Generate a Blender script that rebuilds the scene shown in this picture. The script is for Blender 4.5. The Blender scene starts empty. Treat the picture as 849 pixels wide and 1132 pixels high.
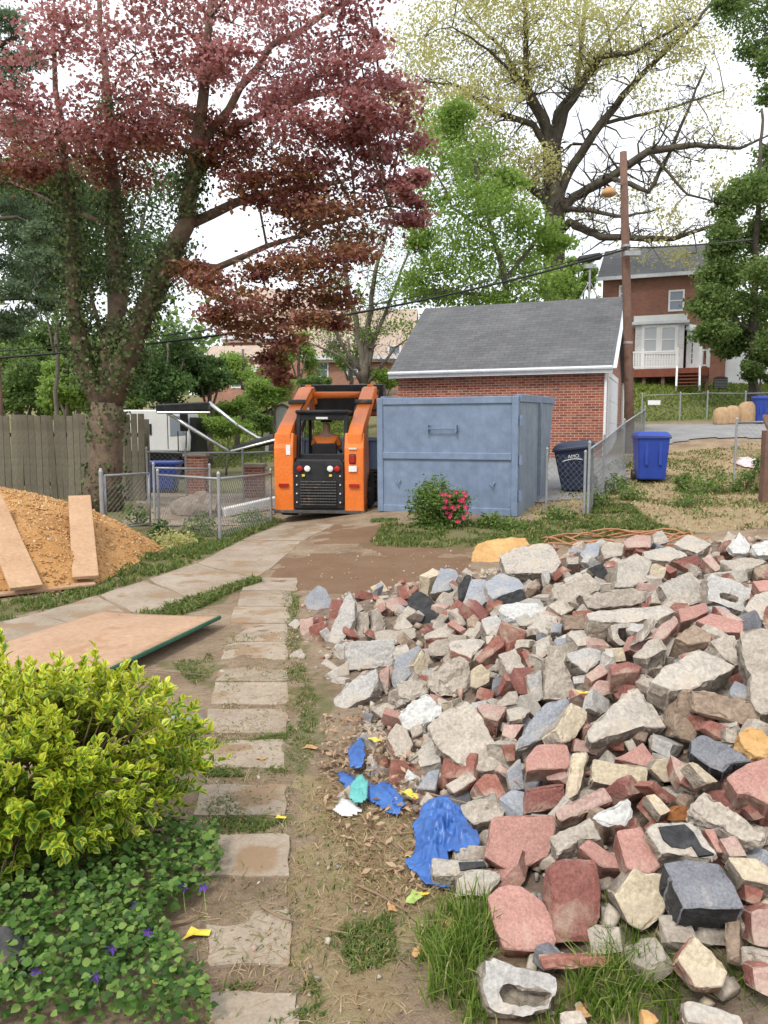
import bpy, bmesh, math, random
import numpy as np
from mathutils import Vector, Matrix, noise
R = math.radians
random.seed(7); rng = np.random.default_rng(7)
scene = bpy.context.scene
C = scene.collection

# ------------------------------------------------------------------ camera, sky, sun, exposure
CAM_H, PITCH, F = 1.6, R(5.9), 850.0
cam_data = bpy.data.cameras.new('camera'); cam = bpy.data.objects.new('camera', cam_data); C.objects.link(cam)
cam.location = (0, 0, CAM_H); cam.rotation_euler = (math.pi/2 - PITCH, 0, 0)
cam_data.sensor_fit = 'VERTICAL'; cam_data.sensor_height = 36; cam_data.lens = 36*F/1132
cam_data.clip_start = 0.05; cam_data.clip_end = 2000
scene.camera = cam
SUN_EL, SUN_AZ = R(52), R(-150)      # azimuth measured from +Y towards +X: the sun stands behind the viewer, to the left
world = bpy.data.worlds.new('World'); scene.world = world; world.use_nodes = True
wn = world.node_tree; wn.nodes.clear()
sky = wn.nodes.new('ShaderNodeTexSky'); sky.sky_type = 'NISHITA'; sky.sun_disc = False
sky.sun_elevation = SUN_EL; sky.sun_rotation = SUN_AZ; sky.dust_density = 3; sky.air_density = 1
wmix = wn.nodes.new('ShaderNodeMixRGB'); wmix.inputs[0].default_value = 0.86
tcw = wn.nodes.new('ShaderNodeTexCoord'); nzw = wn.nodes.new('ShaderNodeTexNoise'); nzw.inputs['Scale'].default_value = 2.2; nzw.inputs['Detail'].default_value = 6
rpw = wn.nodes.new('ShaderNodeValToRGB')
rpw.color_ramp.elements[0].position = .3; rpw.color_ramp.elements[0].color = (.78, .84, .92, 1)
rpw.color_ramp.elements[1].position = .7; rpw.color_ramp.elements[1].color = (1, 1, 1, 1)
mulw = wn.nodes.new('ShaderNodeVectorMath'); mulw.operation = 'SCALE'; mulw.inputs['Scale'].default_value = 9.3
bgw = wn.nodes.new('ShaderNodeBackground'); bgw.inputs[1].default_value = 0.105
outw = wn.nodes.new('ShaderNodeOutputWorld')
wn.links.new(tcw.outputs['Generated'], nzw.inputs['Vector']); wn.links.new(nzw.outputs['Fac'], rpw.inputs[0])
wn.links.new(rpw.outputs[0], mulw.inputs[0]); wn.links.new(sky.outputs[0], wmix.inputs[1]); wn.links.new(mulw.outputs[0], wmix.inputs[2])
wn.links.new(wmix.outputs[0], bgw.inputs[0]); wn.links.new(bgw.outputs[0], outw.inputs[0])
sd = bpy.data.lights.new('sun', 'SUN'); sd.energy = 1.5; sd.angle = R(12); sd.color = (1, .95, .86)
sun = bpy.data.objects.new('sun', sd); C.objects.link(sun)
sdir = Vector((math.sin(SUN_AZ)*math.cos(SUN_EL), math.cos(SUN_AZ)*math.cos(SUN_EL), math.sin(SUN_EL)))
sun.rotation_euler = sdir.to_track_quat('Z', 'Y').to_euler(); sun.location = (0, 0, 60)
scene.view_settings.view_transform = 'Standard'; scene.view_settings.look = 'None'
scene.view_settings.gamma = 1; scene.view_settings.exposure = 0.78
scene.render.engine = 'CYCLES'
scene.cycles.max_bounces = 6; scene.cycles.diffuse_bounces = 3; scene.cycles.transparent_max_bounces = 8

# ------------------------------------------------------------------ layout helpers (photo pixel -> world, used once to find real places)
FW = Vector((0, math.cos(PITCH), -math.sin(PITCH))); UP = Vector((0, math.sin(PITCH), math.cos(PITCH))); EYE = Vector((0, 0, CAM_H))
def ray(px, py): return Vector(((px-424.5)/F, 0, 0)) + FW + UP*((566-py)/F)
def at(px, py, D):
    d = ray(px, py); return EYE + d*(D/d.y)

# terrain: smooth surface through surveyed heights (x, y, z)
TP = np.array([(0,0,0),(-3,3,0),(3,3,0),(-6,6,0),(6,6,.05),(0,8,0),(-3,10,0),(3,9.5,.03),(-8,12,.05),(-1.3,14.2,0),(-5.5,16,.06),(-3.4,11.5,0),
 (2.3,13,.2),(0,14,.2),(1.2,17,.35),(5.5,13,.3),(5.9,17,.52),(5.7,20,.93),(3.5,18.5,.62),(8.2,26,1.75),(7,21.5,1.1),(9,14,.55),(12,20,1.15),(9,22,1.35),
 (12,35,2.05),(20,35,2.3),(12,43,4.2),(20,45,4.4),(14,60,5.2),(30,60,6),(-3,22,.1),(-8,25,0),(-8,36,-.3),(-20,36,0),(-15,15,.2),(-5,46,1.9),(-15,50,2.5),
 (-8,60,3.6),(2,60,4.4),(2,40,1.9),(2,27,.9),(-25,5,0),(25,5,.4),(25,20,1.6),(-60,60,4),(60,60,7),(-90,-30,0),(90,-30,0),(0,-30,0),(-200,250,8),(200,250,10),(0,250,9),(-20,90,6),(40,100,8)], float)
_C2 = 9.0
def _phi(d2): return np.sqrt(d2 + _C2)
_A = _phi(((TP[:, None, :2]-TP[None, :, :2])**2).sum(-1))
_n = len(TP); _M = np.zeros((_n+3, _n+3)); _M[:_n, :_n] = _A; _M[:_n, _n] = 1; _M[:_n, _n+1:] = TP[:, :2]; _M[_n, :_n] = 1; _M[_n+1:, :_n] = TP[:, :2].T
_W = np.linalg.solve(_M, np.r_[TP[:, 2], 0, 0, 0])
def terr(x, y):
    x = np.atleast_1d(np.asarray(x, float)); y = np.atleast_1d(np.asarray(y, float)); out = np.empty(x.shape)
    xf, yf, of = x.ravel(), y.ravel(), out.ravel()
    for i in range(0, len(xf), 20000):
        d2 = (xf[i:i+20000, None]-TP[None, :, 0])**2 + (yf[i:i+20000, None]-TP[None, :, 1])**2
        of[i:i+20000] = _phi(d2) @ _W[:_n] + _W[_n] + _W[_n+1]*xf[i:i+20000] + _W[_n+2]*yf[i:i+20000]
    return of.reshape(x.shape)
def tz(x, y): return float(terr(x, y)[0])
_ts = np.r_[np.linspace(1.2, 30, 1500), np.linspace(30.1, 160, 1500)]
def ground(px, py, fn=None):
    d = ray(px, py); d = d/d.y
    zz = CAM_H + d.z*_ts; h = (fn or terr)(d.x*_ts, _ts)
    k = np.nonzero(zz <= h)[0]; t = _ts[k[0]] if len(k) else 60.
    return Vector((d.x*t, t, float((fn or terr)(np.array([d.x*t]), np.array([t]))[0])))

# the heap: height of rubble above the terrain, from the distance to the edge of its footprint
HEAP = np.array([(.36,1.95),(.2,2.75),(-.22,3.4),(-.3,4.3),(-.72,5.7),(-.86,7.2),(-.2,7.9),(1.2,8.5),(2.5,8.9),(3.6,9.6),(6.5,9.2),(7,5),(4.2,2.6),(1.9,1.75),(1.0,1.7)], float)
def inside(poly, x, y):
    r = np.zeros(x.shape, bool); n = len(poly)
    for i in range(n):
        x0, y0 = poly[i]; x1, y1 = poly[(i+1) % n]
        c = ((y0 > y) != (y1 > y)) & (x < (x1-x0)*(y-y0)/((y1-y0) if y1 != y0 else 1e-9) + x0); r ^= c
    return r
def edge_dist(poly, x, y):
    d = np.full(x.shape, 1e9); n = len(poly)
    for i in range(n):
        a = poly[i]; b = poly[(i+1) % n]; e = b-a; L = (e**2).sum()
        t = np.clip(((x-a[0])*e[0]+(y-a[1])*e[1])/L, 0, 1)
        d = np.minimum(d, np.hypot(x-a[0]-t*e[0], y-a[1]-t*e[1]))
    return d
def heap_h(x, y):
    x = np.atleast_1d(np.asarray(x, float)); y = np.atleast_1d(np.asarray(y, float))
    d = np.where(inside(HEAP, x, y), edge_dist(HEAP, x, y), 0)
    t = np.clip(d/1.7, 0, 1); s = 1-(1-t)**2
    side = np.clip((x+.9)/2.6, 0.35, 1)
    return .62*s*side + .05*np.sin(x*3.1+1)*np.sin(y*2.7)*t
def surf(x, y): return terr(x, y) + heap_h(x, y)

# ------------------------------------------------------------------ materials
MATS = {}
def nmat(name):
    m = bpy.data.materials.new(name); m.use_nodes = True; nt = m.node_tree; nt.nodes.clear()
    o = nt.nodes.new('ShaderNodeOutputMaterial'); b = nt.nodes.new('ShaderNodeBsdfPrincipled'); nt.links.new(b.outputs[0], o.inputs[0])
    MATS[name] = m
    return m, nt, b, o
def node(nt, t, **kw):
    n = nt.nodes.new(t)
    for k, v in kw.items(): setattr(n, k, v)
    return n
def ramp(nt, stops, interp='LINEAR'):
    r = nt.nodes.new('ShaderNodeValToRGB'); r.color_ramp.interpolation = interp; e = r.color_ramp.elements
    while len(e) < len(stops): e.new(.5)
    for k, (p, c) in enumerate(stops): e[k].position = p; e[k].color = (*c, 1)
    return r
def noise_n(nt, vec, scale, detail=5, rough=.6):
    n = nt.nodes.new('ShaderNodeTexNoise'); n.inputs['Scale'].default_value = scale; n.inputs['Detail'].default_value = detail; n.inputs['Roughness'].default_value = rough
    if vec is not None: nt.links.new(vec, n.inputs['Vector'])
    return n
def mixc(nt, fac, a, b, mode='MIX'):
    m = nt.nodes.new('ShaderNodeMixRGB'); m.blend_type = mode
    for s, v in ((0, fac), (1, a), (2, b)):
        if hasattr(v, 'is_linked'): nt.links.new(v, m.inputs[s])
        elif s == 0: m.inputs[0].default_value = v
        else: m.inputs[s].default_value = (*v, 1)
    return m.outputs[0]
def bump(nt, b, h, strength, dist):
    n = nt.nodes.new('ShaderNodeBump'); n.inputs['Strength'].default_value = strength; n.inputs['Distance'].default_value = dist
    nt.links.new(h, n.inputs['Height']); nt.links.new(n.outputs[0], b.inputs['Normal'])
def objvar(nt, col, amt):
    oi = nt.nodes.new('ShaderNodeObjectInfo'); hs = nt.nodes.new('ShaderNodeHueSaturation'); mr = nt.nodes.new('ShaderNodeMapRange')
    mr.inputs[3].default_value = 1-amt; mr.inputs[4].default_value = 1+amt; nt.links.new(oi.outputs['Random'], mr.inputs[0])
    nt.links.new(mr.outputs[0], hs.inputs['Value']); nt.links.new(col, hs.inputs['Color']); return hs.outputs[0]
def surfmat(name, c1, c2, scale=6, rough=.85, bs=.5, bd=.01, bscale=40, metal=0, var=0, spots=None, spec=.3, coord='Object', dust=None, streak=None, grain=(.72, 1.12)):
    """two-tone rough surface: large patches, fine grain, optional stains (colour, scale, threshold)"""
    m, nt, b, o = nmat(name); tc = node(nt, 'ShaderNodeTexCoord'); v = tc.outputs[coord]
    n1 = noise_n(nt, v, scale, 6, .65); n2 = noise_n(nt, v, bscale, 6, .7)
    r1 = ramp(nt, [(.32, c1), (.68, c2)]); nt.links.new(n1.outputs['Fac'], r1.inputs[0])
    r2 = ramp(nt, [(.3, (grain[0],)*3), (.7, (grain[1],)*3)]); nt.links.new(n2.outputs['Fac'], r2.inputs[0])
    col = mixc(nt, .85, r1.outputs[0], r2.outputs[0], 'MULTIPLY')
    if spots:
        sc, ss, th = spots; n3 = noise_n(nt, v, ss, 4, .6); r3 = ramp(nt, [(th, (0, 0, 0)), (th+.07, (1, 1, 1))]); nt.links.new(n3.outputs['Fac'], r3.inputs[0])
        col = mixc(nt, r3.outputs[0], col, sc)
    if dust:
        dc, ds, th = dust; n4 = noise_n(nt, v, ds, 7, .72); r4 = ramp(nt, [(th, (0, 0, 0)), (th+.16, (.85, .85, .85))]); nt.links.new(n4.outputs['Fac'], r4.inputs[0])
        col = mixc(nt, r4.outputs[0], col, dc)
    if streak:
        mp_ = node(nt, 'ShaderNodeMapping'); mp_.inputs['Scale'].default_value = (7, 7, .7); nt.links.new(v, mp_.inputs[0]); n5 = noise_n(nt, mp_.outputs[0], 1.5, 6, .7)
        r5 = ramp(nt, [(.52, (0, 0, 0)), (.72, (.7, .7, .7))]); nt.links.new(n5.outputs['Fac'], r5.inputs[0]); col = mixc(nt, r5.outputs[0], col, streak)
    if var: col = objvar(nt, col, var)
    nt.links.new(col, b.inputs['Base Color']); b.inputs['Roughness'].default_value = rough; b.inputs['Metallic'].default_value = metal
    b.inputs['Specular IOR Level'].default_value = spec
    if bs: bump(nt, b, n2.outputs['Fac'], bs, bd)
    return m
def leafmat(name, stops, trans=.35, rough=.5, var_scale=None):
    """foliage: colour per leaf from the face attribute rnd, some light through the blade"""
    m, nt, b, o = nmat(name); a = node(nt, 'ShaderNodeAttribute'); a.attribute_name = 'rnd'
    r = ramp(nt, stops); nt.links.new(a.outputs['Fac'], r.inputs[0]); col = r.outputs[0]
    nt.links.new(col, b.inputs['Base Color']); b.inputs['Roughness'].default_value = rough; b.inputs['Specular IOR Level'].default_value = .25
    t = node(nt, 'ShaderNodeBsdfTranslucent'); nt.links.new(col, t.inputs[0]); ms = node(nt, 'ShaderNodeMixShader'); ms.inputs[0].default_value = trans
    nt.links.new(b.outputs[0], ms.inputs[1]); nt.links.new(t.outputs[0], ms.inputs[2]); nt.links.new(ms.outputs[0], o.inputs[0])
    return m
def brickmat(name, c1, c2, mortar, bw=.203, bh=.0677, mo=.012, bstr=.6):
    m, nt, b, o = nmat(name); uv = node(nt, 'ShaderNodeUVMap'); bt = node(nt, 'ShaderNodeTexBrick')
    bt.inputs['Scale'].default_value = 1; bt.inputs['Brick Width'].default_value = bw; bt.inputs['Row Height'].default_value = bh
    bt.inputs['Mortar Size'].default_value = mo/2; bt.inputs['Mortar Smooth'].default_value = .2; bt.inputs['Bias'].default_value = 0
    bt.inputs['Color1'].default_value = (*c1, 1); bt.inputs['Color2'].default_value = (*c2, 1); bt.inputs['Mortar'].default_value = (*mortar, 1)
    nt.links.new(uv.outputs[0], bt.inputs['Vector']); n = noise_n(nt, uv.outputs[0], .8, 9, .78)
    r = ramp(nt, [(.3, (.62, .62, .63)), (.7, (1.2, 1.17, 1.14))]); nt.links.new(n.outputs['Fac'], r.inputs[0])
    nt.links.new(mixc(nt, .8, bt.outputs['Color'], r.outputs[0], 'MULTIPLY'), b.inputs['Base Color']); b.inputs['Roughness'].default_value = .9
    inv = node(nt, 'ShaderNodeMath', operation='SUBTRACT'); inv.inputs[0].default_value = 1; nt.links.new(bt.outputs['Fac'], inv.inputs[1])
    bump(nt, b, inv.outputs[0], bstr, .008); return m
def glassmat(name, c):
    m, nt, b, o = nmat(name); b.inputs['Base Color'].default_value = (*c, 1); b.inputs['Roughness'].default_value = .08; b.inputs['Specular IOR Level'].default_value = .8; return m

surfmat('white_paint', (.72,.73,.75), (.82,.82,.82), 2, .55, .15, .003, 30)
surfmat('white_trim', (.6,.63,.68), (.74,.76,.8), 3, .6, .15, .003, 30)
surfmat('galv', (.27,.28,.29), (.4,.41,.42), 12, .5, .1, .001, 60, metal=.35)
surfmat('wire', (.2,.21,.21), (.3,.31,.31), 12, .6, 0, 0, 60, metal=.2)
surfmat('blue_steel', (.165,.22,.32), (.2,.26,.365), 1.2, .5, .2, .006, 5, spots=((.17,.11,.08), 12, .72), streak=(.14,.185,.27))
surfmat('blue_steel_worn', (.17,.21,.27), (.26,.3,.35), 3, .7, .2, .004, 25, spots=((.2,.13,.09), 6, .62))
surfmat('orange_paint', (.72,.16,.02), (.84,.22,.03), 2, .38, .05, .002, 30, spec=.5, spots=((.4,.15,.06), 9, .68), dust=((.36,.2,.1), 3, .6))
surfmat('black_steel', (.012,.012,.014), (.03,.03,.032), 5, .5, .15, .002, 40, dust=((.09,.075,.06), 4, .62))
surfmat('dark_steel', (.05,.05,.052), (.1,.095,.09), 5, .6, .3, .004, 40, spots=((.2,.13,.09), 8, .6))
surfmat('rubber', (.018,.017,.016), (.05,.045,.04), 8, .85, .3, .005, 50, spots=((.18,.13,.09), 6, .58))
surfmat('rim_white', (.6,.58,.55), (.7,.68,.65), 5, .6, .1, .002, 40)
surfmat('silver', (.6,.61,.63), (.75,.76,.78), 6, .3, .05, .001, 40, metal=.9)
surfmat('blue_plastic', (.012,.045,.3), (.02,.06,.36), 3, .45, .05, .002, 60, spec=.5)
surfmat('navy_plastic', (.012,.02,.05), (.02,.032,.075), 3, .45, .05, .002, 60, spec=.5)
surfmat('pole_wood', (.13,.075,.055), (.21,.125,.095), 2, .9, .6, .01, 14, spots=((.09,.05,.038), 3, .6))
surfmat('grey_board', (.115,.1,.072), (.2,.18,.135), 2, .9, .5, .006, 30, var=.22, spots=((.08,.095,.05), 3, .6), streak=(.075,.07,.05))
surfmat('plank_wood', (.42,.26,.15), (.52,.34,.21), 3, .8, .3, .004, 30)
surfmat('plywood', (.4,.25,.155), (.49,.325,.215), 2, .8, .25, .003, 24, spots=((.36,.21,.12), 4, .6))
surfmat('green_edge', (.02,.09,.05), (.04,.13,.08), 5, .7, .1, .002, 40)
surfmat('walk_concrete', (.27,.21,.15), (.4,.335,.265), 1.6, .95, .5, .006, 30, spots=((.27,.185,.115), 2.6, .53))
surfmat('step_concrete', (.3,.24,.18), (.42,.35,.275), 6, .95, .8, .008, 70, var=.1, spots=((.27,.185,.115), 3, .52), dust=((.2,.145,.1), 11, .56))
surfmat('asphalt', (.22,.22,.225), (.32,.315,.31), 2, .95, .4, .006, 50)
surfmat('bark', (.1,.07,.05), (.22,.16,.115), 5, .95, .9, .03, 16, spots=((.13,.15,.07), 3, .62))
surfmat('bark_dark', (.06,.05,.04), (.13,.11,.085), 3, .95, .8, .03, 10, spots=((.1,.11,.06), 1.5, .62))
surfmat('bark_grey', (.12,.1,.085), (.2,.17,.14), 4, .95, .6, .02, 12)
surfmat('twig', (.2,.13,.08), (.33,.23,.15), 8, .9, .3, .003, 30)
surfmat('deck_red', (.18,.055,.035), (.25,.08,.05), 3, .7, .2, .003, 20)
surfmat('tarp_blue', (.02,.085,.32), (.06,.17,.48), 9, .36, .4, .006, 26, spec=.5, dust=((.22,.24,.3), 12, .62))
surfmat('teal_plastic', (.1,.38,.36), (.16,.48,.45), 5, .5, .2, .003, 20)
surfmat('clear_plastic', (.55,.55,.55), (.72,.72,.72), 8, .4, .3, .004, 20)
surfmat('hose', (.36,.16,.08), (.44,.22,.12), 6, .6, .1, .002, 40)
surfmat('paper_bag', (.42,.27,.15), (.5,.34,.2), 4, .85, .4, .01, 10)
surfmat('chip', (.4,.2,.07), (.54,.3,.12), 1.2, .95, .8, .02, 12)
surfmat('shirt_orange', (.75,.2,.04), (.85,.26,.06), 4, .8, .2, .004, 40)
surfmat('trousers', (.04,.05,.08), (.06,.07,.1), 4, .85, .2, .004, 40)
surfmat('skin', (.35,.2,.14), (.4,.24,.17), 4, .6, 0, 0, 40)
surfmat('dark_cloth', (.02,.02,.022), (.03,.03,.032), 4, .9, 0, 0, 40)
surfmat('rag', (.62,.5,.5), (.72,.66,.66), 9, .85, .3, .01, 20, spots=((.5,.2,.26), 5, .55))
surfmat('yellow_leaf', (.7,.5,.05), (.8,.62,.1), 20, .6, .2, .002, 60)
surfmat('brown_leaf', (.4,.22,.09), (.55,.34,.17), 20, .7, .2, .002, 60)
surfmat('green_leaf', (.3,.42,.1), (.42,.52,.16), 20, .6, .2, .002, 60)
surfmat('violet', (.1,.04,.32), (.16,.07,.42), 20, .6, 0, 0, 60)
surfmat('red_lens', (.35,.015,.01), (.4,.02,.015), 8, .25, 0, 0, 40)
surfmat('white_lens', (.75,.75,.72), (.85,.85,.82), 8, .25, 0, 0, 40)
surfmat('stone_wall', (.17,.13,.1), (.28,.22,.17), 3, .95, .8, .03, 9, var=.12)
glassmat('glass', (.05,.06,.075)); glassmat('glass_far', (.16,.19,.23)); glassmat('glass_blind', (.38,.4,.42))
brickmat('garage_brick', (.38,.125,.07), (.2,.05,.035), (.46,.37,.3), mo=.015)
brickmat('house_brick', (.29,.125,.088), (.23,.098,.068), (.34,.23,.18), mo=.012)
brickmat('far_brick', (.42,.2,.14), (.35,.16,.11), (.45,.33,.27), mo=.012)
brickmat('shingle', (.135,.138,.145), (.105,.108,.115), (.07,.07,.075), bw=.3, bh=.12, mo=.01, bstr=.8)
brickmat('far_shingle', (.48,.38,.31), (.42,.33,.27), (.36,.27,.22), bw=.3, bh=.16, mo=.012)
brickmat('siding', (.68,.69,.71), (.64,.65,.67), (.42,.43,.46), bw=5, bh=.12, mo=.012)

# ------------------------------------------------------------------ mesh helpers
def uvbox(me):
    if not me.uv_layers: me.uv_layers.new(name='UVMap')
    uv = me.uv_layers.active.data
    for p in me.polygons:
        n = p.normal; ax, ay, az = abs(n.x), abs(n.y), abs(n.z)
        for li in p.loop_indices:
            c = me.vertices[me.loops[li].vertex_index].co
            uv[li].uv = (c.x, c.y) if az > ax and az > ay else ((c.y, c.z) if ax > ay else (c.x, c.z))
class MB:
    def __init__(s): s.v = []; s.f = []
    def add(s, vs, fs):
        k = len(s.v); s.v += [tuple(v) for v in vs]; s.f += [tuple(i+k for i in f) for f in fs]; return s
    def box(s, c, d, rot=None):
        h = [Vector((x*d[0]/2, y*d[1]/2, z*d[2]/2)) for z in (-1, 1) for y in (-1, 1) for x in (-1, 1)]
        if rot is not None: h = [rot @ p for p in h]
        c = Vector(c)
        return s.add([p+c for p in h], [(0,2,3,1),(4,5,7,6),(0,1,5,4),(2,6,7,3),(0,4,6,2),(1,3,7,5)])
    def span(s, a, b): return s.box([(p+q)/2 for p, q in zip(a, b)], [abs(q-p) for p, q in zip(a, b)])
    def bar(s, a, b, w, h, up=(0, 0, 1)):
        a, b = Vector(a), Vector(b); d = b-a; y = d.normalized(); x = y.cross(Vector(up))
        if x.length < 1e-4: x = y.cross(Vector((1, 0, 0)))
        x.normalize(); z = x.cross(y); return s.box((a+b)/2, (w, d.length, h), Matrix((x, y, z)).transposed())
    def tube(s, pts, r, n=6, cap=True):
        pts = [Vector(p) for p in pts]; m = len(pts); r = r if hasattr(r, '__len__') else [r]*m; vs = []; px = None
        for i, p in enumerate(pts):
            t = (pts[min(i+1, m-1)]-pts[max(i-1, 0)])
            t = t.normalized() if t.length > 1e-9 else Vector((0, 0, 1))
            if px is None: px = t.orthogonal().normalized()
            else:
                px = px - t*px.dot(t); px = px.normalized() if px.length > 1e-6 else t.orthogonal().normalized()
            py = t.cross(px)
            vs += [p + (px*math.cos(2*math.pi*k/n) + py*math.sin(2*math.pi*k/n))*r[i] for k in range(n)]
        fs = [(i*n+k, i*n+(k+1) % n, (i+1)*n+(k+1) % n, (i+1)*n+k) for i in range(m-1) for k in range(n)]
        if cap: fs += [tuple(range(n-1, -1, -1)), tuple((m-1)*n+k for k in range(n))]
        return s.add(vs, fs)
    def prism(s, poly, vec):
        n = len(poly); a = [Vector(p) for p in poly]; vec = Vector(vec); b = [p+vec for p in a]
        return s.add(a+b, [tuple(range(n-1, -1, -1)), tuple(range(n, 2*n))] + [(i, (i+1) % n, n+(i+1) % n, n+i) for i in range(n)])
    def lathe(s, prof, n=16, axis='z', c=(0, 0, 0)):
        vs = []
        for r, h in prof:
            for k in range(n):
                a = 2*math.pi*k/n; u, w = r*math.cos(a), r*math.sin(a)
                vs.append((c[0]+(h if axis == 'x' else u), c[1]+(h if axis == 'y' else (u if axis == 'x' else w)), c[2]+(h if axis == 'z' else w)))
        m = len(prof); fs = [(i*n+k, i*n+(k+1) % n, (i+1)*n+(k+1) % n, (i+1)*n+k) for i in range(m-1) for k in range(n)]
        fs += [tuple(range(n-1, -1, -1)), tuple((m-1)*n+k for k in range(n))]; return s.add(vs, fs)
    def mesh(s, name):
        me = bpy.data.meshes.new(name); me.from_pydata(s.v, [], s.f); me.update()
        bm = bmesh.new(); bm.from_mesh(me); bmesh.ops.recalc_face_normals(bm, faces=bm.faces); bm.to_mesh(me); bm.free(); return me
    def obj(s, name, mat, parent=None, bevel=0, smooth=False, uv=False):
        me = s.mesh(name); me.materials.append(MATS[mat]); 
        if uv: uvbox(me)
        if smooth: me.polygons.foreach_set('use_smooth', [True]*len(me.polygons))
        o = bpy.data.objects.new(name, me); C.objects.link(o)
        if parent is not None: o.parent = parent
        if bevel:
            b = o.modifiers.new('bevel', 'BEVEL'); b.width = bevel; b.segments = 2; b.limit_method = 'ANGLE'
        return o
def link(name, me, parent=None):
    o = bpy.data.objects.new(name, me); C.objects.link(o)
    if parent is not None: o.parent = parent
    return o
def T(o, label, cat=None, group=None, kind=None):
    o['label'] = label
    if cat: o['category'] = cat
    if group: o['group'] = group
    if kind: o['kind'] = kind
    return o
def empty(name, loc, rz=0, rx=0, label=None, cat=None, group=None, kind=None):
    o = bpy.data.objects.new(name, None); C.objects.link(o); o.location = loc; o.rotation_euler = (rx, 0, rz); o.empty_display_size = .2
    if label: T(o, label, cat, group, kind)
    elif kind: o['kind'] = kind
    return o
def np_mesh(name, verts, faces, mat, rnd=None):
    """verts (n,3), faces (m,k) of one size k; fast"""
    me = bpy.data.meshes.new(name); n, (m, k) = len(verts), faces.shape
    me.vertices.add(n); me.vertices.foreach_set('co', np.ascontiguousarray(verts, np.float32).ravel())
    me.loops.add(m*k); me.loops.foreach_set('vertex_index', np.ascontiguousarray(faces, np.int32).ravel())
    me.polygons.add(m); me.polygons.foreach_set('loop_start', np.arange(0, m*k, k, dtype=np.int32)); me.polygons.foreach_set('loop_total', np.full(m, k, np.int32))
    me.update(calc_edges=True); me.validate()
    if rnd is not None and len(me.polygons) == m:
        a = me.attributes.new('rnd', 'FLOAT', 'FACE'); a.data.foreach_set('value', np.ascontiguousarray(rnd, np.float32))
    me.materials.append(MATS[mat]); return me
def unit(v): return v/np.maximum(np.linalg.norm(v, axis=-1, keepdims=True), 1e-9)
def leaf_quads(pos, nrm, size, aspect=.55, droop=.25, dirv=None):
    """one bent rhombic blade per position"""
    n = len(pos); nrm = unit(nrm)
    d = rng.normal(size=(n, 3)) if dirv is None else dirv
    d = unit(d - nrm*(d*nrm).sum(1, keepdims=True)); s = np.cross(nrm, d); L = size[:, None]
    v = np.stack([pos - d*L*.5, pos + s*L*aspect*.5 - nrm*L*droop*.3, pos + d*L*.5 - nrm*L*droop, pos - s*L*aspect*.5 - nrm*L*droop*.3], 1).reshape(-1, 3)
    return v, np.arange(4*n).reshape(n, 4)
def pix_poly(pts): return np.array([ground(*p)[:2] for p in pts])
def scatter(poly, n):
    lo, hi = poly.min(0), poly.max(0); out = np.zeros((0, 2))
    for _ in range(60):
        p = rng.uniform(lo, hi, (n*2, 2)); out = np.r_[out, p[inside(poly, p[:, 0], p[:, 1])]]
        if len(out) >= n: break
    return out[:n]
# ------------------------------------------------------------------ ground
def graded(lo, a, b, hi, step, grow=1.13):
    c = list(np.arange(a, b+step/2, step)); s = step; x = b
    while x < hi: s = min(s*grow, 14); x += s; c.append(x)
    s = step; x = a; pre = []
    while x > lo: s = min(s*grow, 14); x -= s; pre.append(x)
    return np.array(pre[::-1]+c)
Z_GRASS = [pix_poly(p) for p in (
  [(-30,700),(-30,672),(0,668),(110,650),(150,614),(172,588),(240,590),(300,572),(312,577),(262,600),(210,624),(110,657),(0,690)],
  [(130,688),(205,665),(282,640),(290,644),(262,652),(205,680),(160,693)],
  [(316,735),(335,735),(350,770),(348,832),(330,862),(316,862)],
  [(405,604),(425,580),(600,576),(700,572),(700,592),(600,604),(470,606)],
  [(640,592),(700,590),(770,592),(720,578),(690,552),(650,560)],
  [(525,1132),(530,1060),(600,1085),(700,1060),(800,1060),(849,1132)],
  [(225,860),(317,860),(316,852),(225,850)], [(228,914),(300,905),(318,908),(318,922),(228,924)], [(215,830),(318,812),(318,820),(222,822)],
  [(250,1090),(350,1085),(360,1132),(250,1132)], [(205,900),(260,880),(262,920),(205,960)], [(370,1040),(430,1010),(440,1060),(390,1080)],
  [(190,735),(235,720),(236,745),(215,760)], [(313,655),(330,655),(330,735),(318,735)])]
Z_MUD = [pix_poly(p) for p in ([(352,584),(430,579),(430,592),(400,601),(352,598)], [(290,640),(330,612),(520,618),(520,640),(420,650),(300,662)], [(380,596),(520,598),(540,608),(430,618)])]
Z_STRAW = [pix_poly(p) for p in ([(570,560),(690,505),(849,490),(960,500),(960,600),(849,585),(640,590)], [(320,860),(470,880),(500,1000),(440,1132),(330,1132)])]
xs = graded(-220, -5, 7.5, 220, .065); ys = graded(-60, 1.2, 14, 260, .065)
X, Y = np.meshgrid(xs, ys); Zt = terr(X, Y)
fx, fy = X.ravel(), Y.ravel()
def vnoise(x, y, s, seed=0):
    """smooth value noise on a lattice"""
    x = x*s+seed*17.3; y = y*s+seed*7.7; xi = np.floor(x).astype(int); yi = np.floor(y).astype(int); u = x-xi; v = y-yi; u = u*u*(3-2*u); v = v*v*(3-2*v)
    def h(a, b): return ((np.sin(a*127.1+b*311.7+seed*74.7)*43758.5453) % 1.0)
    return (h(xi, yi)*(1-u)+h(xi+1, yi)*u)*(1-v) + (h(xi, yi+1)*(1-u)+h(xi+1, yi+1)*u)*v
def fbm(x, y, s, seed=0): return .5*vnoise(x, y, s, seed)+.3*vnoise(x, y, s*2.1, seed+1)+.2*vnoise(x, y, s*4.3, seed+2)
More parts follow.
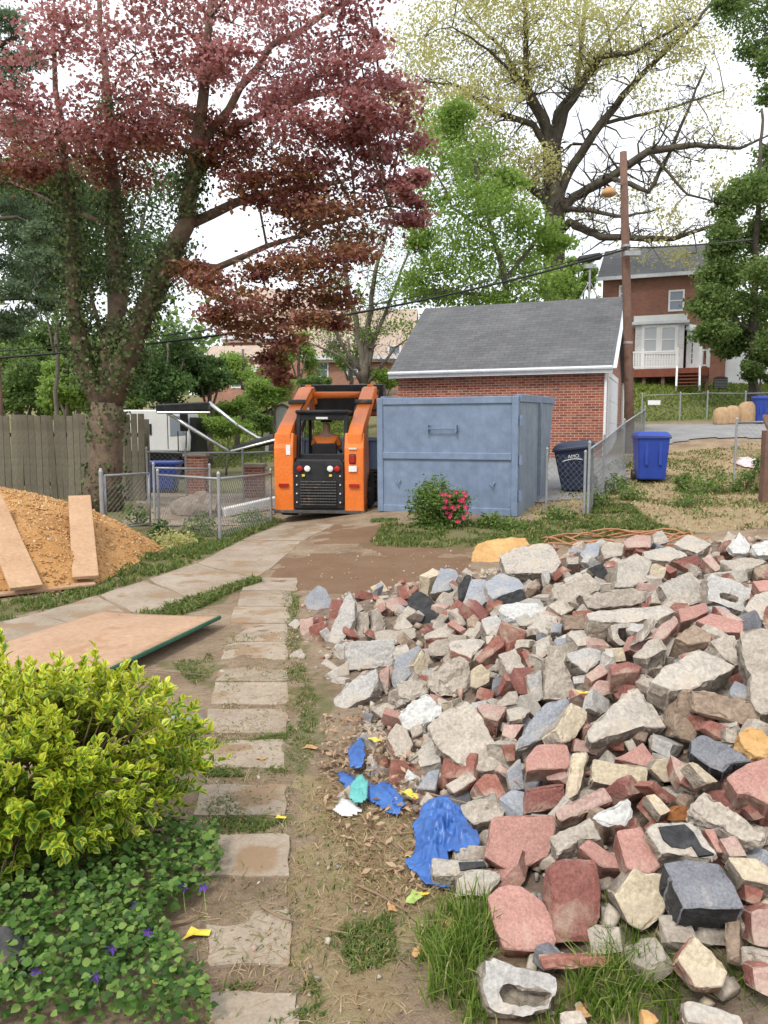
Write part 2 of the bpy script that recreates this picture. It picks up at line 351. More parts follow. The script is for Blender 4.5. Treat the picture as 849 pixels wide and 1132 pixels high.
jx = fx + (fbm(fx, fy, 2.2, 3)-.5)*.5*np.clip(fy/5, .6, 3); jy = fy + (fbm(fx, fy, 2.2, 9)-.5)*.5*np.clip(fy/5, .6, 3)
def zone(polys): 
    r = np.zeros(jx.shape)
    for p in polys: r = np.maximum(r, inside(p, jx, jy))
    return r
gr = zone(Z_GRASS); mud = zone(Z_MUD); st = zone(Z_STRAW)
far = (fy > 26+.0*fx); gr = np.maximum(gr, (far & ~((fx > 4) & (fy < 34.5))).astype(float))
gr = np.maximum(gr, ((fx < -3.6) & (fy > 11.5)).astype(float)*.8); gr = np.maximum(gr, ((np.abs(fx) > 9) & (fy < 20)).astype(float)*.8)
gr = gr*np.where(fy < 6.5, .62, 1)
micro = (fbm(fx, fy, 3, 5)-.5)*.03 + (fbm(fx, fy, 14, 6)-.5)*.012
micro *= np.clip((15-fy)/3, 0, 1)*np.clip((9-np.abs(fx))/2, 0, 1)
Zg = Zt + micro.reshape(X.shape)
nx, ny = len(xs), len(ys); idx = np.arange(nx*ny).reshape(ny, nx)
quads = np.stack([idx[:-1, :-1], idx[:-1, 1:], idx[1:, 1:], idx[1:, :-1]], -1).reshape(-1, 4)
m, nt, b, o_ = nmat('ground_soil'); geo = node(nt, 'ShaderNodeNewGeometry'); P = geo.outputs['Position']
at_ = node(nt, 'ShaderNodeAttribute'); at_.attribute_name = 'zone'; sp = node(nt, 'ShaderNodeSeparateColor'); nt.links.new(at_.outputs['Color'], sp.inputs[0])
n1 = noise_n(nt, P, 1.7, 8, .7); n2 = noise_n(nt, P, 28, 6, .75); n3 = noise_n(nt, P, 7, 6, .7); n4 = noise_n(nt, P, 150, 5, .75); vo = node(nt, 'ShaderNodeTexVoronoi'); vo.inputs['Scale'].default_value = 60; nt.links.new(P, vo.inputs['Vector'])
d1 = ramp(nt, [(.3, (.22,.15,.1)), (.55, (.345,.26,.18)), (.75, (.44,.35,.26))]); nt.links.new(n1.outputs['Fac'], d1.inputs[0])
d2 = ramp(nt, [(.25, (.55,.52,.5)), (.5, (1,1,1)), (.8, (1.3,1.27,1.2))]); nt.links.new(n2.outputs['Fac'], d2.inputs[0])
d4 = ramp(nt, [(.25, (.5,.48,.46)), (.55, (1,1,1)), (.8, (1.4,1.36,1.28))]); nt.links.new(n4.outputs['Fac'], d4.inputs[0])
dirt = mixc(nt, .7, mixc(nt, .9, d1.outputs[0], d2.outputs[0], 'MULTIPLY'), d4.outputs[0], 'MULTIPLY')
g1 = ramp(nt, [(.35, (.06,.085,.025)), (.5, (.12,.14,.045)), (.62, (.24,.19,.1))]); nt.links.new(n4.outputs['Fac'], g1.inputs[0])
s1 = ramp(nt, [(.3, (.27,.19,.1)), (.5, (.4,.31,.17)), (.7, (.3,.3,.11))]); nt.links.new(n3.outputs['Fac'], s1.inputs[0])
def soft(ch, amt):
    a = node(nt, 'ShaderNodeMath', operation='MULTIPLY_ADD'); nt.links.new(n3.outputs['Fac'], a.inputs[0]); a.inputs[1].default_value = 1.6; a.inputs[2].default_value = -.8
    s = node(nt, 'ShaderNodeMath', operation='ADD'); nt.links.new(sp.outputs[ch], s.inputs[0]); nt.links.new(a.outputs[0], s.inputs[1])
    r = ramp(nt, [(.35, (0,0,0)), (.7, (amt,)*3)]); nt.links.new(s.outputs[0], r.inputs[0]); return r.outputs[0]
col = mixc(nt, soft('Green', .75), dirt, (.19, .105, .06)); col = mixc(nt, soft('Blue', .55), col, s1.outputs[0]); col = mixc(nt, soft('Red', .75), col, g1.outputs[0])
nt.links.new(col, b.inputs['Base Color']); b.inputs['Roughness'].default_value = .95; b.inputs['Specular IOR Level'].default_value = .15; hh_ = node(nt, 'ShaderNodeMath', operation='MULTIPLY_ADD'); nt.links.new(n4.outputs['Fac'], hh_.inputs[0]); hh_.inputs[1].default_value = .5; nt.links.new(n2.outputs['Fac'], hh_.inputs[2]); bump(nt, b, hh_.outputs[0], .9, .022)
me = np_mesh('ground', np.stack([fx, fy, Zg.ravel()], 1), quads, 'ground_soil')
ca = me.attributes.new('zone', 'FLOAT_COLOR', 'POINT'); ca.data.foreach_set('color', np.stack([gr, mud, st, np.ones_like(gr)], 1).astype(np.float32).ravel())
me.polygons.foreach_set('use_smooth', [True]*len(me.polygons)); g = link('ground', me); g['kind'] = 'structure'

def slab(name, poly_xy, thick, mat, parent=None, lift=.02, fn=terr, uv=False):
    """paving piece following the ground"""
    c = np.mean(poly_xy, 0); top = [Vector((x, y, float(fn(x, y)[0])+lift)) for x, y in poly_xy]
    mb = MB(); mb.prism([p-Vector((0, 0, thick)) for p in top], (0, 0, thick)); o = mb.obj(name, mat, parent, bevel=.008, uv=uv); return o
# concrete walkway: cracked slabs one by one
walk = empty('walkway', (0, 0, 0), kind='structure')
L_ = [ground(*p) for p in ((318,577),(268,598),(216,624),(163,642),(110,658),(40,679),(-40,700),(-150,735))]
R_ = [ground(*p) for p in ((372,580),(335,598),(283,640),(214,664),(150,682),(105,697),(60,722),(0,780))]
for i in range(7):
    k = .012
    a, b_, c, d = L_[i], R_[i], R_[i+1], L_[i+1]
    q = [a.lerp(d, k*2), b_.lerp(c, k*2), c.lerp(b_, k*2), d.lerp(a, k*2)]; mid = (a+b_)/2; 
    pts = []
    for u, w in ((q[0], q[1]), (q[1], q[2]), (q[2], q[3]), (q[3], q[0])):
        for t in np.linspace(0, 1, 5)[:-1]:
            p = u.lerp(w, float(t)); pts.append((p.x+random.uniform(-.03, .03), p.y+random.uniform(-.02, .02)))
    slab('concrete_slab', pts, .12, 'walk_concrete', walk, lift=random.uniform(.003, .014))
# garden path: stepping stones
path = empty('path', (0, 0, 0), kind='structure')
ST = [(1103,1150,228,327),(1010,1072,228,319),(927,971,214,317),(871,904,216,316),(822,850,220,316),(786,810,226,317),(757,779,232,317),(734,752,238,317),(712,730,243,318),(692,708,249,318),(673,688,255,319),(656,669,262,322),(641,652,268,328)]
for i, (y0, y1, xl, xr) in enumerate(ST):
    y0, y1 = (y0, y1) if i < 2 else (y0-1.5, y1+1.5)
    cs = [ground(xl+5, y0), ground(xr, y0), ground(xr+1, y1), ground(xl, y1)]; pts = []
    for k in range(4):
        for t in (0.015, .34, .66, .985):
            p = cs[k].lerp(cs[(k+1) % 4], t); pts.append((p.x+random.uniform(-.012, .012), p.y+random.uniform(-.01, .01)))
    slab('paving_stone', pts, .06, 'step_concrete', path, lift=random.uniform(.006, .013) if i < 6 else random.uniform(.001, .008))
# driveway apron by the garage and the alley behind it
def sheet(name, poly, mat, lift=.02, n=24):
    poly = np.array(poly); lo, hi = poly.min(0), poly.max(0); gx, gy = np.meshgrid(np.linspace(lo[0], hi[0], n*3), np.linspace(lo[1], hi[1], n*3))
    keep = inside(poly, gx, gy); id_ = np.arange(gx.size).reshape(gx.shape); k = keep[:-1, :-1] & keep[1:, 1:] & keep[1:, :-1] & keep[:-1, 1:]
    f = np.stack([id_[:-1, :-1], id_[:-1, 1:], id_[1:, 1:], id_[1:, :-1]], -1)[k]
    me = np_mesh(name, np.stack([gx.ravel(), gy.ravel(), (terr(gx, gy)+lift).ravel()], 1), f, mat); o = link(name, me); o['kind'] = 'structure'; return o
sheet('driveway', [(-.8,14.5),(1.5,15),(2.8,14.2),(4.2,15.0),(5.2,16),(6.2,19.4),(6.2,20.4),(.4,22.6),(-2.2,22)], 'asphalt')
sheet('alley', [(7.2,21.5),(9.2,22.2),(14,21),(26,24),(26,34.4),(8.8,34.4),(7.8,27)], 'asphalt', lift=.03)
sheet('yard_paving', [(-4.6,13.2),(-2.4,14.2),(-2.0,17.5),(-2.4,19.5),(-6.2,19.5)], 'walk_concrete', lift=.015)

# ------------------------------------------------------------------ garage
GA = R(-21)
gz = .93; GW, GL, EH, RI = 5.63, 6.0, 2.46, 4.53
gar = empty('garage', (5.66, 20, gz), GA, label='red brick garage with grey shingle gable roof behind the blue dumpster', cat='garage')
mb = MB()   # local: x from -GW to 0 along the front, y back, z up
prof = [(0, 0, -.8), (0, GL, -.8), (0, GL, EH), (0, GL/2, RI-.08), (0, 0, EH)]
mb.prism([(-GW, p[1], p[2]) for p in prof], (GW, 0, 0)); mb.obj('wall', 'garage_brick', gar, uv=True)
def roofslope(s):
    y0, y1 = (-.22, GL/2) if s < 0 else (GL+.22, GL/2); z0, z1 = EH-.06+.0, RI
    sl = (RI-EH)/(GL/2); z0 = RI - sl*(GL/2+.22)
    mb = MB(); mb.add([(-GW-.2, y0, z0), (.22, y0, z0), (.22, y1, z1), (-GW-.2, y1, z1), (-GW-.2, y0, z0+.05), (.22, y0, z0+.05), (.22, y1, z1+.05), (-GW-.2, y1, z1+.05)],
           [(0,3,2,1),(4,5,6,7),(0,1,5,4),(2,3,7,6),(0,4,7,3),(1,2,6,5)])
    return mb.obj('roof', 'shingle', gar, uv=True), z0
rf, ez = roofslope(-1); roofslope(1)
MB().span((-GW-.2, -.26, ez-.13), (.22, -.222, ez+.03)).obj('fascia', 'white_trim', gar)
MB().tube([(-GW-.2, -.29, ez+.0), (.22, -.29, ez+.0)], .05, 8).obj('gutter', 'white_trim', gar)
for ys_ in (-.22, GL+.22):
    MB().bar((.235, ys_, ez-.02), (.235, GL/2, RI-.03), .03, .16, up=(1, 0, 0)).obj('rake_board', 'white_trim', gar)
MB().tube([(.08, -.24, ez-.05), (.04, -.05, ez-.3), (.04, -.05, .05)], .035, 6).obj('downspout', 'white_paint', gar)
MB().tube([(.08, GL+.1, ez-.05), (.06, GL-.0, ez-.3), (.06, GL-.0, .02), (.16, GL, -.05)], .05, 6).obj('downspout', 'white_paint', gar)
dr = MB().span((.0, .75, -.3), (.03, 3.9, 2.15)).obj('garage_door', 'white_paint', gar)
for k in range(4): MB().span((.03, .78, -.27+k*.6), (.042, 3.87, .3+k*.6)).obj('door_panel', 'white_paint', dr, bevel=.008)
MB().span((.0, .6, -.3), (.05, .745, 2.3)).obj('door_trim', 'white_paint', gar); MB().span((.0, 3.905, -.3), (.05, 4.05, 2.3)).obj('door_trim', 'white_paint', gar)
MB().span((.0, .745, 2.155), (.05, 3.905, 2.3)).obj('door_trim', 'white_paint', gar)

# ------------------------------------------------------------------ brick house on the rise, upper right
hx, hy, hz = 13.05, 47., 4.35
hou = empty('brick_house', (hx, hy, hz), GA, label='two-storey dark red brick house with white sunroom and deck on the rise', cat='house')
HW, HD, HE, HR = 6.9, 8.0, 6.5, 8.75
mb = MB(); mb.prism([(0, y, z) for y, z in ((0, -1.5), (HD, -1.5), (HD, HE), (HD/2, HR-.05), (0, HE))], (HW, 0, 0)); mb.obj('wall', 'house_brick', hou, uv=True)
for s in (0, 1):
    y0 = -.4 if s == 0 else HD+.4; sl = (HR-HE)/(HD/2); z0 = HR-sl*(HD/2+.4); MB().add([(-.3, y0, z0), (HW+.3, y0, z0), (HW+.3, HD/2, HR), (-.3, HD/2, HR), (-.3, y0, z0+.08), (HW+.3, y0, z0+.08), (HW+.3, HD/2, HR+.08), (-.3, HD/2, HR+.08)],
      [(0,3,2,1),(4,5,6,7),(0,1,5,4),(2,3,7,6),(0,4,7,3),(1,2,6,5)]).obj('roof', 'shingle', hou, uv=True)
MB().span((-.3, -.5, HE-.32), (HW+.3, -.405, HE-.12)).obj('gutter', 'white_trim', hou)
def window(par, x0, x1, z0, z1, y=0, glass='glass_far', dy=-1, fr=.1, sash=True):
    mb = MB(); 
    for a, b in (((x0-fr, z0-fr), (x1+fr, z0)), ((x0-fr, z1), (x1+fr, z1+fr)), ((x0-fr, z0), (x0, z1)), ((x1, z0), (x1+fr, z1))): mb.span((a[0], y+dy*.06, a[1]), (b[0], y, b[1]))
    w = mb.obj('window', 'white_paint', par); mz = (z0+z1)/2
    for a, b in (((z0, mz), (mz, z1)) if sash else ((z0, z1),)): MB().span((x0, y+dy*.02, a), (x1, y+dy*.005, b)).obj('pane', glass, w)
    if sash: MB().span((x0, y+dy*.045, mz-.03), (x1, y+dy*.021, mz+.03)).obj('meeting_rail', 'white_paint', w)
    return w
# a pixel on the house front turned into its own coordinates
_hi = Matrix.Rotation(-GA, 3, 'Z')
def hpx(px, py, off=0):
    """x along the front, z up, on the plane y = off of the house"""
    d = ray(px, py); n = Matrix.Rotation(GA, 3, 'Z') @ Vector((0, 1, 0)); p0 = Vector((hx, hy, hz)) + n*off
    t = (p0-EYE).dot(n)/d.dot(n); q = _hi @ (EYE + d*t - Vector((hx, hy, hz))); return q.x, q.z
for x0, x1, y0, y1 in ((740.5,755,322,342.5),(686,694,317,332),(686,694,364,382)):
    a = hpx(x0, y1); c = hpx(x1, y0); window(hou, a[0], c[0], a[1], c[1])
SY = -1.6
a = hpx(701, 408, SY); c = hpx(757, 357, SY); dz = a[1]
sr = MB().span((a[0], SY, dz-.02), (c[0], 0, c[1])).obj('sunroom', 'siding', hou, uv=True)
MB().span((a[0]-.2, SY-.2, c[1]), (c[0]+.25, 0, c[1]+.16)).obj('sunroom_cornice', 'white_trim', hou); MB().span((a[0]-.1, SY-.1, c[1]+.16), (c[0]+.12, 0, c[1]+.5)).obj('sunroom_roof', 'white_paint', hou)
for x0, x1 in ((712,726),(731.5,746.5)):
    p = hpx(x0, 388.5, SY); q = hpx(x1, 362, SY); w = window(hou, p[0], q[0], p[1], q[1], SY, 'glass_blind', fr=.16)
p = hpx(757.5, 408, -.9); q = hpx(777, 362, -.9)
MB().span((p[0]+.02, -.9, p[1]), (q[0], 0, q[1])).obj('porch_bay', 'white_paint', hou)
dd = MB().span((p[0]+.22, -.95, p[1]+.02), (q[0]-.35, -.902, q[1]-.25)).obj('door', 'white_paint', hou)
dw = q[0]-.35-p[0]-.22
for i in range(3):
    for j in range(5):
        MB().span((p[0]+.34+i*(dw-.24)/3, -.965, p[1]+.3+j*.3), (p[0]+.28+(i+1)*(dw-.24)/3, -.952, p[1]+.55+j*.3)).obj('pane', 'glass_far', dd)
MB().add([(q[0]-.9, -1.0, q[1]-.1), (q[0]+.1, -1.0, q[1]-.35), (q[0]+.1, 0, q[1]+.1), (q[0]-.9, 0, q[1]+.3), (q[0]-.9, -1.0, q[1]-.02), (q[0]+.1, -1.0, q[1]-.27), (q[0]+.1, 0, q[1]+.18), (q[0]-.9, 0, q[1]+.38)], [(0,3,2,1),(4,5,6,7),(0,1,5,4),(2,3,7,6),(0,4,7,3),(1,2,6,5)]).obj('awning', 'white_paint', hou)
# deck
DY = -3.6
p = hpx(689, 409, DY); q = hpx(783, 409, DY); dzz = p[1]
deck = MB().span((p[0], DY, dzz-.12), (q[0], 0, dzz)).obj('deck', 'deck_red', hou)
MB().span((p[0], DY-.04, dzz-.42), (q[0], DY, dzz+.02)).obj('rim_joist', 'deck_red', deck)
for px in (692, 712, 733, 782): x = hpx(px, 409, DY)[0]; MB().span((x-.09, DY+.1, dzz-2.4), (x+.09, DY+.28, dzz-.13)).obj('deck_post', 'pole_wood', deck)
def rail(x0, x1, posts):
    MB().span((x0, DY+.02, dzz+.9), (x1, DY+.1, dzz+.98)).obj('hand_rail', 'white_paint', deck); MB().span((x0, DY+.03, dzz+.1), (x1, DY+.09, dzz+.17)).obj('bottom_rail', 'white_paint', deck)
    n = max(2, int((x1-x0)/.135)); bmesh_ = MB().span((-.025, -.025, 0), (.025, .025, .73)).mesh('baluster'); bmesh_.materials.append(MATS['white_paint'])
    for k in range(n): o = link('baluster', bmesh_, deck); o.location = (x0+(k+.5)*(x1-x0)/n, DY+.06, dzz+.171)
    for x in posts: MB().span((x-.07, DY-.01, dzz+.021), (x+.07, DY+.13, dzz+1.12)).obj('rail_post', 'white_paint', deck)
xa, xb, xc, xd = [hpx(v, 409, DY)[0] for v in (690, 748, 774, 783)]
rail(xa, xb, (xa, (xa+xb)/2-.4, xb)); rail(xc, xd, (xc, xd))
for k in range(5): MB().span((xb+.12, DY-.35-k*.28, dzz-.28-k*.19), (xc-.12, DY-.05-k*.28, dzz-.23-k*.19)).obj('step', 'deck_red', deck)
for x in (xb+.02, xc-.02): MB().bar((x, DY-.02, dzz-.02), (x, DY-1.5, dzz-1.15), .09, .34).obj('stringer', 'white_paint', deck); MB().span((x-.06, DY-.16, dzz-1.0), (x+.06, DY-.05, dzz+.0)).obj('newel', 'white_paint', deck)
# vinyl fence and air conditioner by the house
vf = empty('vinyl_fence', at(786, 410, 45), GA*.3, label='tall white vinyl privacy fence right of the brick house', cat='fence')
vf.location.z = tz(vf.location.x, vf.location.y)
for k in range(5):
    MB().span((k*2.0, 0, -.6), (k*2.0+1.86, .06, 1.75)).obj('panel', 'white_paint', vf); MB().span((k*2.0-.14, -.04, -.8), (k*2.0-.003, .1, 1.9)).obj('post', 'white_paint', vf)
    MB().span((k*2.0, -.02, 1.751), (k*2.0+1.86, .08, 1.86)).obj('rail', 'white_paint', vf)
ac = empty('air_conditioner', (0, 0, 0), GA, label='small grey air conditioning unit beside the white vinyl fence', cat='air conditioner')
q_ = at(797, 411, 42.5); ac.location = (q_.x, q_.y, tz(q_.x, q_.y))
MB().span((-.35, -.35, -.3), (.35, .35, .6)).obj('housing', 'dark_steel', ac, bevel=.03)
for k in range(6): MB().span((-.33, -.37, .05+k*.08), (.33, -.352, .08+k*.08)).obj('grille_slat', 'galv', ac)
MB().lathe([(.28, .601), (.28, .64), (.1, .66)], 16).obj('fan_cover', 'black_steel', ac)

# ------------------------------------------------------------------ houses far behind the maple
def far_house(px0, px1, D, ez_px, rz_px, label, wins, depth=8):
    a = at(px0, ez_px, D); b = at(px1, ez_px, D); w = b.x-a.x; zb = tz(a.x, D)-1
    o = empty('house', (a.x, D, zb), R(-6), label=label, cat='house'); e = a.z-zb; r = at(px0, rz_px, D+depth/2).z-zb
    MB().prism([(0, y, z) for y, z in ((0, 0), (depth, 0), (depth, e), (depth/2, r-.1), (0, e))], (w, 0, 0)).obj('wall', 'far_brick', o, uv=True)
    for s in (0, 1):
        sl = (r-e)/(depth/2); y0 = -.5 if s == 0 else depth+.5; z0 = r-sl*(depth/2+.5)
        MB().add([(-.4, y0, z0), (w+.4, y0, z0), (w+.4, depth/2, r), (-.4, depth/2, r), (-.4, y0, z0+.12), (w+.4, y0, z0+.12), (w+.4, depth/2, r+.12), (-.4, depth/2, r+.12)], [(0,3,2,1),(4,5,6,7),(0,1,5,4),(2,3,7,6),(0,4,7,3),(1,2,6,5)]).obj('roof', 'far_shingle', o, uv=True)
    MB().span((-.4, -.62, e-.3), (w+.4, -.5, e-.05)).obj('gutter', 'white_trim', o)
    for (wx0, wx1, wy0, wy1) in wins:
        p = at(wx0, wy1, D); q = at(wx1, wy0, D); window(o, p.x-a.x, q.x-a.x, p.z-zb, q.z-zb, 0, 'glass_far')
    return o
far_house(252, 352, 68, 372, 322, 'far pinkish brick house with tan roof seen under the maple boughs', [(262,270,385,400),(285,294,380,394),(300,309,408,424)])
far_house(338, 452, 58, 394, 345, 'far tan-roofed brick house behind the multi-stemmed tree', [(431,442,384.5,401),(352,362,402,416),(385,395,402,416)])
far_house(222, 282, 62, 408, 384, 'small far house with white gable low behind dark bushes', [(258,266,416,428),(236,243,414,426)])
# stone retaining wall on the slope behind the loader: stones one by one
rw = empty('retaining_wall', (0, 0, 0), 0, label='low brown block retaining wall on the slope behind the skid loader', cat='wall')
p0, p1 = at(338, 448, 42), at(446, 446, 42); sm = MB().span((-.3, -.2, -.13), (.3, .2, .13)).mesh('block'); sm.materials.append(MATS['stone_wall'])
for r_ in range(5):
    n = int((p1.x-p0.x)/.62)
    for k in range(n):
        o = link('block', sm, rw); o.location = (p0.x+(k+.5*(r_ % 2))*.62, 42+random.uniform(-.03, .03), p0.z-.1+r_*.265); o.rotation_euler.z = random.uniform(-.03, .03)

# ------------------------------------------------------------------ weathered board fence on the left
wf = empty('board_fence', (0, 0, 0), label='weathered grey wooden board fence behind the tree and chip heap', cat='fence')
bm_ = [MB().box((0, 0, 0), (.135, .02, 1.95)).mesh('board') for _ in range(1)]
bm_[0].materials.append(MATS['grey_board']); xl, xr = at(-60, 460, 17.4).x, at(158.5, 460, 17.1).x; n = int((xr-xl)/.142)
for k in range(n):
    x = xl+(k+.5)*(xr-xl)/n; y = 17.4-.3*(k/n); o = link('board', bm_[0], wf); z = tz(x, y)
    top = at(0, 459 if k < n*.62 else 457.5, y).z; o.location = (x, y+(.03 if k % 7 == 3 else 0), top-.975+random.uniform(-.02, .015)); o.rotation_euler = (0, random.gauss(0, .012) + (.035 if k in (n//3, n//3+1) else 0), random.gauss(0, .05))
for zz in (.45, 1.55): MB().bar((xl, 17.47, zz), (xr, 17.17, zz), .04, .09).obj('rail', 'grey_board', wf)
for k in range(4): x = xl+k*(xr-xl)/3.05; MB().span((x-.05, 17.48, -.4), (x+.05, 17.58, 1.9)).obj('post', 'grey_board', wf)

# ------------------------------------------------------------------ chain-link fences
def chainlink(pts, h, label, pitch=.055, wire=.0022, posts=None, pr=.024, top=True, name='chain_link_fence', ph=None):
    f = empty(name, (0, 0, 0), label=label, cat='fence'); w = MB()
    for i, (x, y) in enumerate(pts):
        z = tz(x, y); hh = (ph or {}).get(i, h+.06)
        MB().lathe([(pr, -.3), (pr, hh), (pr*1.25, hh), (pr*1.25, hh+.02), (pr*.4, hh+.05)], 10).obj('post', 'galv', f, smooth=False).location = (x, y, z)
    for (x0, y0), (x1, y1) in zip(pts[:-1], pts[1:]):
        L = math.hypot(x1-x0, y1-y0); m = max(2, int(L/pitch)); d = Vector(((x1-x0)/L, (y1-y0)/L, 0)); nrm = Vector((-d.y, d.x, 0))
        za = [tz(x0+(x1-x0)*t, y0+(y1-y0)*t) for t in (0, 1)]
        if top: MB().tube([(x0, y0, za[0]+h), (x1, y1, za[1]+h)], .019, 8).obj('top_rail', 'galv', f, smooth=True)
        k = int(h/pitch)
        dz = (h-.04)/k
        for j in range(m):
            P_ = []
            for r_ in range(k+1):
                s = (j+.5+(.5 if ((r_+j) % 2) else -.5)*1.02)*L/m; t = s/L
                P_.append(Vector((x0, y0, 0))+d*s+Vector((0, 0, za[0]*(1-t)+za[1]*t+.03+r_*dz))+nrm*(.004 if (r_+j) % 2 else -.004))
            w.tube(P_, wire, 3, cap=False)
    o = w.obj('wire_mesh', 'wire', f); o['kind'] = 'stuff'; return f
A = [ground(*p) for p in ((114,592),(176,583),(243,598),(300,578))]
chainlink([(A[1].x, A[1].y), (A[2].x, A[2].y), (A[3].x, A[3].y)], .92, 'low chain link fence with a corner post beside the concrete walkway', wire=.0026)
# gate standing between the board fence and that fence
gt = empty('chain_link_gate', (0, 0, 0), label='chain link gate in a pipe frame at the foot of the maple', cat='gate')
ga, gb = Vector((A[0].x, A[0].y, A[0].z)), Vector((A[1].x-.05, A[1].y+.05, A[1].z)); gd = gb-ga
fr = [ga+gd*.06+Vector((0, 0, .08)), ga+gd*.86+Vector((0, 0, .08)), ga+gd*.86+Vector((0, 0, .95)), ga+gd*.06+Vector((0, 0, .93))]
for i in range(4): MB().tube([fr[i], fr[(i+1) % 4]], .018, 8).obj('frame_pipe', 'galv', gt, smooth=True)
MB().lathe([(.034, -.3), (.034, 1.0), (.015, 1.05)], 10).obj('gate_post', 'galv', gt).location = ga
for zz in (.3, .75): MB().tube([ga+Vector((0, 0, zz)), ga+gd*.06+Vector((0, 0, zz))], .012, 6).obj('hinge', 'galv', gt)
w = MB(); m_ = 19
for j in range(m_):
    w.tube([fr[0]+(fr[1]-fr[0])*((j+.5+(.5 if (r_+j) % 2 else -.5))/m_)+Vector((0, 0, r_*.0435)) for r_ in range(21)], .0026, 3, cap=False)
o = w.obj('wire_mesh', 'wire', gt); o['kind'] = 'stuff'
B0 = at(162, 560, 17.0); chainlink([(at(162, 500, 17).x, 17.0), (at(205, 500, 17.3).x, 17.3), (at(268, 500, 17.8).x, 17.8), (at(306, 500, 18).x, 18.0)], 1.12, 'chain link fence in front of the white truck', wire=.003)
chainlink([(at(170, 530, 14.2).x, 14.2), (at(232, 530, 14.8).x, 14.8)], 1.0, 'short run of chain link behind the open gate near the boulder', wire=.0026)
r0 = at(650, 560, 13.0); chainlink([(at(604, 540, 13.6).x, 13.6), (r0.x-.06, 13.02)], 1.0, 'short chain link run in front of the dark wheeled bin', wire=.0026, top=False); chainlink([(r0.x, 13.0), (at(668, 500, 15.4).x, 15.4), (at(690, 480, 18.3).x, 18.3), (at(712, 480, 21.5).x, 21.5)], 1.12, 'chain link fence running back between the two wheeled bins', wire=.0028, ph={0: 1.22})
chainlink([(at(px, 470, 35).x, 35+(.0 if px < 800 else -.6)) for px in (709, 751, 781, 816, 860, 905)], 1.22, 'far chain link fence along the alley below the house lawn', pitch=.13, wire=.004, pr=.035)
chainlink([(at(813, 500, 16.5).x, 16.5), (at(900, 500, 15.5).x, 15.5)], 1.25, 'tall galvanised fence post and wire at the right yard edge', wire=.0028, top=True)
fg = empty('lot_sign', at(723, 445, 34.9), label='small white notice hung on the far chain link fence', cat='sign'); MB().span((-.28, -.02, -.1), (.28, 0, .1)).obj('plate', 'white_paint', fg)

# ------------------------------------------------------------------ utility pole with street lamp, cables
pb = at(697, 505, 21); pb.z = tz(pb.x, 21)
up_ = empty('utility_pole', pb, label='reddish brown wooden utility pole beside the brick garage', cat='pole')
top = at(689, 168, 21) - pb
MB().tube([(0, 0, -.5), top*.3, top*.65, top], [.135, .12, .11, .09], 12).obj('shaft', 'pole_wood', up_, smooth=True)
lm = at(673, 211, 20.6)-pb; q1 = at(690, 205, 21)-pb
arm = MB().tube([q1, q1.lerp(lm, .5)+Vector((0, 0, .12)), lm+Vector((.12, 0, .06))], .025, 8).obj('lamp_arm', 'galv', up_, smooth=True)
MB().lathe([(.03, .1), (.1, .07), (.19, -.03), (.2, -.1), (.12, -.14)], 14, c=lm).obj('lamp_head', 'brown_leaf', up_, smooth=True)
for py, r_ in ((379, .125), (272, .118)):
    c = at(692 + (py-272)*.02, py, 21)-pb; MB().lathe([(r_, -.03), (r_, .03)], 12, c=c).obj('band', 'galv', up_)
cb = at(695, 283, 21)-pb; MB().span((cb.x-.2, cb.y-.35, cb.z-.06), (cb.x+.2, cb.y-.2, cb.z+.06)).obj('bracket', 'galv', up_)
def cable(ps, r, label, sag=0, name='overhead_cable'):
    P_ = []
    for a, b in zip(ps[:-1], ps[1:]):
        for t in np.linspace(0, 1, 14): P_.append(a.lerp(b, float(t)) - Vector((0, 0, sag*4*t*(1-t))))
    o = MB().tube(P_, r, 6).obj(name, 'black_steel', smooth=True); T(o, label, 'cable', 'overhead cables at the utility pole'); return o
cable([at(693, 275, 20.85), at(360, 352, 19), at(-40, 398, 17.6)], .028, 'thick black overhead cable sagging left from the utility pole across the scene', .12)
cable([at(693, 273, 20.9), at(360, 346, 19.2), at(-40, 391, 17.9)], .012, 'thin overhead wire running just above the thick cable', .1)
cable([at(694, 274, 20.9), at(831, 264.5, 26)], .022, 'short black overhead cable from the pole to the right-hand tree', .05)
cable([at(-20, 180, 15), at(60, 211, 17), at(300, 335, 30)], .01, 'thin wire crossing the upper left behind the maple', .2)
cable([at(-20, 262, 15), at(110, 305, 20), at(240, 362, 32)], .01, 'thin wire slanting past the maple stems below the upper one', .2)
cs = empty('splice_box', at(652, 284.5, 20.9), label='black splice box hanging on the thick overhead cable', cat='splice box')
MB().tube([(-.32, 0, -.07), (-.26, 0, -.06), (.26, 0, .03), (.32, 0, .04)], [.05, .1, .1, .05], 10).obj('case', 'black_steel', cs, smooth=True)
an = empty('antenna_mast', at(651, 340, 33), label='thin grey mast with guy rods behind the garage roof', cat='mast'); hh = at(651, 297, 33).z-an.location.z
an.location.z = tz(an.location.x, 33); hh = at(651, 297, 33).z-an.location.z
MB().tube([(0, 0, 0), (0, 0, hh)], .05, 8).obj('mast', 'galv', an); MB().span((-.25, -.1, hh), (.25, .1, hh+.18)).obj('head', 'galv', an)
for s in (-1, 1): MB().tube([(0, 0, hh-.5), (s*.9, 0, hh-2.2), (s*.9, 0, hh-5)], .025, 6).obj('guy_rod', 'galv', an)
o = empty('left_pole', at(0, 470, 19), label='dark wooden pole behind the board fence at the left edge', cat='pole'); o.name = 'wooden_pole'; o.location.z = tz(o.location.x, 19)
MB().tube([(0, 0, -.3), (-.03, 0, 3.3)], [.13, .11], 10).obj('shaft', 'pole_wood', o, smooth=True)
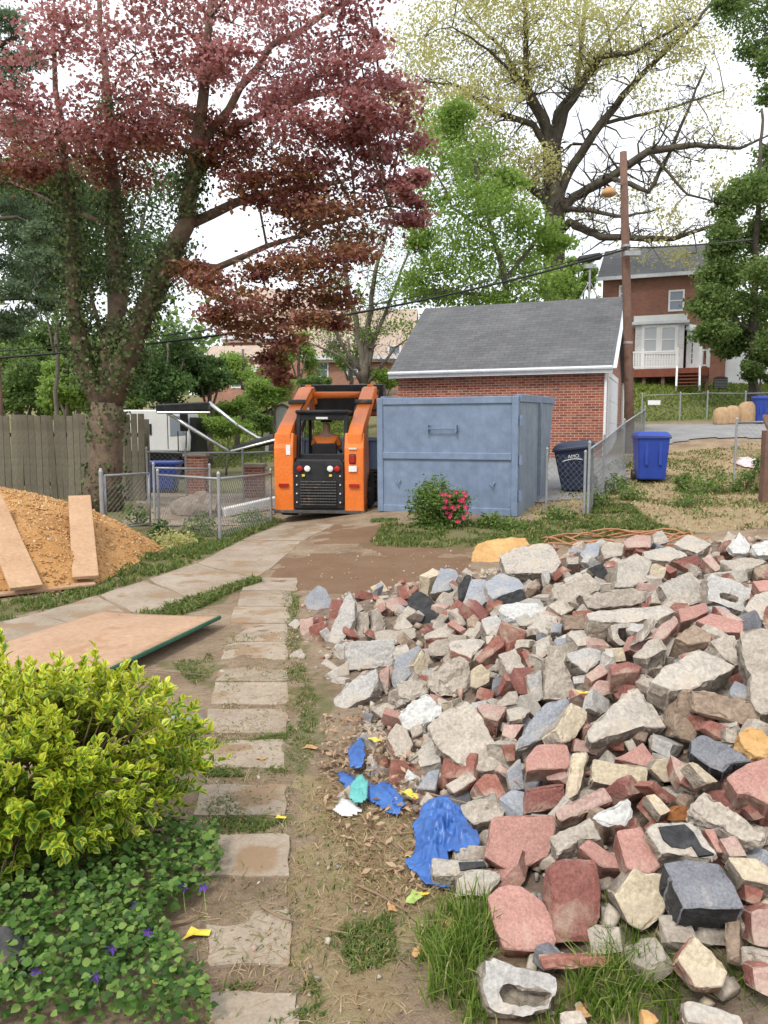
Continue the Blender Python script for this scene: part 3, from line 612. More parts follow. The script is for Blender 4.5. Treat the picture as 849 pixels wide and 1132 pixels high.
o = empty('fence_post', at(848, 520, 13.4), label='rusty brown square timber post cut by the right edge', cat='post'); o.location.z = tz(o.location.x, 13.4)
MB().prism([(-.09, -.09, -.3), (.09, -.09, -.3), (.09, .09, -.3), (-.09, .09, -.3)], (0, 0, 1.55)).obj('shaft', 'pole_wood', o, bevel=.015); MB().prism([(-.09,-.09,1.25),(.09,-.09,1.25),(.09,.09,1.45),(-.09,.09,1.45)], (0, 0, .08)).obj('cap', 'pole_wood', o, bevel=.015)
# ------------------------------------------------------------------ skid loader, seen from behind
bs = at(353, 575, 14.0)
sk = empty('skid_loader', (bs.x, 14.0, tz(bs.x, 14.6)), R(-6), label='orange and black skid loader seen from behind, arms raised', cat='loader')
MB().prism([(-.5, 0.1, .22), (-.5, 2.35, .22), (-.5, 2.55, .5), (-.5, 2.45, .85), (-.5, 1.2, .98), (-.5, .1, 1.08)], (1.0, 0, 0)).obj('body', 'black_steel', sk, bevel=.02)
for s in (-1, 1):
    t_ = MB().prism([(s*.47, 0.0, .14), (s*.47, .62, .14), (s*.47, .78, .9), (s*.47, .62, 1.5), (s*.47, .05, 1.58), (s*.47, -.02, 1.3)], (s*.36, 0, 0)).obj('tower', 'orange_paint', sk, bevel=.025)
    MB().span((s*.56, -.05, .60), (s*.74, -.005, .655)).obj('reflector', 'red_lens', t_)
    if s > 0:
        MB().span((.56, -.05, 1.02), (.68, -.004, 1.2)).obj('tail_light', 'black_steel', t_, bevel=.02); MB().span((.575, -.06, 1.04), (.665, -.051, 1.18)).obj('lamp_lens', 'red_lens', t_, bevel=.01)
        MB().span((.555, -.045, .88), (.7, -.004, .985)).obj('decal', 'white_paint', t_); MB().span((.555, -.045, 1.28), (.7, -.002, 1.31)).obj('decal', 'rim_white', t_)
    else: MB().span((-.6, -.03, 1.18), (-.52, .0, 1.36)).obj('decal', 'white_paint', t_)
MB().box((0, .03, .14), (1.7, .1, .06)).obj('bumper', 'dark_steel', sk, bevel=.01)
MB().span((-.83, .04, .17), (.83, .5, .26)).obj('skid_plate', 'dark_steel', sk)
dr = MB().prism([(-.46, -.03, .2), (.46, -.03, .2), (.46, -.05, 1.0), (.4, -.03, 1.1), (-.4, -.03, 1.1), (-.46, -.05, 1.0)], (0, .13, 0)).obj('rear_door', 'black_steel', sk, bevel=.02)
for k in range(9): MB().span((-.33, -.075, .27+k*.052), (.33, -.052, .292+k*.052)).obj('grille_slat', 'dark_steel', dr)
for k in range(13): MB().span((-.33+k*.053, -.068, .265), (-.322+k*.053, -.053, .735)).obj('grille_bar', 'black_steel', dr)
MB().span((-.3, -.072, .79), (-.25, -.052, .83)).obj('badge', 'yellow_leaf', dr); MB().span((.2, -.072, .79), (.25, -.052, .83)).obj('badge', 'yellow_leaf', dr)
for x, mt in ((-.34, 'red_lens'), (-.2, 'white_lens'), (.22, 'white_lens'), (.35, 'red_lens')):
    MB().lathe([(.052, -.052), (.058, -.075), (.04, -.085)], 14, 'y', (x, 0, .93)).obj('lamp', mt, dr, smooth=True)
for x in (-.4, .4):
    for z in (.32, .48, .64, .8): MB().lathe([(.016, -.05), (.014, -.07)], 8, 'y', (x, 0, z)).obj('bolt', 'rim_white', dr)
# cab
cab = MB()
for x in (-.46, .46):
    cab.bar((x, .28, 1.08), (x*.96, .42, 1.95), .08, .09); cab.bar((x, 1.55, .95), (x*.96, 1.4, 1.95), .07, .07)
    cab.bar((x, .28, 1.1), (x, 1.55, 1.0), .06, .1)
cab.box((0, .34, 1.14), (.92, .07, .1)); cab.box((0, .4, 1.86), (.9, .07, .1))
cb_ = cab.obj('cab_frame', 'black_steel', sk, bevel=.012)
MB().prism([(-.5, .3, 1.93), (.5, .3, 1.93), (.5, 1.55, 1.93), (-.5, 1.55, 1.93)], (0, 0, .07)).obj('cab_roof', 'black_steel', sk, bevel=.03)
MB().span((-.1, .27, 1.83), (.12, .3, 1.87)).obj('sticker', 'white_paint', sk)
for k in range(7):
    for x in (-.455, .455): MB().tube([(x, .42+k*.15, 1.1), (x, .5+k*.14, 1.92)], .008, 5).obj('guard_rod', 'black_steel', sk)
MB().span((-.26, .62, .95), (.26, 1.15, 1.06)).obj('seat', 'dark_cloth', sk, bevel=.04)
MB().span((-.24, .56, 1.06), (.24, .66, 1.38)).obj('seat_back', 'dark_cloth', sk, bevel=.04)
MB().span((-.5, .1, 1.085), (.5, .32, 1.12)).obj('engine_cover', 'black_steel', sk)
# lift arms, cylinders, bucket
for s in (-1, 1):
    am = MB(); x = s*.66
    pf = [(.0, 1.3), (.0, 1.57), (.25, 1.72), (2.0, 2.5), (2.3, 2.54), (2.56, 2.42), (2.64, 2.2), (2.4, 2.16), (2.2, 2.28), (1.95, 2.26), (.6, 1.6), (.5, 1.3)]
    am.prism([(x-.13, y, z) for y, z in pf], (.27, 0, 0)); la = am.obj('lift_arm', 'orange_paint', sk, bevel=.02)
    for yy, zz in ((.3, 1.5), (1.2, 2.18), (2.35, 2.42)): MB().lathe([(.05, -.16), (.05, .17)], 10, 'x', (x, yy, zz)).obj('pivot_pin', 'dark_steel', la)
    MB().bar((x, 2.25, 2.5), (x, 3.0, 2.05), .13, .22).obj('arm_knee', 'orange_paint', sk, bevel=.02)
    MB().tube([(s*.52, .35, 1.3), (s*.54, 1.3, 1.78)], .045, 10).obj('cylinder', 'rim_white', sk, smooth=True); MB().tube([(s*.54, 1.3, 1.78), (s*.56, 2.2, 2.3)], .025, 10).obj('piston_rod', 'silver', sk, smooth=True)
    MB().tube([(s*.53, .2, 1.55), (s*.53, 1.0, 2.05), (s*.53, 2.2, 2.5)], .016, 6).obj('hose_line', 'black_steel', sk)
MB().tube([(-.66, 2.15, 2.36), (.66, 2.15, 2.36)], .07, 10).obj('cross_tube', 'orange_paint', sk, smooth=True)
MB().prism([(-.88, 2.75, 2.05), (-.88, 3.5, 1.95), (-.88, 3.62, 2.0), (-.88, 3.05, 2.12), (-.88, 2.88, 2.62), (-.88, 2.72, 2.6)], (1.76, 0, 0)).obj('bucket', 'black_steel', sk)
for s in (-1, 1): MB().prism([(s*.88, 2.75, 2.05), (s*.88, 3.5, 1.95), (s*.88, 3.0, 2.6), (s*.88, 2.72, 2.62)], (s*.03, 0, 0)).obj('bucket_side', 'dark_steel', sk)
# wheels
def wheel(x, y, r, wd, par, s):
    w = empty('wheel', (x, y, r)); w.parent = par
    MB().lathe([(r*.55, -wd/2), (r*.9, -wd/2), (r*.97, -wd*.36), (r*.97, wd*.36), (r*.9, wd/2), (r*.55, wd/2)], 24, 'x').obj('tyre', 'rubber', w)
    tr = MB()
    for k in range(20):
        a = 2*math.pi*k/20
        for q in (-1, 1): tr.box((q*wd*.24, math.cos(a+q*.08)*r*.975, math.sin(a+q*.08)*r*.975), (wd*.5, .055, .05), Matrix.Rotation(a+q*.08, 3, 'X') @ Matrix.Rotation(math.pi/2, 3, 'X'))
    tr.obj('tread', 'rubber', w)
    MB().lathe([(r*.56, -wd*.1), (r*.56, wd*.35), (r*.48, wd*.4), (r*.42, wd*.1), (r*.2, wd*.12), (r*.12, wd*.25)] if s > 0 else [(r*.56, wd*.1), (r*.56, -wd*.35), (r*.48, -wd*.4), (r*.42, -wd*.1), (r*.2, -wd*.12), (r*.12, -wd*.25)], 18, 'x').obj('rim', 'rim_white', w)
for s in (-1, 1):
    for y in (.85, 1.95): wheel(s*.73, y, .41, .29, sk, s)
# operator
def skin_person(name, joints, edges, root, mat, parent=None):
    me = bpy.data.meshes.new(name); me.from_pydata([j[0] for j in joints], edges, []); o = link(name, me, parent)
    md = o.modifiers.new('skin', 'SKIN'); md.use_smooth_shade = True
    for i, j in enumerate(joints): sv = me.skin_vertices[0].data[i]; sv.radius = j[1]; sv.use_root = (i == root)
    o.modifiers.new('sub', 'SUBSURF').levels = 2; o.modifiers['sub'].render_levels = 2; me.materials.append(MATS[mat]); return o
pr_ = empty('person', sk.matrix_basis @ Vector((0, .78, .98)), R(-6), label='person in orange shirt seated in the loader cab, seen from behind', cat='person')
skin_person('body', [((0,0,.1),(.15,.11)),((0,0,.32),(.13,.1)),((0,-.01,.5),(.15,.1)),((0,.0,.6),(.06,.06)),((0,.03,.68),(.075,.085)),((0,.03,.8),(.085,.1)),
  ((-.17,0,.53),(.06,.06)),((-.25,.05,.3),(.047,.047)),((-.24,.27,.24),(.04,.04)),((-.23,.36,.26),(.045,.03)),((.17,0,.53),(.06,.06)),((.25,.05,.3),(.047,.047)),((.24,.27,.24),(.04,.04)),((.23,.36,.26),(.045,.03)),
  ((-.1,.03,.06),(.09,.09)),((-.13,.42,.1),(.07,.07)),((-.13,.5,-.25),(.055,.055)),((-.13,.6,-.3),(.045,.035)),((.1,.03,.06),(.09,.09)),((.13,.42,.1),(.07,.07)),((.13,.5,-.25),(.055,.055)),((.13,.6,-.3),(.045,.035))],
  [(0,1),(1,2),(2,3),(3,4),(4,5),(2,6),(6,7),(7,8),(8,9),(2,10),(10,11),(11,12),(12,13),(0,14),(14,15),(15,16),(16,17),(0,18),(18,19),(19,20),(20,21)], 0, 'skin', pr_)
skin_person('shirt', [((0,-.005,.12),(.19,.135)),((0,-.005,.32),(.19,.13)),((0,-.01,.48),(.2,.125)),((-.19,0,.5),(.09,.085)),((-.26,.05,.33),(.068,.068)),((.19,0,.5),(.09,.085)),((.26,.05,.33),(.068,.068))], [(0,1),(1,2),(2,3),(3,4),(2,5),(5,6)], 0, 'shirt_orange', pr_)
MB().lathe([(.108, .0), (.112, .05), (.09, .11), (.03, .14)], 14, c=(0, .03, .8)).obj('cap', 'dark_cloth', pr_, smooth=True)

# ------------------------------------------------------------------ dumpster
DA = R(-21); dl, drr = Vector((-.1, 13.75, .2)), Vector((2.22, 12.75, .2)); DW = 2.5; DL = 3.7; DH = 2.0
dp = empty('dumpster', (drr.x, drr.y, .2), DA, label='large blue-grey steel dumpster with panelled rear gate', cat='dumpster'); dp.rotation_euler = (R(1.5), 0, DA)
# local: x from -DW to 0, y back
gate = MB().span((-DW+.05, .03, .06), (-.05, .07, DH-.03)).obj('gate', 'blue_steel', dp)
for a, b in (((-DW, 0, 0), (-DW+.11, .1, DH)), ((-.11, 0, 0), (0, .1, DH)), ((-DW+.11, .0, DH-.12), (-.11, .1, DH)), ((-DW+.11, 0, .0), (-.11, .1, .13)), ((-DW+.11, -.005, DH*.5-.06), (-.11, .1, DH*.5+.06))):
    MB().span(a, b).obj('gate_tube', 'blue_steel', gate, bevel=.012)
hb = MB().tube([(-1.55, -.05, 1.47), (-1.05, -.05, 1.47)], .012, 6).obj('gate_handle', 'blue_steel', gate)
for x in (-1.55, -1.05): MB().span((x-.015, -.06, 1.41), (x+.015, .028, 1.53)).obj('handle_lug', 'blue_steel', hb)
for x in (-2.1, -.42): MB().tube([(x-.05, .02, .55), (x, -.03, .5), (x+.03, .01, .57)], .015, 6).obj('hook', 'blue_steel', gate)
for s, x0, x1 in ((1, -.05, 0), (-1, -DW, -DW+.05)):
    MB().prism([(x0, .11, .08), (x0, DL-.75, .08), (x0, DL, DH-.02), (x0, .11, DH-.02)], (x1-x0, 0, 0)).obj('side_wall', 'blue_steel_worn', dp)
    MB().prism([(x0-.03*s, .11, DH-.1), (x0-.03*s, DL+.03, DH-.1), (x0-.03*s, DL+.05, DH+.03), (x0-.03*s, .11, DH+.03)], (s*(abs(x1-x0)+.06) if s > 0 else x1-x0+.03, 0, 0)).obj('top_rail', 'blue_steel', dp, bevel=.01)
    for k in range(1 if s > 0 else 4): y = (1.9 if s > 0 else .75)+k*.62; xx = .0 if s > 0 else -DW; MB().span((xx, y, .15), (xx+s*.06, y+.08, DH-.1)).obj('side_rib', 'blue_steel_worn', dp)
    MB().span((x0-.0, .11, -.02), (x1+.0, DL-.7, .079)).obj('bottom_rail', 'blue_steel_worn', dp)
MB().span((-DW+.06, .1, .1), (-.06, DL-.8, .16)).obj('bottom', 'dark_steel', dp)
MB().prism([(-DW+.05, DL-.76, .1), (-DW+.05, DL-.7, .1), (-DW+.05, DL, DH), (-DW+.05, DL-.06, DH)], (DW-.1, 0, 0)).obj('front_wall', 'blue_steel_worn', dp)
for z in (.35, .95, 1.6): MB().lathe([(.035, -.08), (.035, .08)], 10, c=(.035, .06, z)).obj('hinge', 'blue_steel', dp)
for x in (-DW+.35, -.35): MB().lathe([(.1, -.06), (.1, .06)], 14, 'x', (x, .4, -.06)).obj('roller', 'dark_steel', dp)
MB().box((-1.25, 1.6, -.06), (1.2, 3.0, .1)).obj('skid_rail', 'dark_steel', dp)
# second, lower container just visible between loader and dumpster
c2p = at(415, 556, 16.9); c2 = empty('container', (c2p.x+.35, 16.9, .3), DA*.6, label='low blue steel container half hidden behind the skid loader', cat='container')
MB().span((-2.2, 0, 0), (0, .06, 1.12)).obj('side_wall', 'blue_steel', c2); MB().span((-2.25, -.05, 1.12), (.02, .1, 1.2)).obj('top_rail', 'blue_steel', c2, bevel=.01)
MB().span((-.06, .06, 0), (0, 2.5, 1.12)).obj('end_wall', 'blue_steel', c2); MB().span((-2.2, .06, 0), (-2.14, 2.5, 1.12)).obj('end_wall', 'blue_steel', c2); MB().span((-2.14, .06, -.02), (-.06, 2.5, .05)).obj('bottom', 'dark_steel', c2); MB().span((-2.2, 2.5, 0), (0, 2.56, 1.12)).obj('side_wall', 'blue_steel', c2)
for k in range(5): MB().span((-2.1+k*.5, -.06, .02), (-2.0+k*.5, -.001, 1.119)).obj('rib', 'blue_steel', c2)

# ------------------------------------------------------------------ wheeled bins
def wheeled_bin(loc, rz, tilt, body, label, h=1.08, w=.66, logo=None):
    b = empty('wheeled_bin', loc, rz, label=label, cat='bin'); b.rotation_euler = (tilt[0], tilt[1], rz); bt = w*.39; d = w*.5
    mb = MB(); mb.add([(-bt, -d*.75, .06), (bt, -d*.75, .06), (bt, d*.75, .06), (-bt, d*.75, .06), (-w/2*.93, -d, h*.9), (w/2*.93, -d, h*.9), (w/2*.93, d, h*.9), (-w/2*.93, d, h*.9)], [(0,3,2,1),(4,5,6,7),(0,1,5,4),(1,2,6,5),(2,3,7,6),(3,0,4,7)])
    bd = mb.obj('body', body, b, bevel=.03)
    MB().span((-w/2, -d-.03, h*.865), (w/2, d+.03, h*.905)).obj('rim', body, b, bevel=.012)
    ld = MB(); ld.add([(-w/2-.01, -d-.05, h*.91), (w/2+.01, -d-.05, h*.91), (w/2+.01, d+.05, h*.91), (-w/2-.01, d+.05, h*.91), (-w/2*.8, -d*.8, h), (w/2*.8, -d*.8, h), (w/2*.8, d*.9, h), (-w/2*.8, d*.9, h)], [(0,3,2,1),(4,5,6,7),(0,1,5,4),(1,2,6,5),(2,3,7,6),(3,0,4,7)])
    ld.obj('lid', body, b, bevel=.025); MB().tube([(-w*.4, d+.05, h*.93), (-w*.38, d+.13, h*.95), (w*.38, d+.13, h*.95), (w*.4, d+.05, h*.93)], .016, 6).obj('handle', body, b)
    for s in (-1, 1):
        MB().lathe([(.13, -.03), (.13, .03)], 14, 'x', (s*w*.44, d*.7, .13)).obj('wheel', 'rubber', b)
        MB().span((s*w*.2-.03, -d*.97, h*.35), (s*w*.2+.03, -d*.88, h*.84)).obj('rib', body, b)
    if logo: 
        cu = bpy.data.curves.new('logo', 'FONT'); cu.body = logo; cu.size = .1; cu.align_x = 'CENTER'; cu.extrude = .002; cu.materials.append(MATS['white_paint'])
        tmp_ = bpy.data.objects.new('lettering_text', cu); C.objects.link(tmp_); bpy.context.view_layer.update(); lm_ = bpy.data.meshes.new_from_object(tmp_.evaluated_get(bpy.context.evaluated_depsgraph_get())); bpy.data.objects.remove(tmp_); lo = link('lettering', lm_, b); lo.location = (0.03, -d-.004, h*.71); lo.rotation_euler = (R(94), 0, 0)
        MB().tube([(-.2+.4*t, -d-.001, h*.66+.03*math.sin(3.14*t)) for t in np.linspace(0, 1, 8)], .009, 5).obj('swoosh', 'white_paint', b)
    return b
q = at(718, 531, 17); wheeled_bin((q.x, 17, tz(q.x, 17)), R(-8), (0, 0), 'blue_plastic', 'bright blue wheeled bin standing right of the chain link fence', 1.1, .72)
q = at(644, 532, 15.6); wheeled_bin((q.x, 15.9, tz(q.x, 15.9)+.02), R(-22), (R(4), R(-7)), 'navy_plastic', 'dark navy wheeled bin tilted left of the chain link fence by the garage', 1.02, .76, 'AMO')
q = at(839, 470, 33); wheeled_bin((q.x, 33, tz(q.x, 33)), R(4), (0, 0), 'blue_plastic', 'far blue bin standing beside the paper bags', 1.2, .5)
def paper_bag(loc, w, h, label):
    mb = MB(); n = 14; vs = []; lv = [(0, .92), (.1, 1), (.5, 1.06), (.8, .95), (.93, .7), (1, .45)]
    for t, s in lv:
        for k in range(n):
            a = 2*math.pi*k/n; r = (abs(math.cos(a))**4+abs(math.sin(a))**4)**-.25; j = 1+random.uniform(-.05, .05); vs.append((math.cos(a)*r*w/2*s*j, math.sin(a)*r*w*.38*s*j, h*t+random.uniform(-.02, .02)*(t > 0)))
    fs = [(i*n+k, i*n+(k+1) % n, (i+1)*n+(k+1) % n, (i+1)*n+k) for i in range(len(lv)-1) for k in range(n)] + [tuple(range(n)), tuple((len(lv)-1)*n+k for k in range(n))]
    o = mb.add(vs, fs).obj('paper_bag', 'paper_bag', smooth=True); o.location = loc; T(o, label, 'bag', 'paper yard bags by the far fence'); return o
for px, w, h, l in ((797, .62, .75, 'leftmost of three brown paper bags by the far fence'), (809, .6, .8, 'middle brown paper bag by the far fence'), (825, .75, .95, 'tallest brown paper bag, next to the far blue bin')):
    q = at(px, 470, 33.2); paper_bag((q.x, 33.2, tz(q.x, 33.2)), w, h, l)

# ------------------------------------------------------------------ white roll-off truck behind the left fences
TD = 32; tb = at(150, 500, TD); zt = tz(tb.x, TD)
tk = empty('truck', (tb.x, TD, zt), R(0), label='white cab-over truck with raised tarp arms behind the left fences', cat='truck')
cz0, cz1 = at(0, 499, TD).z-zt, at(0, 453, TD).z-zt; cx1 = at(209, 470, TD).x-tb.x
MB().prism([(-.6, 0, cz0), (cx1, 0, cz0), (cx1+.05, 0, cz0+.6), (cx1-.18, 0, cz1-.08), (cx1-.4, 0, cz1), (-.6, 0, cz1)], (0, 2.3, 0)).obj('cab', 'white_paint', tk, bevel=.06)
x0, x1 = at(188, 470, TD).x-tb.x, at(205, 470, TD).x-tb.x
z0, z1 = at(0, 482, TD).z-zt, at(0, 460, TD).z-zt
MB().prism([(x0, -.02, z0), (x1, -.02, z0+.05), (x1-.12, -.02, z1), (x0, -.02, z1)], (0, .018, 0)).obj('side_window', 'glass_far', tk)
MB().span((x0-.85, -.035, z0+.05), (x0-.77, -.005, z0+.5)).obj('door_handle', 'black_steel', tk)
MB().span((x0-.12, -.012, cz0+.1), (x0-.09, -.001, cz1-.2)).obj('door_seam', 'dark_steel', tk)
mr = MB().span((x1-.1, -.5, z0+.2), (x1+.22, -.4, z1+.1)).obj('mirror', 'black_steel', tk, bevel=.03)
MB().tube([(x1+.1, -.45, z0-.8), (x1+.15, -.45, z0+.3)], .03, 6).obj('mirror_arm', 'black_steel', mr); MB().tube([(x1+.1, -.45, z0-.8), (x1-.05, .0, z0-.75)], .03, 6).obj('mirror_arm', 'black_steel', mr); MB().tube([(x1-.2, -.45, z0-.8), (x1-.2, -.45, z0+.2)], .025, 6).obj('mirror_arm', 'black_steel', mr)
MB().span((cx1+.0, .1, cz0-.3), (cx1+.25, 2.2, cz1-.3)).obj('grille', 'black_steel', tk, bevel=.03)
MB().span((-3, .3, cz0-.4), (cx1, 2.0, cz0-.02)).obj('chassis', 'black_steel', tk)
for x in (.3, 1.6): wheel(x, .3, .5, .3, tk, -1); wheel(x, 2.0, .5, .3, tk, 1)
def tp(px, py, D): return at(px, py, D)-tk.location
MB().bar(tp(174, 452, TD-1.2), tp(231, 449, TD-1.2), .5, .34).obj('tarp_roller', 'black_steel', tk, bevel=.05)
MB().tube([tp(174, 456, TD-1.5), tp(232, 456, TD-1.5)], .05, 8).obj('roller_bar', 'silver', tk)
MB().tube([tp(175, 450, TD-1.3), tp(215, 476, TD-1.3), tp(254, 500, TD-1.3)], .075, 8).obj('tarp_arm', 'silver', tk, smooth=True)
MB().tube([tp(231, 445, TD-.4), tp(262, 470, TD-.4), tp(284, 484, TD-.4), tp(296, 487, TD-.4)], .075, 8).obj('tarp_arm', 'silver', tk, smooth=True)
MB().tube([tp(258, 497, TD-1), tp(303, 485, TD-1)], [.13, .2], 8).obj('hinge_beam', 'black_steel', tk); MB().tube([tp(255, 499, TD-1.35), tp(305, 486, TD-1.35)], .05, 8).obj('hinge_rod', 'silver', tk)
# things in the fenced yard on the left
q = ground(213, 560); 
def rock_mesh(name, r, seed, mat, sq=(1, 1, .7), amp=.25, sub=3):
    bm = bmesh.new(); bmesh.ops.create_icosphere(bm, subdivisions=sub, radius=1)
    for v in bm.verts:
        n_ = noise.noise(v.co*1.3+Vector((seed*3.7, 0, 0))); n2 = noise.noise(v.co*3.5+Vector((seed*1.7, 5, 0))); s = 1+amp*n_*1.6+amp*.4*n2
        v.co = Vector((v.co.x*sq[0]*r*s, v.co.y*sq[1]*r*s, v.co.z*sq[2]*r*s))
    me = bpy.data.meshes.new(name); bm.to_mesh(me); bm.free(); me.materials.append(MATS[mat]); return me
surfmat('boulder', (.2,.16,.13), (.36,.3,.25), 4, .95, .8, .02, 14)
o = link('boulder', rock_mesh('boulder', .42, 3, 'boulder', (1.1,.8,.75))); o.location = (at(213,556,15).x, 15.4, tz(-3.5,15.4)+.15); T(o, 'brown-grey boulder behind the low chain link fence', 'boulder')
bpier = empty('brick_pier', (at(282, 545, 18.6).x, 18.6, tz(-3, 18.6)), label='short red brick pier with pale cap left of the skid loader', cat='pier')
MB().span((-.22, -.22, -.2), (.22, .22, .72)).obj('shaft', 'garage_brick', bpier, uv=True); MB().span((-.27, -.27, .72), (.27, .27, .82)).obj('cap', 'walk_concrete', bpier, bevel=.02)
b2 = empty('brick_pier', (at(218, 545, 19.6).x, 19.6, tz(-4.5, 19.6)), label='red brick pier behind the far left chain link, near the truck', cat='pier')
MB().span((-.25, -.22, -.2), (.25, .22, .95)).obj('shaft', 'garage_brick', b2, uv=True); MB().span((-.29, -.26, .95), (.29, .26, 1.03)).obj('cap', 'walk_concrete', b2, bevel=.02)
k0, k1 = at(246, 562, 15.4), at(306, 545, 16.3); k0.z = tz(k0.x, k0.y); k1.z = tz(k1.x, k1.y)
o = MB().bar(k0+Vector((0, 0, .08)), k1+Vector((0, 0, .2)), .2, .18).obj('kerb_stone', 'white_paint', bevel=.02); T(o, 'long pale concrete kerb in the fenced yard left of the loader', 'kerb')
tub = empty('storage_tub', (at(172, 512, 20).x, 20, tz(-6, 20)), R(5), label='blue plastic tub beyond the fence below the truck', cat='tub')
MB().add([(-.5,-.35,.1),(.5,-.35,.1),(.5,.35,.1),(-.5,.35,.1),(-.6,-.42,.72),(.6,-.42,.72),(.6,.42,.72),(-.6,.42,.72)], [(0,3,2,1),(4,5,6,7),(0,1,5,4),(1,2,6,5),(2,3,7,6),(3,0,4,7)]).obj('body', 'blue_plastic', tub, bevel=.03)
MB().span((-.64,-.46,.72), (.64,.46,.8)).obj('rim', 'blue_plastic', tub, bevel=.02); MB().span((-.5,-.35,0), (.5,.35,.1)).obj('foot', 'navy_plastic', tub)
sh = empty('overgrown_shed', (at(312, 470, 40).x, 40, tz(-5, 40)), label='small white shed overgrown with ivy on the slope', cat='shed'); sh.name = 'garden_shed'
MB().prism([(-.9,0,-.5),(.9,0,-.5),(.9,0,1.9),(0,0,2.3),(-.9,0,1.9)], (0, 1.8, 0)).obj('wall', 'siding', sh, uv=True)
for s in (-1, 1): MB().add([(0,-.1,2.32),(s*1.05,-.1,1.88),(s*1.05,1.9,1.88),(0,1.9,2.32),(0,-.1,2.4),(s*1.05,-.1,1.96),(s*1.05,1.9,1.96),(0,1.9,2.4)], [(0,3,2,1),(4,5,6,7),(0,1,5,4),(2,3,7,6),(0,4,7,3),(1,2,6,5)]).obj('roof', 'shingle', sh, uv=True)
# ------------------------------------------------------------------ heap of orange chips on boards, planks, plywood sheet
CH = np.array([ground(*p)[:2] for p in ((-120,640),(-60,668),(0,660),(60,655),(112,645),(150,622),(178,606))] + [(-3.9,11.6),(-4.6,12.6),(-6.5,13.2),(-8.2,12.2),(-8,9)])
def chip_h(x, y):
    d = np.where(inside(CH, x, y), edge_dist(CH, x, y), 0); return .98*(1-np.exp(-d/1.05)) + .05*(fbm(x, y, 2.5, 31)-.5)*np.clip(d*3, 0, 1)
gx, gy = np.meshgrid(np.linspace(-8.6, -2.2, 130), np.linspace(7, 13.4, 130)); hz_ = chip_h(gx, gy); id_ = np.arange(gx.size).reshape(gx.shape)
keep = (hz_[:-1, :-1]+hz_[1:, 1:]+hz_[1:, :-1]+hz_[:-1, 1:]) > 0
f = np.stack([id_[:-1, :-1], id_[:-1, 1:], id_[1:, 1:], id_[1:, :-1]], -1)[keep]
me = np_mesh('wood_chip_heap', np.stack([gx.ravel(), gy.ravel(), (terr(gx, gy)+hz_+.01+(fbm(gx, gy, 9, 40)-.5)*.05*(hz_ > 0)).ravel()], 1), f, 'chip')
me.polygons.foreach_set('use_smooth', [True]*len(me.polygons)); ch = link('wood_chip_heap', me); T(ch, 'large heap of orange-brown wood chips beside the board fence', 'heap')
def bits(n, pos, size, mat, name, parent=None, flat=.45, rnd=None, up=None):
    """many small irregular lumps joined into one mesh: squashed boxes"""
    base = np.array([(x, y, z) for z in (-1, 1) for y in (-1, 1) for x in (-1, 1)], float)*.5
    fc = np.array([(0,2,3,1),(4,5,7,6),(0,1,5,4),(2,6,7,3),(0,4,6,2),(1,3,7,5)])
    v = base[None]*(1+rng.uniform(-.35, .35, (n, 8, 3))); v *= size[:, None, None]*np.stack([rng.uniform(.8, 1.5, n), rng.uniform(.6, 1, n), rng.uniform(.5, 1, n)*flat*1.6], 1)[:, None, :]
    q = rng.normal(size=(n, 4)); q[:, 1:3] *= .5; q = unit(q); w, x, y, z = q.T
    Rm = np.stack([1-2*(y*y+z*z), 2*(x*y-z*w), 2*(x*z+y*w), 2*(x*y+z*w), 1-2*(x*x+z*z), 2*(y*z-x*w), 2*(x*z-y*w), 2*(y*z+x*w), 1-2*(x*x+y*y)], 1).reshape(n, 3, 3)
    v = np.einsum('nij,nkj->nki', Rm, v) + pos[:, None, :]
    fs = (fc[None]+8*np.arange(n)[:, None, None]).reshape(-1, 4); rr = np.repeat(rng.uniform(0, 1, n) if rnd is None else rnd, 6)
    me = np_mesh(name, v.reshape(-1, 3), fs, mat, rr); o = link(name, me, parent); o['kind'] = 'stuff'; return o
def attrmat(name, stops, rough=.9, bs=.4):
    m, nt, b, o = nmat(name); a = node(nt, 'ShaderNodeAttribute'); a.attribute_name = 'rnd'; r = ramp(nt, stops, 'CONSTANT' if len(stops) > 4 else 'LINEAR'); nt.links.new(a.outputs['Fac'], r.inputs[0])
    geo = node(nt, 'ShaderNodeNewGeometry'); n = noise_n(nt, geo.outputs['Position'], 60, 4, .6); r2 = ramp(nt, [(.3, (.75,)*3), (.7, (1.15,)*3)]); nt.links.new(n.outputs['Fac'], r2.inputs[0])
    nt.links.new(mixc(nt, 1, r.outputs[0], r2.outputs[0], 'MULTIPLY'), b.inputs['Base Color']); b.inputs['Roughness'].default_value = rough; bump(nt, b, n.outputs['Fac'], bs, .004); return m
attrmat('chip_bits', [(0, (.3,.15,.05)), (.35, (.46,.25,.09)), (.8, (.56,.34,.15)), (1, (.66,.5,.32))])
p = scatter(CH, 14000); s = rng.uniform(.008, .026, len(p)); s[rng.random(len(p)) < .03] *= 2
bits(len(p), np.c_[p, terr(p[:, 0], p[:, 1])+chip_h(p[:, 0], p[:, 1])+.012], s, 'chip_bits', 'loose_chips', ch)
def plank(a, b, w, t, label, mat='plank_wood', up=(0, 0, 1)):
    mb = MB(); mb.bar(a, b, w, t, up); o = mb.obj('plank', mat, bevel=.006); T(o, label, 'plank'); return o
pa, pb_ = ground(92, 648), None
def onchip(px, py, lift=.06):
    q = ground(px, py, lambda x, y: terr(x, y)+np.maximum(chip_h(np.asarray(x, float), np.asarray(y, float)), 0)); return q+Vector((0, 0, lift))
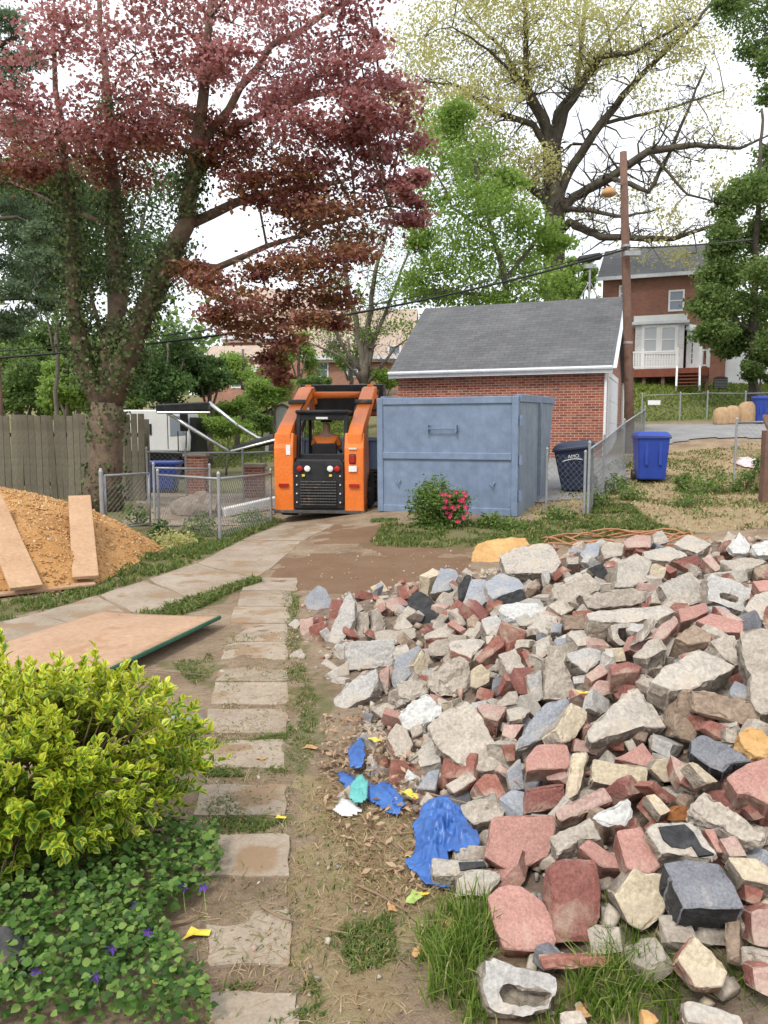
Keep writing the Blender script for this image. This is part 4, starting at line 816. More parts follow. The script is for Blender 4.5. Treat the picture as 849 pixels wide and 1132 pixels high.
plank(onchip(95, 649, .1), onchip(89, 576, .3), .26, .04, 'pinkish plank lying up the chip heap, right of the other')
plank(onchip(30, 661, .1), onchip(-14, 578, .34), .3, .04, 'left plank lying on the chip heap at the picture edge')
bd = [ground(*p) for p in ((-60,672),(0,662),(106,650),(100,632),(0,640))]
o = slab('base_board', [(p.x, p.y) for p in bd], .03, 'plywood', lift=.045); T(o, 'thin brown board under the front edge of the chip heap', 'board')
# plywood sheet with green edge, slightly bowed
cs = [ground(243, 695), ground(122, 757), ground(-30, 740), ground(18, 712), ground(130, 683)]; cen = sum(cs, Vector())/5
quad = [cs[0], cs[1], ground(-70, 742), ground(118, 680)]; n = 18; vs = []
for i in range(n+1):
    for j in range(n+1):
        u, v = i/n, j/n; p = quad[0].lerp(quad[1], v).lerp(quad[3].lerp(quad[2], v), u); p = p+Vector((0, 0, .07*(1-u)**2+.035+.05*math.sin(u*3)*math.sin(v*3.1))); vs.append(p)
fs = [(i*(n+1)+j, i*(n+1)+j+1, (i+1)*(n+1)+j+1, (i+1)*(n+1)+j) for i in range(n) for j in range(n)]
ps = empty('plywood_sheet', (0, 0, 0), label='large tan plywood sheet with a dark green edge lying on the lawn', cat='sheet')
top_ = MB().add(vs, fs).obj('face', 'plywood', ps, smooth=True); sm_ = top_.modifiers.new('solid', 'SOLIDIFY'); sm_.thickness = .012; sm_.offset = 0
MB().tube([vs[j]-Vector((0, 0, .012)) for j in range(n+1)], .018, 6).obj('edge', 'green_edge', ps)

# ------------------------------------------------------------------ the rubble heap
surfmat('concrete_tan', (.37,.32,.265), (.5,.445,.38), 7, .95, .55, .006, 70, var=.1, spots=((.33,.26,.2), 9, .66), grain=(.5, 1.2))
surfmat('concrete_grey', (.36,.345,.325), (.5,.485,.46), 6, .95, .55, .006, 70, var=.1, spots=((.25,.23,.21), 9, .66), dust=((.42,.34,.26), 5, 0.50), grain=(.5, 1.2))
surfmat('concrete_pale', (.37,.335,.29), (.5,.46,.41), 5, .95, .5, .006, 60, var=.08, spots=((.4,.35,.3), 8, .64), dust=((.42,.34,.26), 5, 0.50), grain=(.5, 1.2))
surfmat('concrete_broken', (.27,.225,.18), (.43,.375,.315), 14, 1, 1, .015, 45, var=.08, grain=(.5, 1.2))
surfmat('plaster_white', (.48,.475,.455), (.62,.615,.595), 9, .95, .6, .008, 45, var=.05, dust=((.42,.34,.26), 5, 0.56), grain=(.5, 1.2))
surfmat('bluegrey_paint', (.26,.275,.305), (.35,.36,.385), 5, .85, .4, .004, 90, var=.1, spots=((.5,.47,.42), 11, .7), dust=((.42,.34,.26), 5, 0.54), grain=(.5, 1.2))
surfmat('slate_block', (.15,.155,.175), (.25,.255,.275), 5, .95, .8, .006, 110, var=.08, spots=((.42,.38,.33), 6, .7), dust=((.42,.34,.26), 5, 0.58), grain=(.5, 1.2))
surfmat('dark_tar', (.02,.02,.022), (.07,.07,.073), 12, .75, .8, .008, 60, spots=((.4,.37,.33), 8, .68), grain=(.5, 1.2))
surfmat('salmon_paint', (.39,.205,.17), (.47,.265,.225), 6, .9, .5, .004, 110, var=.08, spots=((.5,.36,.29), 10, .7), dust=((.42,.34,.26), 5, 0.56), grain=(.5, 1.2))
surfmat('maroon_paint', (.24,.095,.08), (.33,.145,.12), 8, .95, .9, .008, 90, var=.08, dust=((.42,.34,.26), 5, 0.50), grain=(.5, 1.2))
surfmat('pink_paint', (.41,.265,.225), (.5,.36,.315), 7, .9, .5, .005, 80, var=.1, spots=((.58,.48,.42), 8, .62), dust=((.42,.34,.26), 5, 0.50), grain=(.5, 1.2))
surfmat('red_clay', (.25,.1,.075), (.36,.165,.13), 9, .92, .7, .006, 70, var=.14, spots=((.5,.39,.31), 9, .6), dust=((.42,.34,.26), 5, 0.50), grain=(.5, 1.2))
surfmat('cream_mortar', (.48,.4,.28), (.6,.52,.39), 7, .95, .6, .006, 70, var=.06, spots=((.44,.36,.26), 8, .66), dust=((.42,.34,.26), 5, 0.50), grain=(.5, 1.2))
surfmat('ochre_rock', (.48,.27,.1), (.6,.38,.17), 5, .95, .7, .015, 28)
surfmat('brown_conc', (.26,.19,.14), (.38,.29,.22), 10, .95, .8, .008, 55, var=.08, grain=(.5, 1.2))
surfmat('rust', (.25,.09,.03), (.36,.15,.05), 9, .9, .6, .008, 50, grain=(.5, 1.2))
KIND = {  # face material, broken-side material, roughness of relief, plain colour word
 'tan': ('concrete_tan', 'concrete_broken', .010), 'grey': ('concrete_grey', 'concrete_broken', .010), 'pale': ('concrete_pale', 'concrete_broken', .009), 'white': ('plaster_white', 'plaster_white', .014),
 'blue': ('bluegrey_paint', 'concrete_tan', .005), 'slate': ('slate_block', 'dark_tar', .006), 'tar': ('dark_tar', 'concrete_tan', .008), 'salmon': ('salmon_paint', 'maroon_paint', .003),
 'maroon': ('maroon_paint', 'maroon_paint', .004), 'pink': ('pink_paint', 'red_clay', .006), 'red': ('red_clay', 'red_clay', .005), 'cream': ('cream_mortar', 'concrete_broken', .006), 'ochre': ('ochre_rock', 'ochre_rock', .02),
 'brown': ('brown_conc', 'brown_conc', .009), 'rust': ('rust', 'rust', .01), 'palered': ('concrete_pale', 'red_clay', .006), 'tanred': ('concrete_tan', 'red_clay', .006), 'creamred': ('cream_mortar', 'red_clay', .008), 'rock': ('concrete_tan', 'concrete_tan', .018)}
def roughen(bm, amp, seed, lim=.035, cap=700):
    for _ in range(5):
        es = [e for e in bm.edges if e.calc_length() > lim]
        if not es or len(bm.faces) > cap: break
        bmesh.ops.subdivide_edges(bm, edges=es, cuts=1, use_grid_fill=False); bmesh.ops.triangulate(bm, faces=bm.faces)
    off = Vector((seed*1.37, seed*.71, seed*2.3)); bm.normal_update(); mv = []
    for v in bm.verts:   # chipped arrises and ragged broken sides
        an = max((e.calc_face_angle(0) for e in v.link_edges), default=0); nz_ = noise.noise(v.co*22+off); brk = all(f_.material_index == 1 for f_ in v.link_faces)
        if an > .5: mv.append((v, -v.normal*max(0, nz_+.12)*.02*min(1, amp/.006)))
        elif brk: mv.append((v, v.normal*(noise.noise(v.co*14-off)*.016)*min(1, amp/.006)))
    for v, d_ in mv: v.co += d_
    for v in bm.verts: v.co += noise.noise_vector(v.co*9+off)*amp*1.1 + noise.noise_vector(v.co*34+off)*amp*.8 + noise.noise_vector(v.co*80-off)*amp*.4
def piece(name, bm, kind, seed):
    me = bpy.data.meshes.new(name); bm.normal_update(); bm.to_mesh(me); bm.free(); a, b, _ = KIND[kind]; me.materials.append(MATS[a]); me.materials.append(MATS[b]); return me
NV = {'u': (0,-.3,.95), 't': (0,-.58,.81), 'f': (0,-.9,.43), 'l': (-.5,-.55,.67), 'r': (.5,-.55,.67), 'L': (-.55,-.78,.3), 'R': (.55,-.78,.3), 'q': (.2,-.65,.73), 'p': (-.2,-.65,.73)}
HEROES = []
def chunk(poly, nv, t, kind, label, name='concrete_chunk', lift=.0, hollow=None, cat=None):
    n = Vector(NV[nv]).normalized() if isinstance(nv, str) else Vector(nv).normalized(); seed = len(HEROES)+1
    cx = sum(p[0] for p in poly)/len(poly); cy = sum(p[1] for p in poly)/len(poly); c = ground(cx, cy, surf)+Vector((0, 0, .04+lift*1.35))
    d0 = ray(cx, cy).normalized(); c = EYE + d0*((c-EYE).dot(n)/d0.dot(n))
    pts = []
    for px, py in poly:
        d = ray(px, py); k = (c-EYE).dot(n)/d.dot(n); pts.append(EYE+d*k-c)
    area = Vector()
    for i in range(len(pts)): area += pts[i].cross(pts[(i+1) % len(pts)])
    if area.dot(n) < 0: pts.reverse()
    size = max((p-q).length for p in pts for q in pts); t = min(t, size*.8); amp = KIND[kind][2]*min(1, size/.3)
    bm = bmesh.new(); r = random.Random(seed)
    topv = [bm.verts.new(p) for p in pts]; botv = [bm.verts.new(p*(.94+r.uniform(-.06, .05)) - n*t*(1+r.uniform(-.12, .12))) for p in pts]
    N = len(pts); sides = [bm.faces.new((topv[i], botv[i], botv[(i+1) % N], topv[(i+1) % N])) for i in range(N)]; bm.faces.new(botv[::-1])
    if hollow:
        hx_, hy_, sx, sy, dep = hollow; d = ray(hx_, hy_); hc = EYE+d*((c-EYE).dot(n)/d.dot(n))-c
        ax = Vector((1, 0, 0)); ax = (ax-n*ax.dot(n)).normalized(); ay = n.cross(ax); mc = sum(pts, Vector())/N
        inn = [bm.verts.new(hc+ax*((p-mc).dot(ax)*sx)+ay*((p-mc).dot(ay)*sy)) for p in pts]; deep = [bm.verts.new(v.co*.96+hc*.04-n*dep) for v in inn]
        tf = [bm.faces.new((topv[i], topv[(i+1) % N], inn[(i+1) % N], inn[i])) for i in range(N)]
        for i in range(N): bm.faces.new((inn[i], inn[(i+1) % N], deep[(i+1) % N], deep[i]))
        bm.faces.new(deep)
    else: tf = [bm.faces.new(topv)]
    for f_ in bm.faces: f_.material_index = 1
    for f_ in tf: f_.material_index = 0
    bmesh.ops.recalc_face_normals(bm, faces=bm.faces)
    if not hollow: bmesh.ops.bevel(bm, geom=list(bm.edges), offset=min(.005, size*.03), segments=1, affect='EDGES', clamp_overlap=True)
    bmesh.ops.triangulate(bm, faces=bm.faces); roughen(bm, amp, seed, .022 if cy > 760 else .04, 1000)
    o = link(name, piece(name, bm, kind, seed)); o.location = c; T(o, label, cat or ('brick' if 'brick' in name else ('block' if 'block' in name else 'rubble')))
    HEROES.append((c.copy(), label, size, cx, cy, np.array(poly, float))); return o
X_ = chunk
X_([(336.5,661),(351.5,646.5),(361,652),(366.5,664),(371,668),(363,680),(340,680)], 'f', .2, 'blue', 'pointed blue-grey chunk at the far left tip of the rubble heap')
X_([(331,685),(345,682),(346,712),(331,712)], 'L', .1, 'pink', 'leftmost upright pinkish brick of the heap', 'brick')
X_([(344.5,691),(361,685),(357,716),(351,714)], 'R', .08, 'red', 'narrow red brick leaning beside the leftmost pinkish brick', 'brick')
X_([(364,676),(380,672),(375,690),(362,696)], 'f', .1, 'red', 'reddish brick wedged left behind the tall leaning slab', 'brick')
X_([(385,652),(393,666),(391,685),(380,708),(368,730),(353,735),(356,722),(372,680)], (-.35,-.85,.4), .09, 'grey', 'tall thin grey slab leaning at the left end of the heap', 'concrete_slab', .08)
X_([(395,676.5),(408,676),(407,707),(391.6,707)], 'f', .12, 'tan', 'cream standing block right of the tall leaning slab', 'block')
X_([(411,675),(418,672),(427,690),(426,700),(411,699)], 'R', .1, 'tan', 'tan wedge right of the cream standing block')
X_([(381,709),(437,707),(437,735),(421,738),(382,740)], 'f', .2, 'grey', 'wide smooth grey block at the left foot of the heap', 'block')
X_([(414,698),(459,692),(460,705),(437,712),(416,708)], 't', .15, 'tanred', 'long pinkish-tan piece lying behind the wide grey block')
X_([(450,661),(462,652),(476.5,661),(485,671),(485,689),(466,698),(453,684)], (-.2,-.75,.6), .14, 'tar', 'black tar-coated chunk left of the blue-grey block')
X_([(425,664),(434,660),(441,663),(444,673),(434,676),(427,671)], 't', .15, 'pink', 'pale pink lump at the back left of the heap')
X_([(434,694),(446,680),(457,692),(444,700)], 't', .1, 'tan', 'small tan triangle below the black tar-coated chunk')
X_([(475,657),(487,627),(505,629),(507,636),(499,652),(485,655)], (-.1,-.8,.6), .16, 'blue', 'blue-grey block tilted up at the back of the heap', 'block', .1)
X_([(522,613),(527,602),(549,595),(581,594),(586,602),(580,634),(556,642),(535,639),(522,634)], 't', .5, 'ochre', 'large orange sandy rock at the back of the heap', 'rock', .1, cat='rock')
X_([(551,613),(573,604),(603,600),(612,604),(621,622),(612,634),(590,632),(560,634)], 't', .14, 'pale', 'big pale slab leaning on the orange rock', 'concrete_slab', .2)
X_([(506,648),(515,634),(522,637),(511,668),(506,664)], 'L', .1, 'tar', 'black edge piece right of the tilted blue-grey block')
X_([(521,639),(538,641),(540,661),(531,673),(511,668)], 'p', .14, 'blue', 'pale blue-grey slab in front of the orange rock', 'concrete_slab', .05)
X_([(535,643),(552,633),(574,639),(581,650),(563,655),(545,662),(540,657)], 'u', .12, 'blue', 'flat grey slab capping the shaded hollow', 'concrete_slab', .05)
X_([(545,662),(563,655),(579,650),(582.5,661),(577,667),(559.5,667),(549,670)], 'f', .1, 'tar', 'dark piece standing in for shade under the flat grey slab')  # black colour here stands in for the shade inside a block opening
X_([(554,668),(578,666),(600,667),(607,680),(604,685),(560,683),(551,676)], 'u', .13, 'white', 'thick white-topped slab in the back left of the heap', 'concrete_slab')
X_([(531,685),(549,678),(556,689),(551,703),(538,701)], 't', .15, 'grey', 'grey stone in front of the white-topped slab')
X_([(516,684),(524,678),(530,684),(527,694),(518,692)], 't', .12, 'brown', 'small dark stone left of the grey stone')
X_([(525,728),(548,700.6),(559,706),(557,714),(531,733)], (-.15,-.6,.78), .1, 'red', 'bright red brick lying at an angle in the heap middle', 'brick', .04)
X_([(468,701),(503,685),(511,689),(494,704),(470,706)], 'u', .12, 'tanred', 'long pinkish slab below the tilted blue-grey block', 'concrete_slab')
X_([(473.5,713),(479,708),(496.5,706),(497,724),(475,726)], 'f', .15, 'tan', 'square tan block face left of the pale wedge', 'block')
X_([(497,709),(526.5,704),(537,708),(521,728),(497,717)], 'u', .12, 'palered', 'pale wedge with pink underside beside the bright red brick')
X_([(472,760),(477,742),(497,729),(507,723.6),(519.5,732),(520,764),(505,769),(487,769)], 'f', .2, 'rock', 'bulky beige boulder of concrete above the trapezoid slab', 'concrete_chunk', .04)
X_([(520,741),(532,734),(542,743),(541,754),(526.5,762),(520,759)], 'f', .14, 'cream', 'cream rounded stone right of the bulky beige boulder')
X_([(550,722),(569,716.5),(583,739.5),(562,746)], 'u', .1, 'tan', 'tan block with square end right of the bright red brick', 'block', .05)
X_([(576,720),(584,717),(594,733),(585,739)], 't', .1, 'red', 'short pinkish red brick right of the tan square-ended block', 'brick')
X_([(526.5,780),(534,777),(561,780),(551,797),(534,792)], 'u', .1, 'pink', 'lavender-pink block right of the trapezoid slab top', 'block')
X_([(560,783),(580,779),(587,785),(578,794),(562,796)], 'u', .08, 'pale', 'small pale flat piece beside the lavender-pink block')
X_([(473,802),(492,786),(517,773),(534,793),(557,843),(553,849),(539,854),(505,845),(482,822)], (.04,-.62,.78), .07, 'tan', 'large trapezoid tan slab in the left middle of the heap', 'concrete_slab', .08)
X_([(442,788),(452.5,776),(472,766),(491,779.5),(488,792),(470,801),(461,808),(445,805)], 'p', .14, 'white', 'rough white plaster lump left of the trapezoid slab', 'plaster_lump', .05)
X_([(367.7,772),(394,748),(417,739),(419,753),(408,771),(385,782),(369.5,788)], (-.2,-.6,.78), .12, 'grey', 'long grey concrete slab sloping at the heap left edge', 'concrete_slab', .05)
X_([(430,749.5),(438,726.5),(465,711),(463,726),(457,741),(437,767)], (-.35,-.75,.55), .12, 'blue', 'blue-grey slanted block right of the wide grey block', 'block', .05)
X_([(457,735),(467,717),(475,735),(472,746),(460,749)], 'R', .1, 'cream', 'cream broken end against the blue-grey slanted block')
X_([(419,741),(431,737),(430,762),(417,768)], 'f', .1, 'pink', 'pink brick behind the sloping grey slab', 'brick')
X_([(440,755),(458,749.5),(472,753),(472,768),(454,775),(442,768)], 't', .14, 'rock', 'knobbly tan chunk above the white plaster lump')
X_([(610,652),(624,643),(647,631),(665,645),(663,653),(628,666),(612,662)], 'q', .15, 'tan', 'angular tan slab at the back centre of the heap', 'concrete_slab', .08)
X_([(600,652),(607,644),(616,650),(613,665),(602,662)], 'f', .1, 'brown', 'brown block end left of the angular tan slab', 'block')
X_([(622,640),(640,632),(655,624),(660,628),(640,640),(626,645)], 'u', .1, 'pale', 'pale plank-like slab behind the angular tan slab', 'concrete_slab')
X_([(649,628),(666.5,622),(672,633),(667,642),(657,636)], 'f', .1, 'tar', 'black charred lump at the back centre of the heap', 'concrete_chunk', .1)
X_([(684,620),(704,611),(721,620),(716,634.5),(718,642),(695,650),(680,650)], 'q', .14, 'pale', 'pale greenish slab right of the black charred lump', 'concrete_slab', .1)
X_([(640,657),(660,655),(700,650),(718,655),(717,664),(700,669),(665,673),(650,672)], 'f', .16, 'tan', 'long tan beam lying across the back centre of the heap', 'concrete_beam', .06)
X_([(647,676),(700,671),(730,669),(748,675),(730,684),(690,688),(650,685)], 'u', .13, 'pale', 'long pale flat slab below the tan beam', 'concrete_slab', .06)
X_([(622,680),(645,679),(650,695),(624,697)], 'f', .15, 'brown', 'square brown block left of the long pale flat slab', 'block')
X_([(604,668),(620,662),(637,672),(622,680)], 't', .1, 'tan', 'tan wedge above the square brown block')
X_([(674,691),(698,688),(704,708),(686,714),(677,707)], 'f', .16, 'pale', 'hollow pale block with black cavity under the long slab', 'hollow_block', .06, (692,702,.62,.66,.13))
X_([(703.5,709),(723,682),(730,686),(711,708)], 'r', .08, 'tan', 'thin tan brick lying diagonally right of the hollow pale block', 'brick', .05)
X_([(712,707),(746,679),(753,687.5),(734,706)], 't', .1, 'pink', 'pink-topped brick lying diagonally beside the thin tan brick', 'brick', .06)
X_([(727,646),(758,633),(765,631),(779.5,659),(783,664.5),(751,672),(739,661)], 'q', .1, 'pale', 'broad cream flat slab at the back right of the heap', 'concrete_slab', .1)
X_([(719,657),(729,651),(739,656),(738,668),(720,667)], 'f', .1, 'palered', 'small cube with dark red side left of the broad cream slab', 'block', .03)
X_([(712,630),(725,621),(738,628),(734,640),(718,637)], 'f', .12, 'cream', 'cream block behind the broad cream flat slab', 'block', .06)
X_([(749.5,673),(781,664.5),(785,675),(767,684),(753,688)], 't', .1, 'salmon', 'pink painted slab in front of the broad cream slab', 'painted_slab', .05)
X_([(769,686),(786.6,677),(822,687.5),(822,699),(799,699)], 't', .1, 'salmon', 'long rose-red painted slab at the right of the heap', 'painted_slab', .05)
X_([(787,668),(799,671.6),(824,686),(806,688)], 'u', .08, 'pink', 'pale pink strip above the long rose-red slab', 'painted_slab', .08)
X_([(780,638),(786.6,632),(808,640),(831,650),(829,661),(822,677),(804,671),(785,663)], 'q', .16, 'grey', 'weathered grey block with a dark slot at upper right', 'hollow_block', .12, (806,661,.42,.2,.1))
X_([(822,673),(834,656),(852,652),(862,668),(845,686)], 't', .16, 'pale', 'pale square block right of the slotted grey block', 'block', .08)
X_([(842,690),(846,670),(866,662),(870,688),(850,700)], 'L', .12, 'red', 'reddish block at the right picture edge below the pale one', 'block', .05)
X_([(742,620),(772,613),(776,624),(762,630)], 'f', .1, 'maroon', 'dark red block at the back right of the heap', 'block', .1)
X_([(776,617),(785,611),(799,629),(791,632)], 't', .1, 'pink', 'pink brick slanting right of the dark red block', 'brick', .1)
X_([(795,620),(824,615),(849,620),(829,629),(815,632)], 'u', .1, 'tan', 'long flat tan slab near the right rear edge', 'concrete_slab', .12)
X_([(831,626),(849,622),(866,640),(838,638)], 't', .1, 'brown', 'brown slab piece at the right rear picture edge', 'concrete_slab', .08)
X_([(832,642),(852,640),(870,652),(840,654)], 't', .08, 'salmon', 'pink painted strip at the right edge above the pale block', 'painted_slab', .06)
X_([(804,603),(816.6,589.5),(831,601),(826,612),(812,612)], 't', .06, 'white', 'pointed white plaster sheet standing at the rear right', 'plaster_sheet', .16)
X_([(828,604),(849,595),(872,600),(866,614),(840,614)], 't', .06, 'white', 'white plaster sheet at the rear right picture edge', 'plaster_sheet', .14)
X_([(722,590),(732,585),(741,599),(723,604)], 'f', .08, 'pale', 'upright pale wedge on the heap rear skyline', 'concrete_chunk', .18)
X_([(688,597),(705,590),(720,592),(720,605),(692,605)], 't', .15, 'pink', 'rosy rough lump on the rear skyline by the hose', 'concrete_chunk', .12)
X_([(744,601),(760,590),(787,601),(771,612)], 'u', .1, 'pale', 'pale broken slab on the rear skyline right of centre', 'concrete_slab', .14)
X_([(709,610),(741,603),(762,613),(741,620),(714,618)], 'u', .12, 'pale', 'wide pale slab just below the rear skyline', 'concrete_slab', .1)
X_([(664,606),(672,598),(690,600),(688,614),(668,618)], 't', .12, 'tan', 'cream-tan block behind the pale greenish slab', 'block', .08)
X_([(641,612),(650,600),(664,600),(662,614),(648,620)], 't', .12, 'blue', 'pale lavender lump at the rear left of the hose', 'concrete_chunk', .08)
X_([(625,697),(648,695),(668,700.6),(655,713),(638,714)], 'u', .1, 'pale', 'light grey flat piece below the square brown block')
X_([(623.6,723.6),(652,715),(668,718),(666,729),(648,743),(631,731)], 't', .14, 'grey', 'rough grey chunk in the centre of the heap')
X_([(668,716.5),(689,716),(693,731),(671,733)], 'f', .12, 'cream', 'pale yellow stone below the hollow pale block')
X_([(699.5,725),(717,706),(730,704),(739,718),(717,728)], 'u', .12, 'tan', 'tan wedge under the pink-topped diagonal brick')
X_([(646.5,746.5),(664,732),(673,743),(655,754)], 't', .12, 'pink', 'mauve-pink cube in the heap centre', 'block', .03)
X_([(655,759),(661,752),(677,752),(691,762),(675,768),(655,770)], 'f', .12, 'pink', 'mauve-pink block below the mauve cube', 'block')
X_([(673,734),(694,731),(711,736),(706,742),(675,746)], 'u', .1, 'maroon', 'dull red brick with lavender top right of the mauve cube', 'brick', .03)
X_([(612,706),(628,704),(638,716),(622,722)], 't', .08, 'blue', 'small slate-blue piece in the upper centre of the heap')
X_([(602,727),(616.5,716.5),(624,731),(638,768),(625,776),(602,773)], 'f', .12, 'tan', 'tall pinkish-tan block standing in the heap centre', 'block', .06)
X_([(583,745),(599,739),(602,773),(585,778)], 'f', .12, 'grey', 'greenish grey block left of the tall pinkish-tan block', 'block')
X_([(593,712),(607,707),(611,718),(600,728),(592,722)], 't', .1, 'pale', 'small pale chip above the tall pinkish-tan block')
X_([(568,830),(583,800),(601,778),(627,771),(632,777),(617,798),(611,812),(590,821)], (-.1,-.68,.72), .13, 'blue', 'big slate-blue slab tilted in the heap middle', 'concrete_slab', .1)
X_([(631,776),(650,785),(648,797),(636,818),(622,822),(614,806)], 'r', .12, 'cream', 'cream grooved block right of the big slate-blue slab', 'block', .06)
X_([(655,820),(649,812),(659,796),(680,778),(691,764),(703,759),(715.5,769.5),(737,806),(714,803),(675,814)], (.08,-.6,.79), .12, 'pale', 'large pale triangular slab in the centre right of the heap', 'concrete_slab', .08)
X_([(719,752),(725,742),(767,718),(783,720),(813,738),(790,750),(767,760),(740,764)], (-.05,-.55,.83), .2, 'pale', 'big light grey slab at the right with rough front', 'concrete_slab', .16)
X_([(720,757),(738,762),(752,760),(748,790),(748,812),(737,802),(726,780)], 'L', .12, 'grey', 'grey side slab under the left of the big light grey slab', 'concrete_slab', .08)
X_([(753,759),(765,761),(772,812),(767,822),(748,814),(743,790)], 'f', .14, 'brown', 'brown pebbly post standing at right of the heap', 'concrete_post', .1)
X_([(765,762),(799,768),(832.5,775),(841,794),(841,805),(769,788)], 'f', .14, 'brown', 'long brown beam jutting right from the pebbly post', 'concrete_beam', .1)
X_([(817,699),(849,692),(880,700),(880,780),(849,790),(841,792),(831,775),(829,748),(818,725)], (-.25,-.72,.65), .14, 'tan', 'large tan slab cut by the right picture edge', 'concrete_slab', .16)
X_([(785,709),(799,702),(813,701),(824,732),(813,737),(795,722)], 'q', .12, 'tan', 'tan slab piece tucked left of the large right slab', 'concrete_slab', .12)
X_([(746,704),(767,690),(788,701),(785,709),(762,712)], 't', .14, 'brown', 'rough dark tan chunk above the big light grey slab', 'concrete_chunk', .06)
X_([(806,762),(812,752),(832,760),(834,772),(808,768)], 'u', .08, 'blue', 'small grey tile in the dark gap at right', 'tile_piece', .0)
X_([(778,805),(785,796),(806,803),(801,820)], 'f', .08, 'red', 'red brick face under the long brown beam', 'brick', .05)
X_([(802,803),(815,806),(815,822),(803,820)], 'f', .08, 'tan', 'grey-tan end beside the red brick under the beam')
X_([(816,811),(826,803),(843,806),(852,815),(852,836),(836,838),(821,826)], 't', .2, 'ochre', 'smooth ochre rounded rock at the right edge', 'rock', .05, cat='rock')
X_([(761,832),(765,818),(774,811),(809.5,825),(831,841),(809.5,844),(801,856),(785,848)], 'p', .1, 'slate', 'dark slate-blue stone with pale rim right of centre', 'concrete_chunk', .08)
X_([(802.5,859),(827,843),(849,836),(875,850),(870,890),(849,889),(827,877),(815,879)], (-.15,-.55,.82), .16, 'salmon', 'big pink painted block at the right picture edge', 'block', .1)
X_([(653,859),(656,838),(716,848),(715,877),(655,864)], (0,-.72,.69), .09, 'cream', 'clean cream-yellow brick lying level in the front middle', 'brick', .06)
X_([(581,853),(581,838),(593,822),(628,822),(631,843),(628,850),(598,850)], (-.05,-.55,.83), .1, 'salmon', 'red-pink block with worn left corner below the slate slab', 'block', .06)
X_([(585,873),(625,866),(623,891),(605,896),(579,901)], 'f', .12, 'maroon', 'dull maroon block beneath the red-pink worn block', 'block', .04)
X_([(632,832),(650,831),(641,877),(623,887)], 'p', .09, 'cream', 'upright cream brick left of the cream-yellow brick', 'brick', .08)
X_([(612,896),(669,869.5),(678,884),(644,900),(619.5,907)], (-.1,-.6,.78), .08, 'pink', 'brick with patchy pink paint below the upright cream brick', 'brick', .06)
X_([(635,815),(662,824),(661,836),(650,832),(634,831)], 'f', .08, 'pink', 'pale pink shard above the upright cream brick')
X_([(679.5,838),(694,831),(711,820),(725,840),(716,848)], 't', .14, 'salmon', 'rosy block behind the cream-yellow brick', 'block', .03)
X_([(651,903),(692,881),(699,889),(692,914),(683,916)], (-.05,-.6,.8), .012, 'white', 'crisp white plastic sheet scrap in the front middle', 'plastic_scrap', .08, cat='plastic')
X_([(718.6,850),(726.5,839),(737,838),(745,848),(748,863),(734,865)], 'f', .12, 'cream', 'cream nodular stone right of the cream-yellow brick', 'concrete_chunk', .04)
X_([(741,834),(749,838),(763,850),(753,865),(745,850)], 't', .08, 'pink', 'pink-stained brick top right of the cream nodular stone', 'brick', .06)
X_([(753,866),(762,854),(780,862),(771,876)], 'f', .08, 'maroon', 'brown-red brick end facing out right of centre', 'brick', .05)
X_([(762,842),(769,841),(796,864),(782,866)], 'r', .06, 'cream', 'thin cream sliver pointing down right from the pink-stained brick', 'concrete_sliver', .06)
X_([(716,869),(723,863),(750,882),(742,892)], 'R', .07, 'red', 'dark orange-red brick edge below the cream nodular stone', 'brick', .05)
X_([(702,892),(712,880),(730,901),(723,913)], 'L', .09, 'red', 'red brick face with cream top right of the white scrap', 'brick', .06)
X_([(713,879),(724,877),(743,896),(731,902)], 't', .06, 'cream', 'cream mortar crust on the red brick right of white scrap', 'mortar_crust', .06)
X_([(763,889),(781,873),(813,894),(849,924),(841,930),(813,924),(787,908)], (.1,-.62,.78), .1, 'rock', 'long speckled cream block slanting at right front', 'block', .08)
X_([(742,897),(755,890),(771,900),(767,908),(741,908)], 'f', .08, 'rust', 'rust-orange lump left of the speckled block', 'rust_lump', .03)
X_([(822,894),(832.5,885),(852,891),(852,902),(834,908)], 'f', .1, 'maroon', 'maroon lump at right edge above the speckled block end', 'concrete_chunk', .04)
X_([(535,947),(544,904),(613,902),(616,913),(606,948),(580,960),(560,962)], (0,-.78,.63), .1, 'salmon', 'large pink painted block with a lip at front left', 'block', .07)
X_([(542,910),(544,902),(613,900),(615,908)], (0,-.7,.71), .05, 'salmon', 'narrow raised pink lip along the large front pink block', 'block_lip', .1)
X_([(476.5,957),(478,947),(537,950),(541,957),(505,969),(477,967)], 'u', .07, 'pale', 'whitish brick with black patch beside the blue tarp', 'brick', .05)
X_([(505,966),(519,960),(549,960),(555,972),(538,990),(503,992)], 'p', .12, 'pale', 'pale grey chunk left of the front pink slab', 'concrete_chunk', .03)
X_([(538,990),(556,976),(576,978),(600,994),(613,1020),(616,1046),(605,1052),(557,1050),(545,1020)], (0,-.55,.84), .1, 'salmon', 'front pink painted slab lying flat above the grass', 'painted_slab', .05)
X_([(608,958),(620,950),(658,949),(666,982),(664,1020),(656,1043),(613,1043),(610,1000)], (.08,-.86,.5), .12, 'maroon', 'upright pitted maroon block standing in the front middle', 'block', .08)
X_([(608,925),(651,902),(664,927),(640,928),(617,944)], 'u', .08, 'tan', 'tan brick behind the upright pitted block', 'brick', .07)
X_([(640,936),(651,926),(680,945),(694,962),(666,958)], 't', .1, 'salmon', 'pink brick end right of the upright pitted block', 'brick', .06)
X_([(681,917),(709,913),(731,957),(722,965),(714,965),(693,960)], 't', .09, 'salmon', 'pinkish brick slanting above the cream-yellow lump', 'brick', .08)
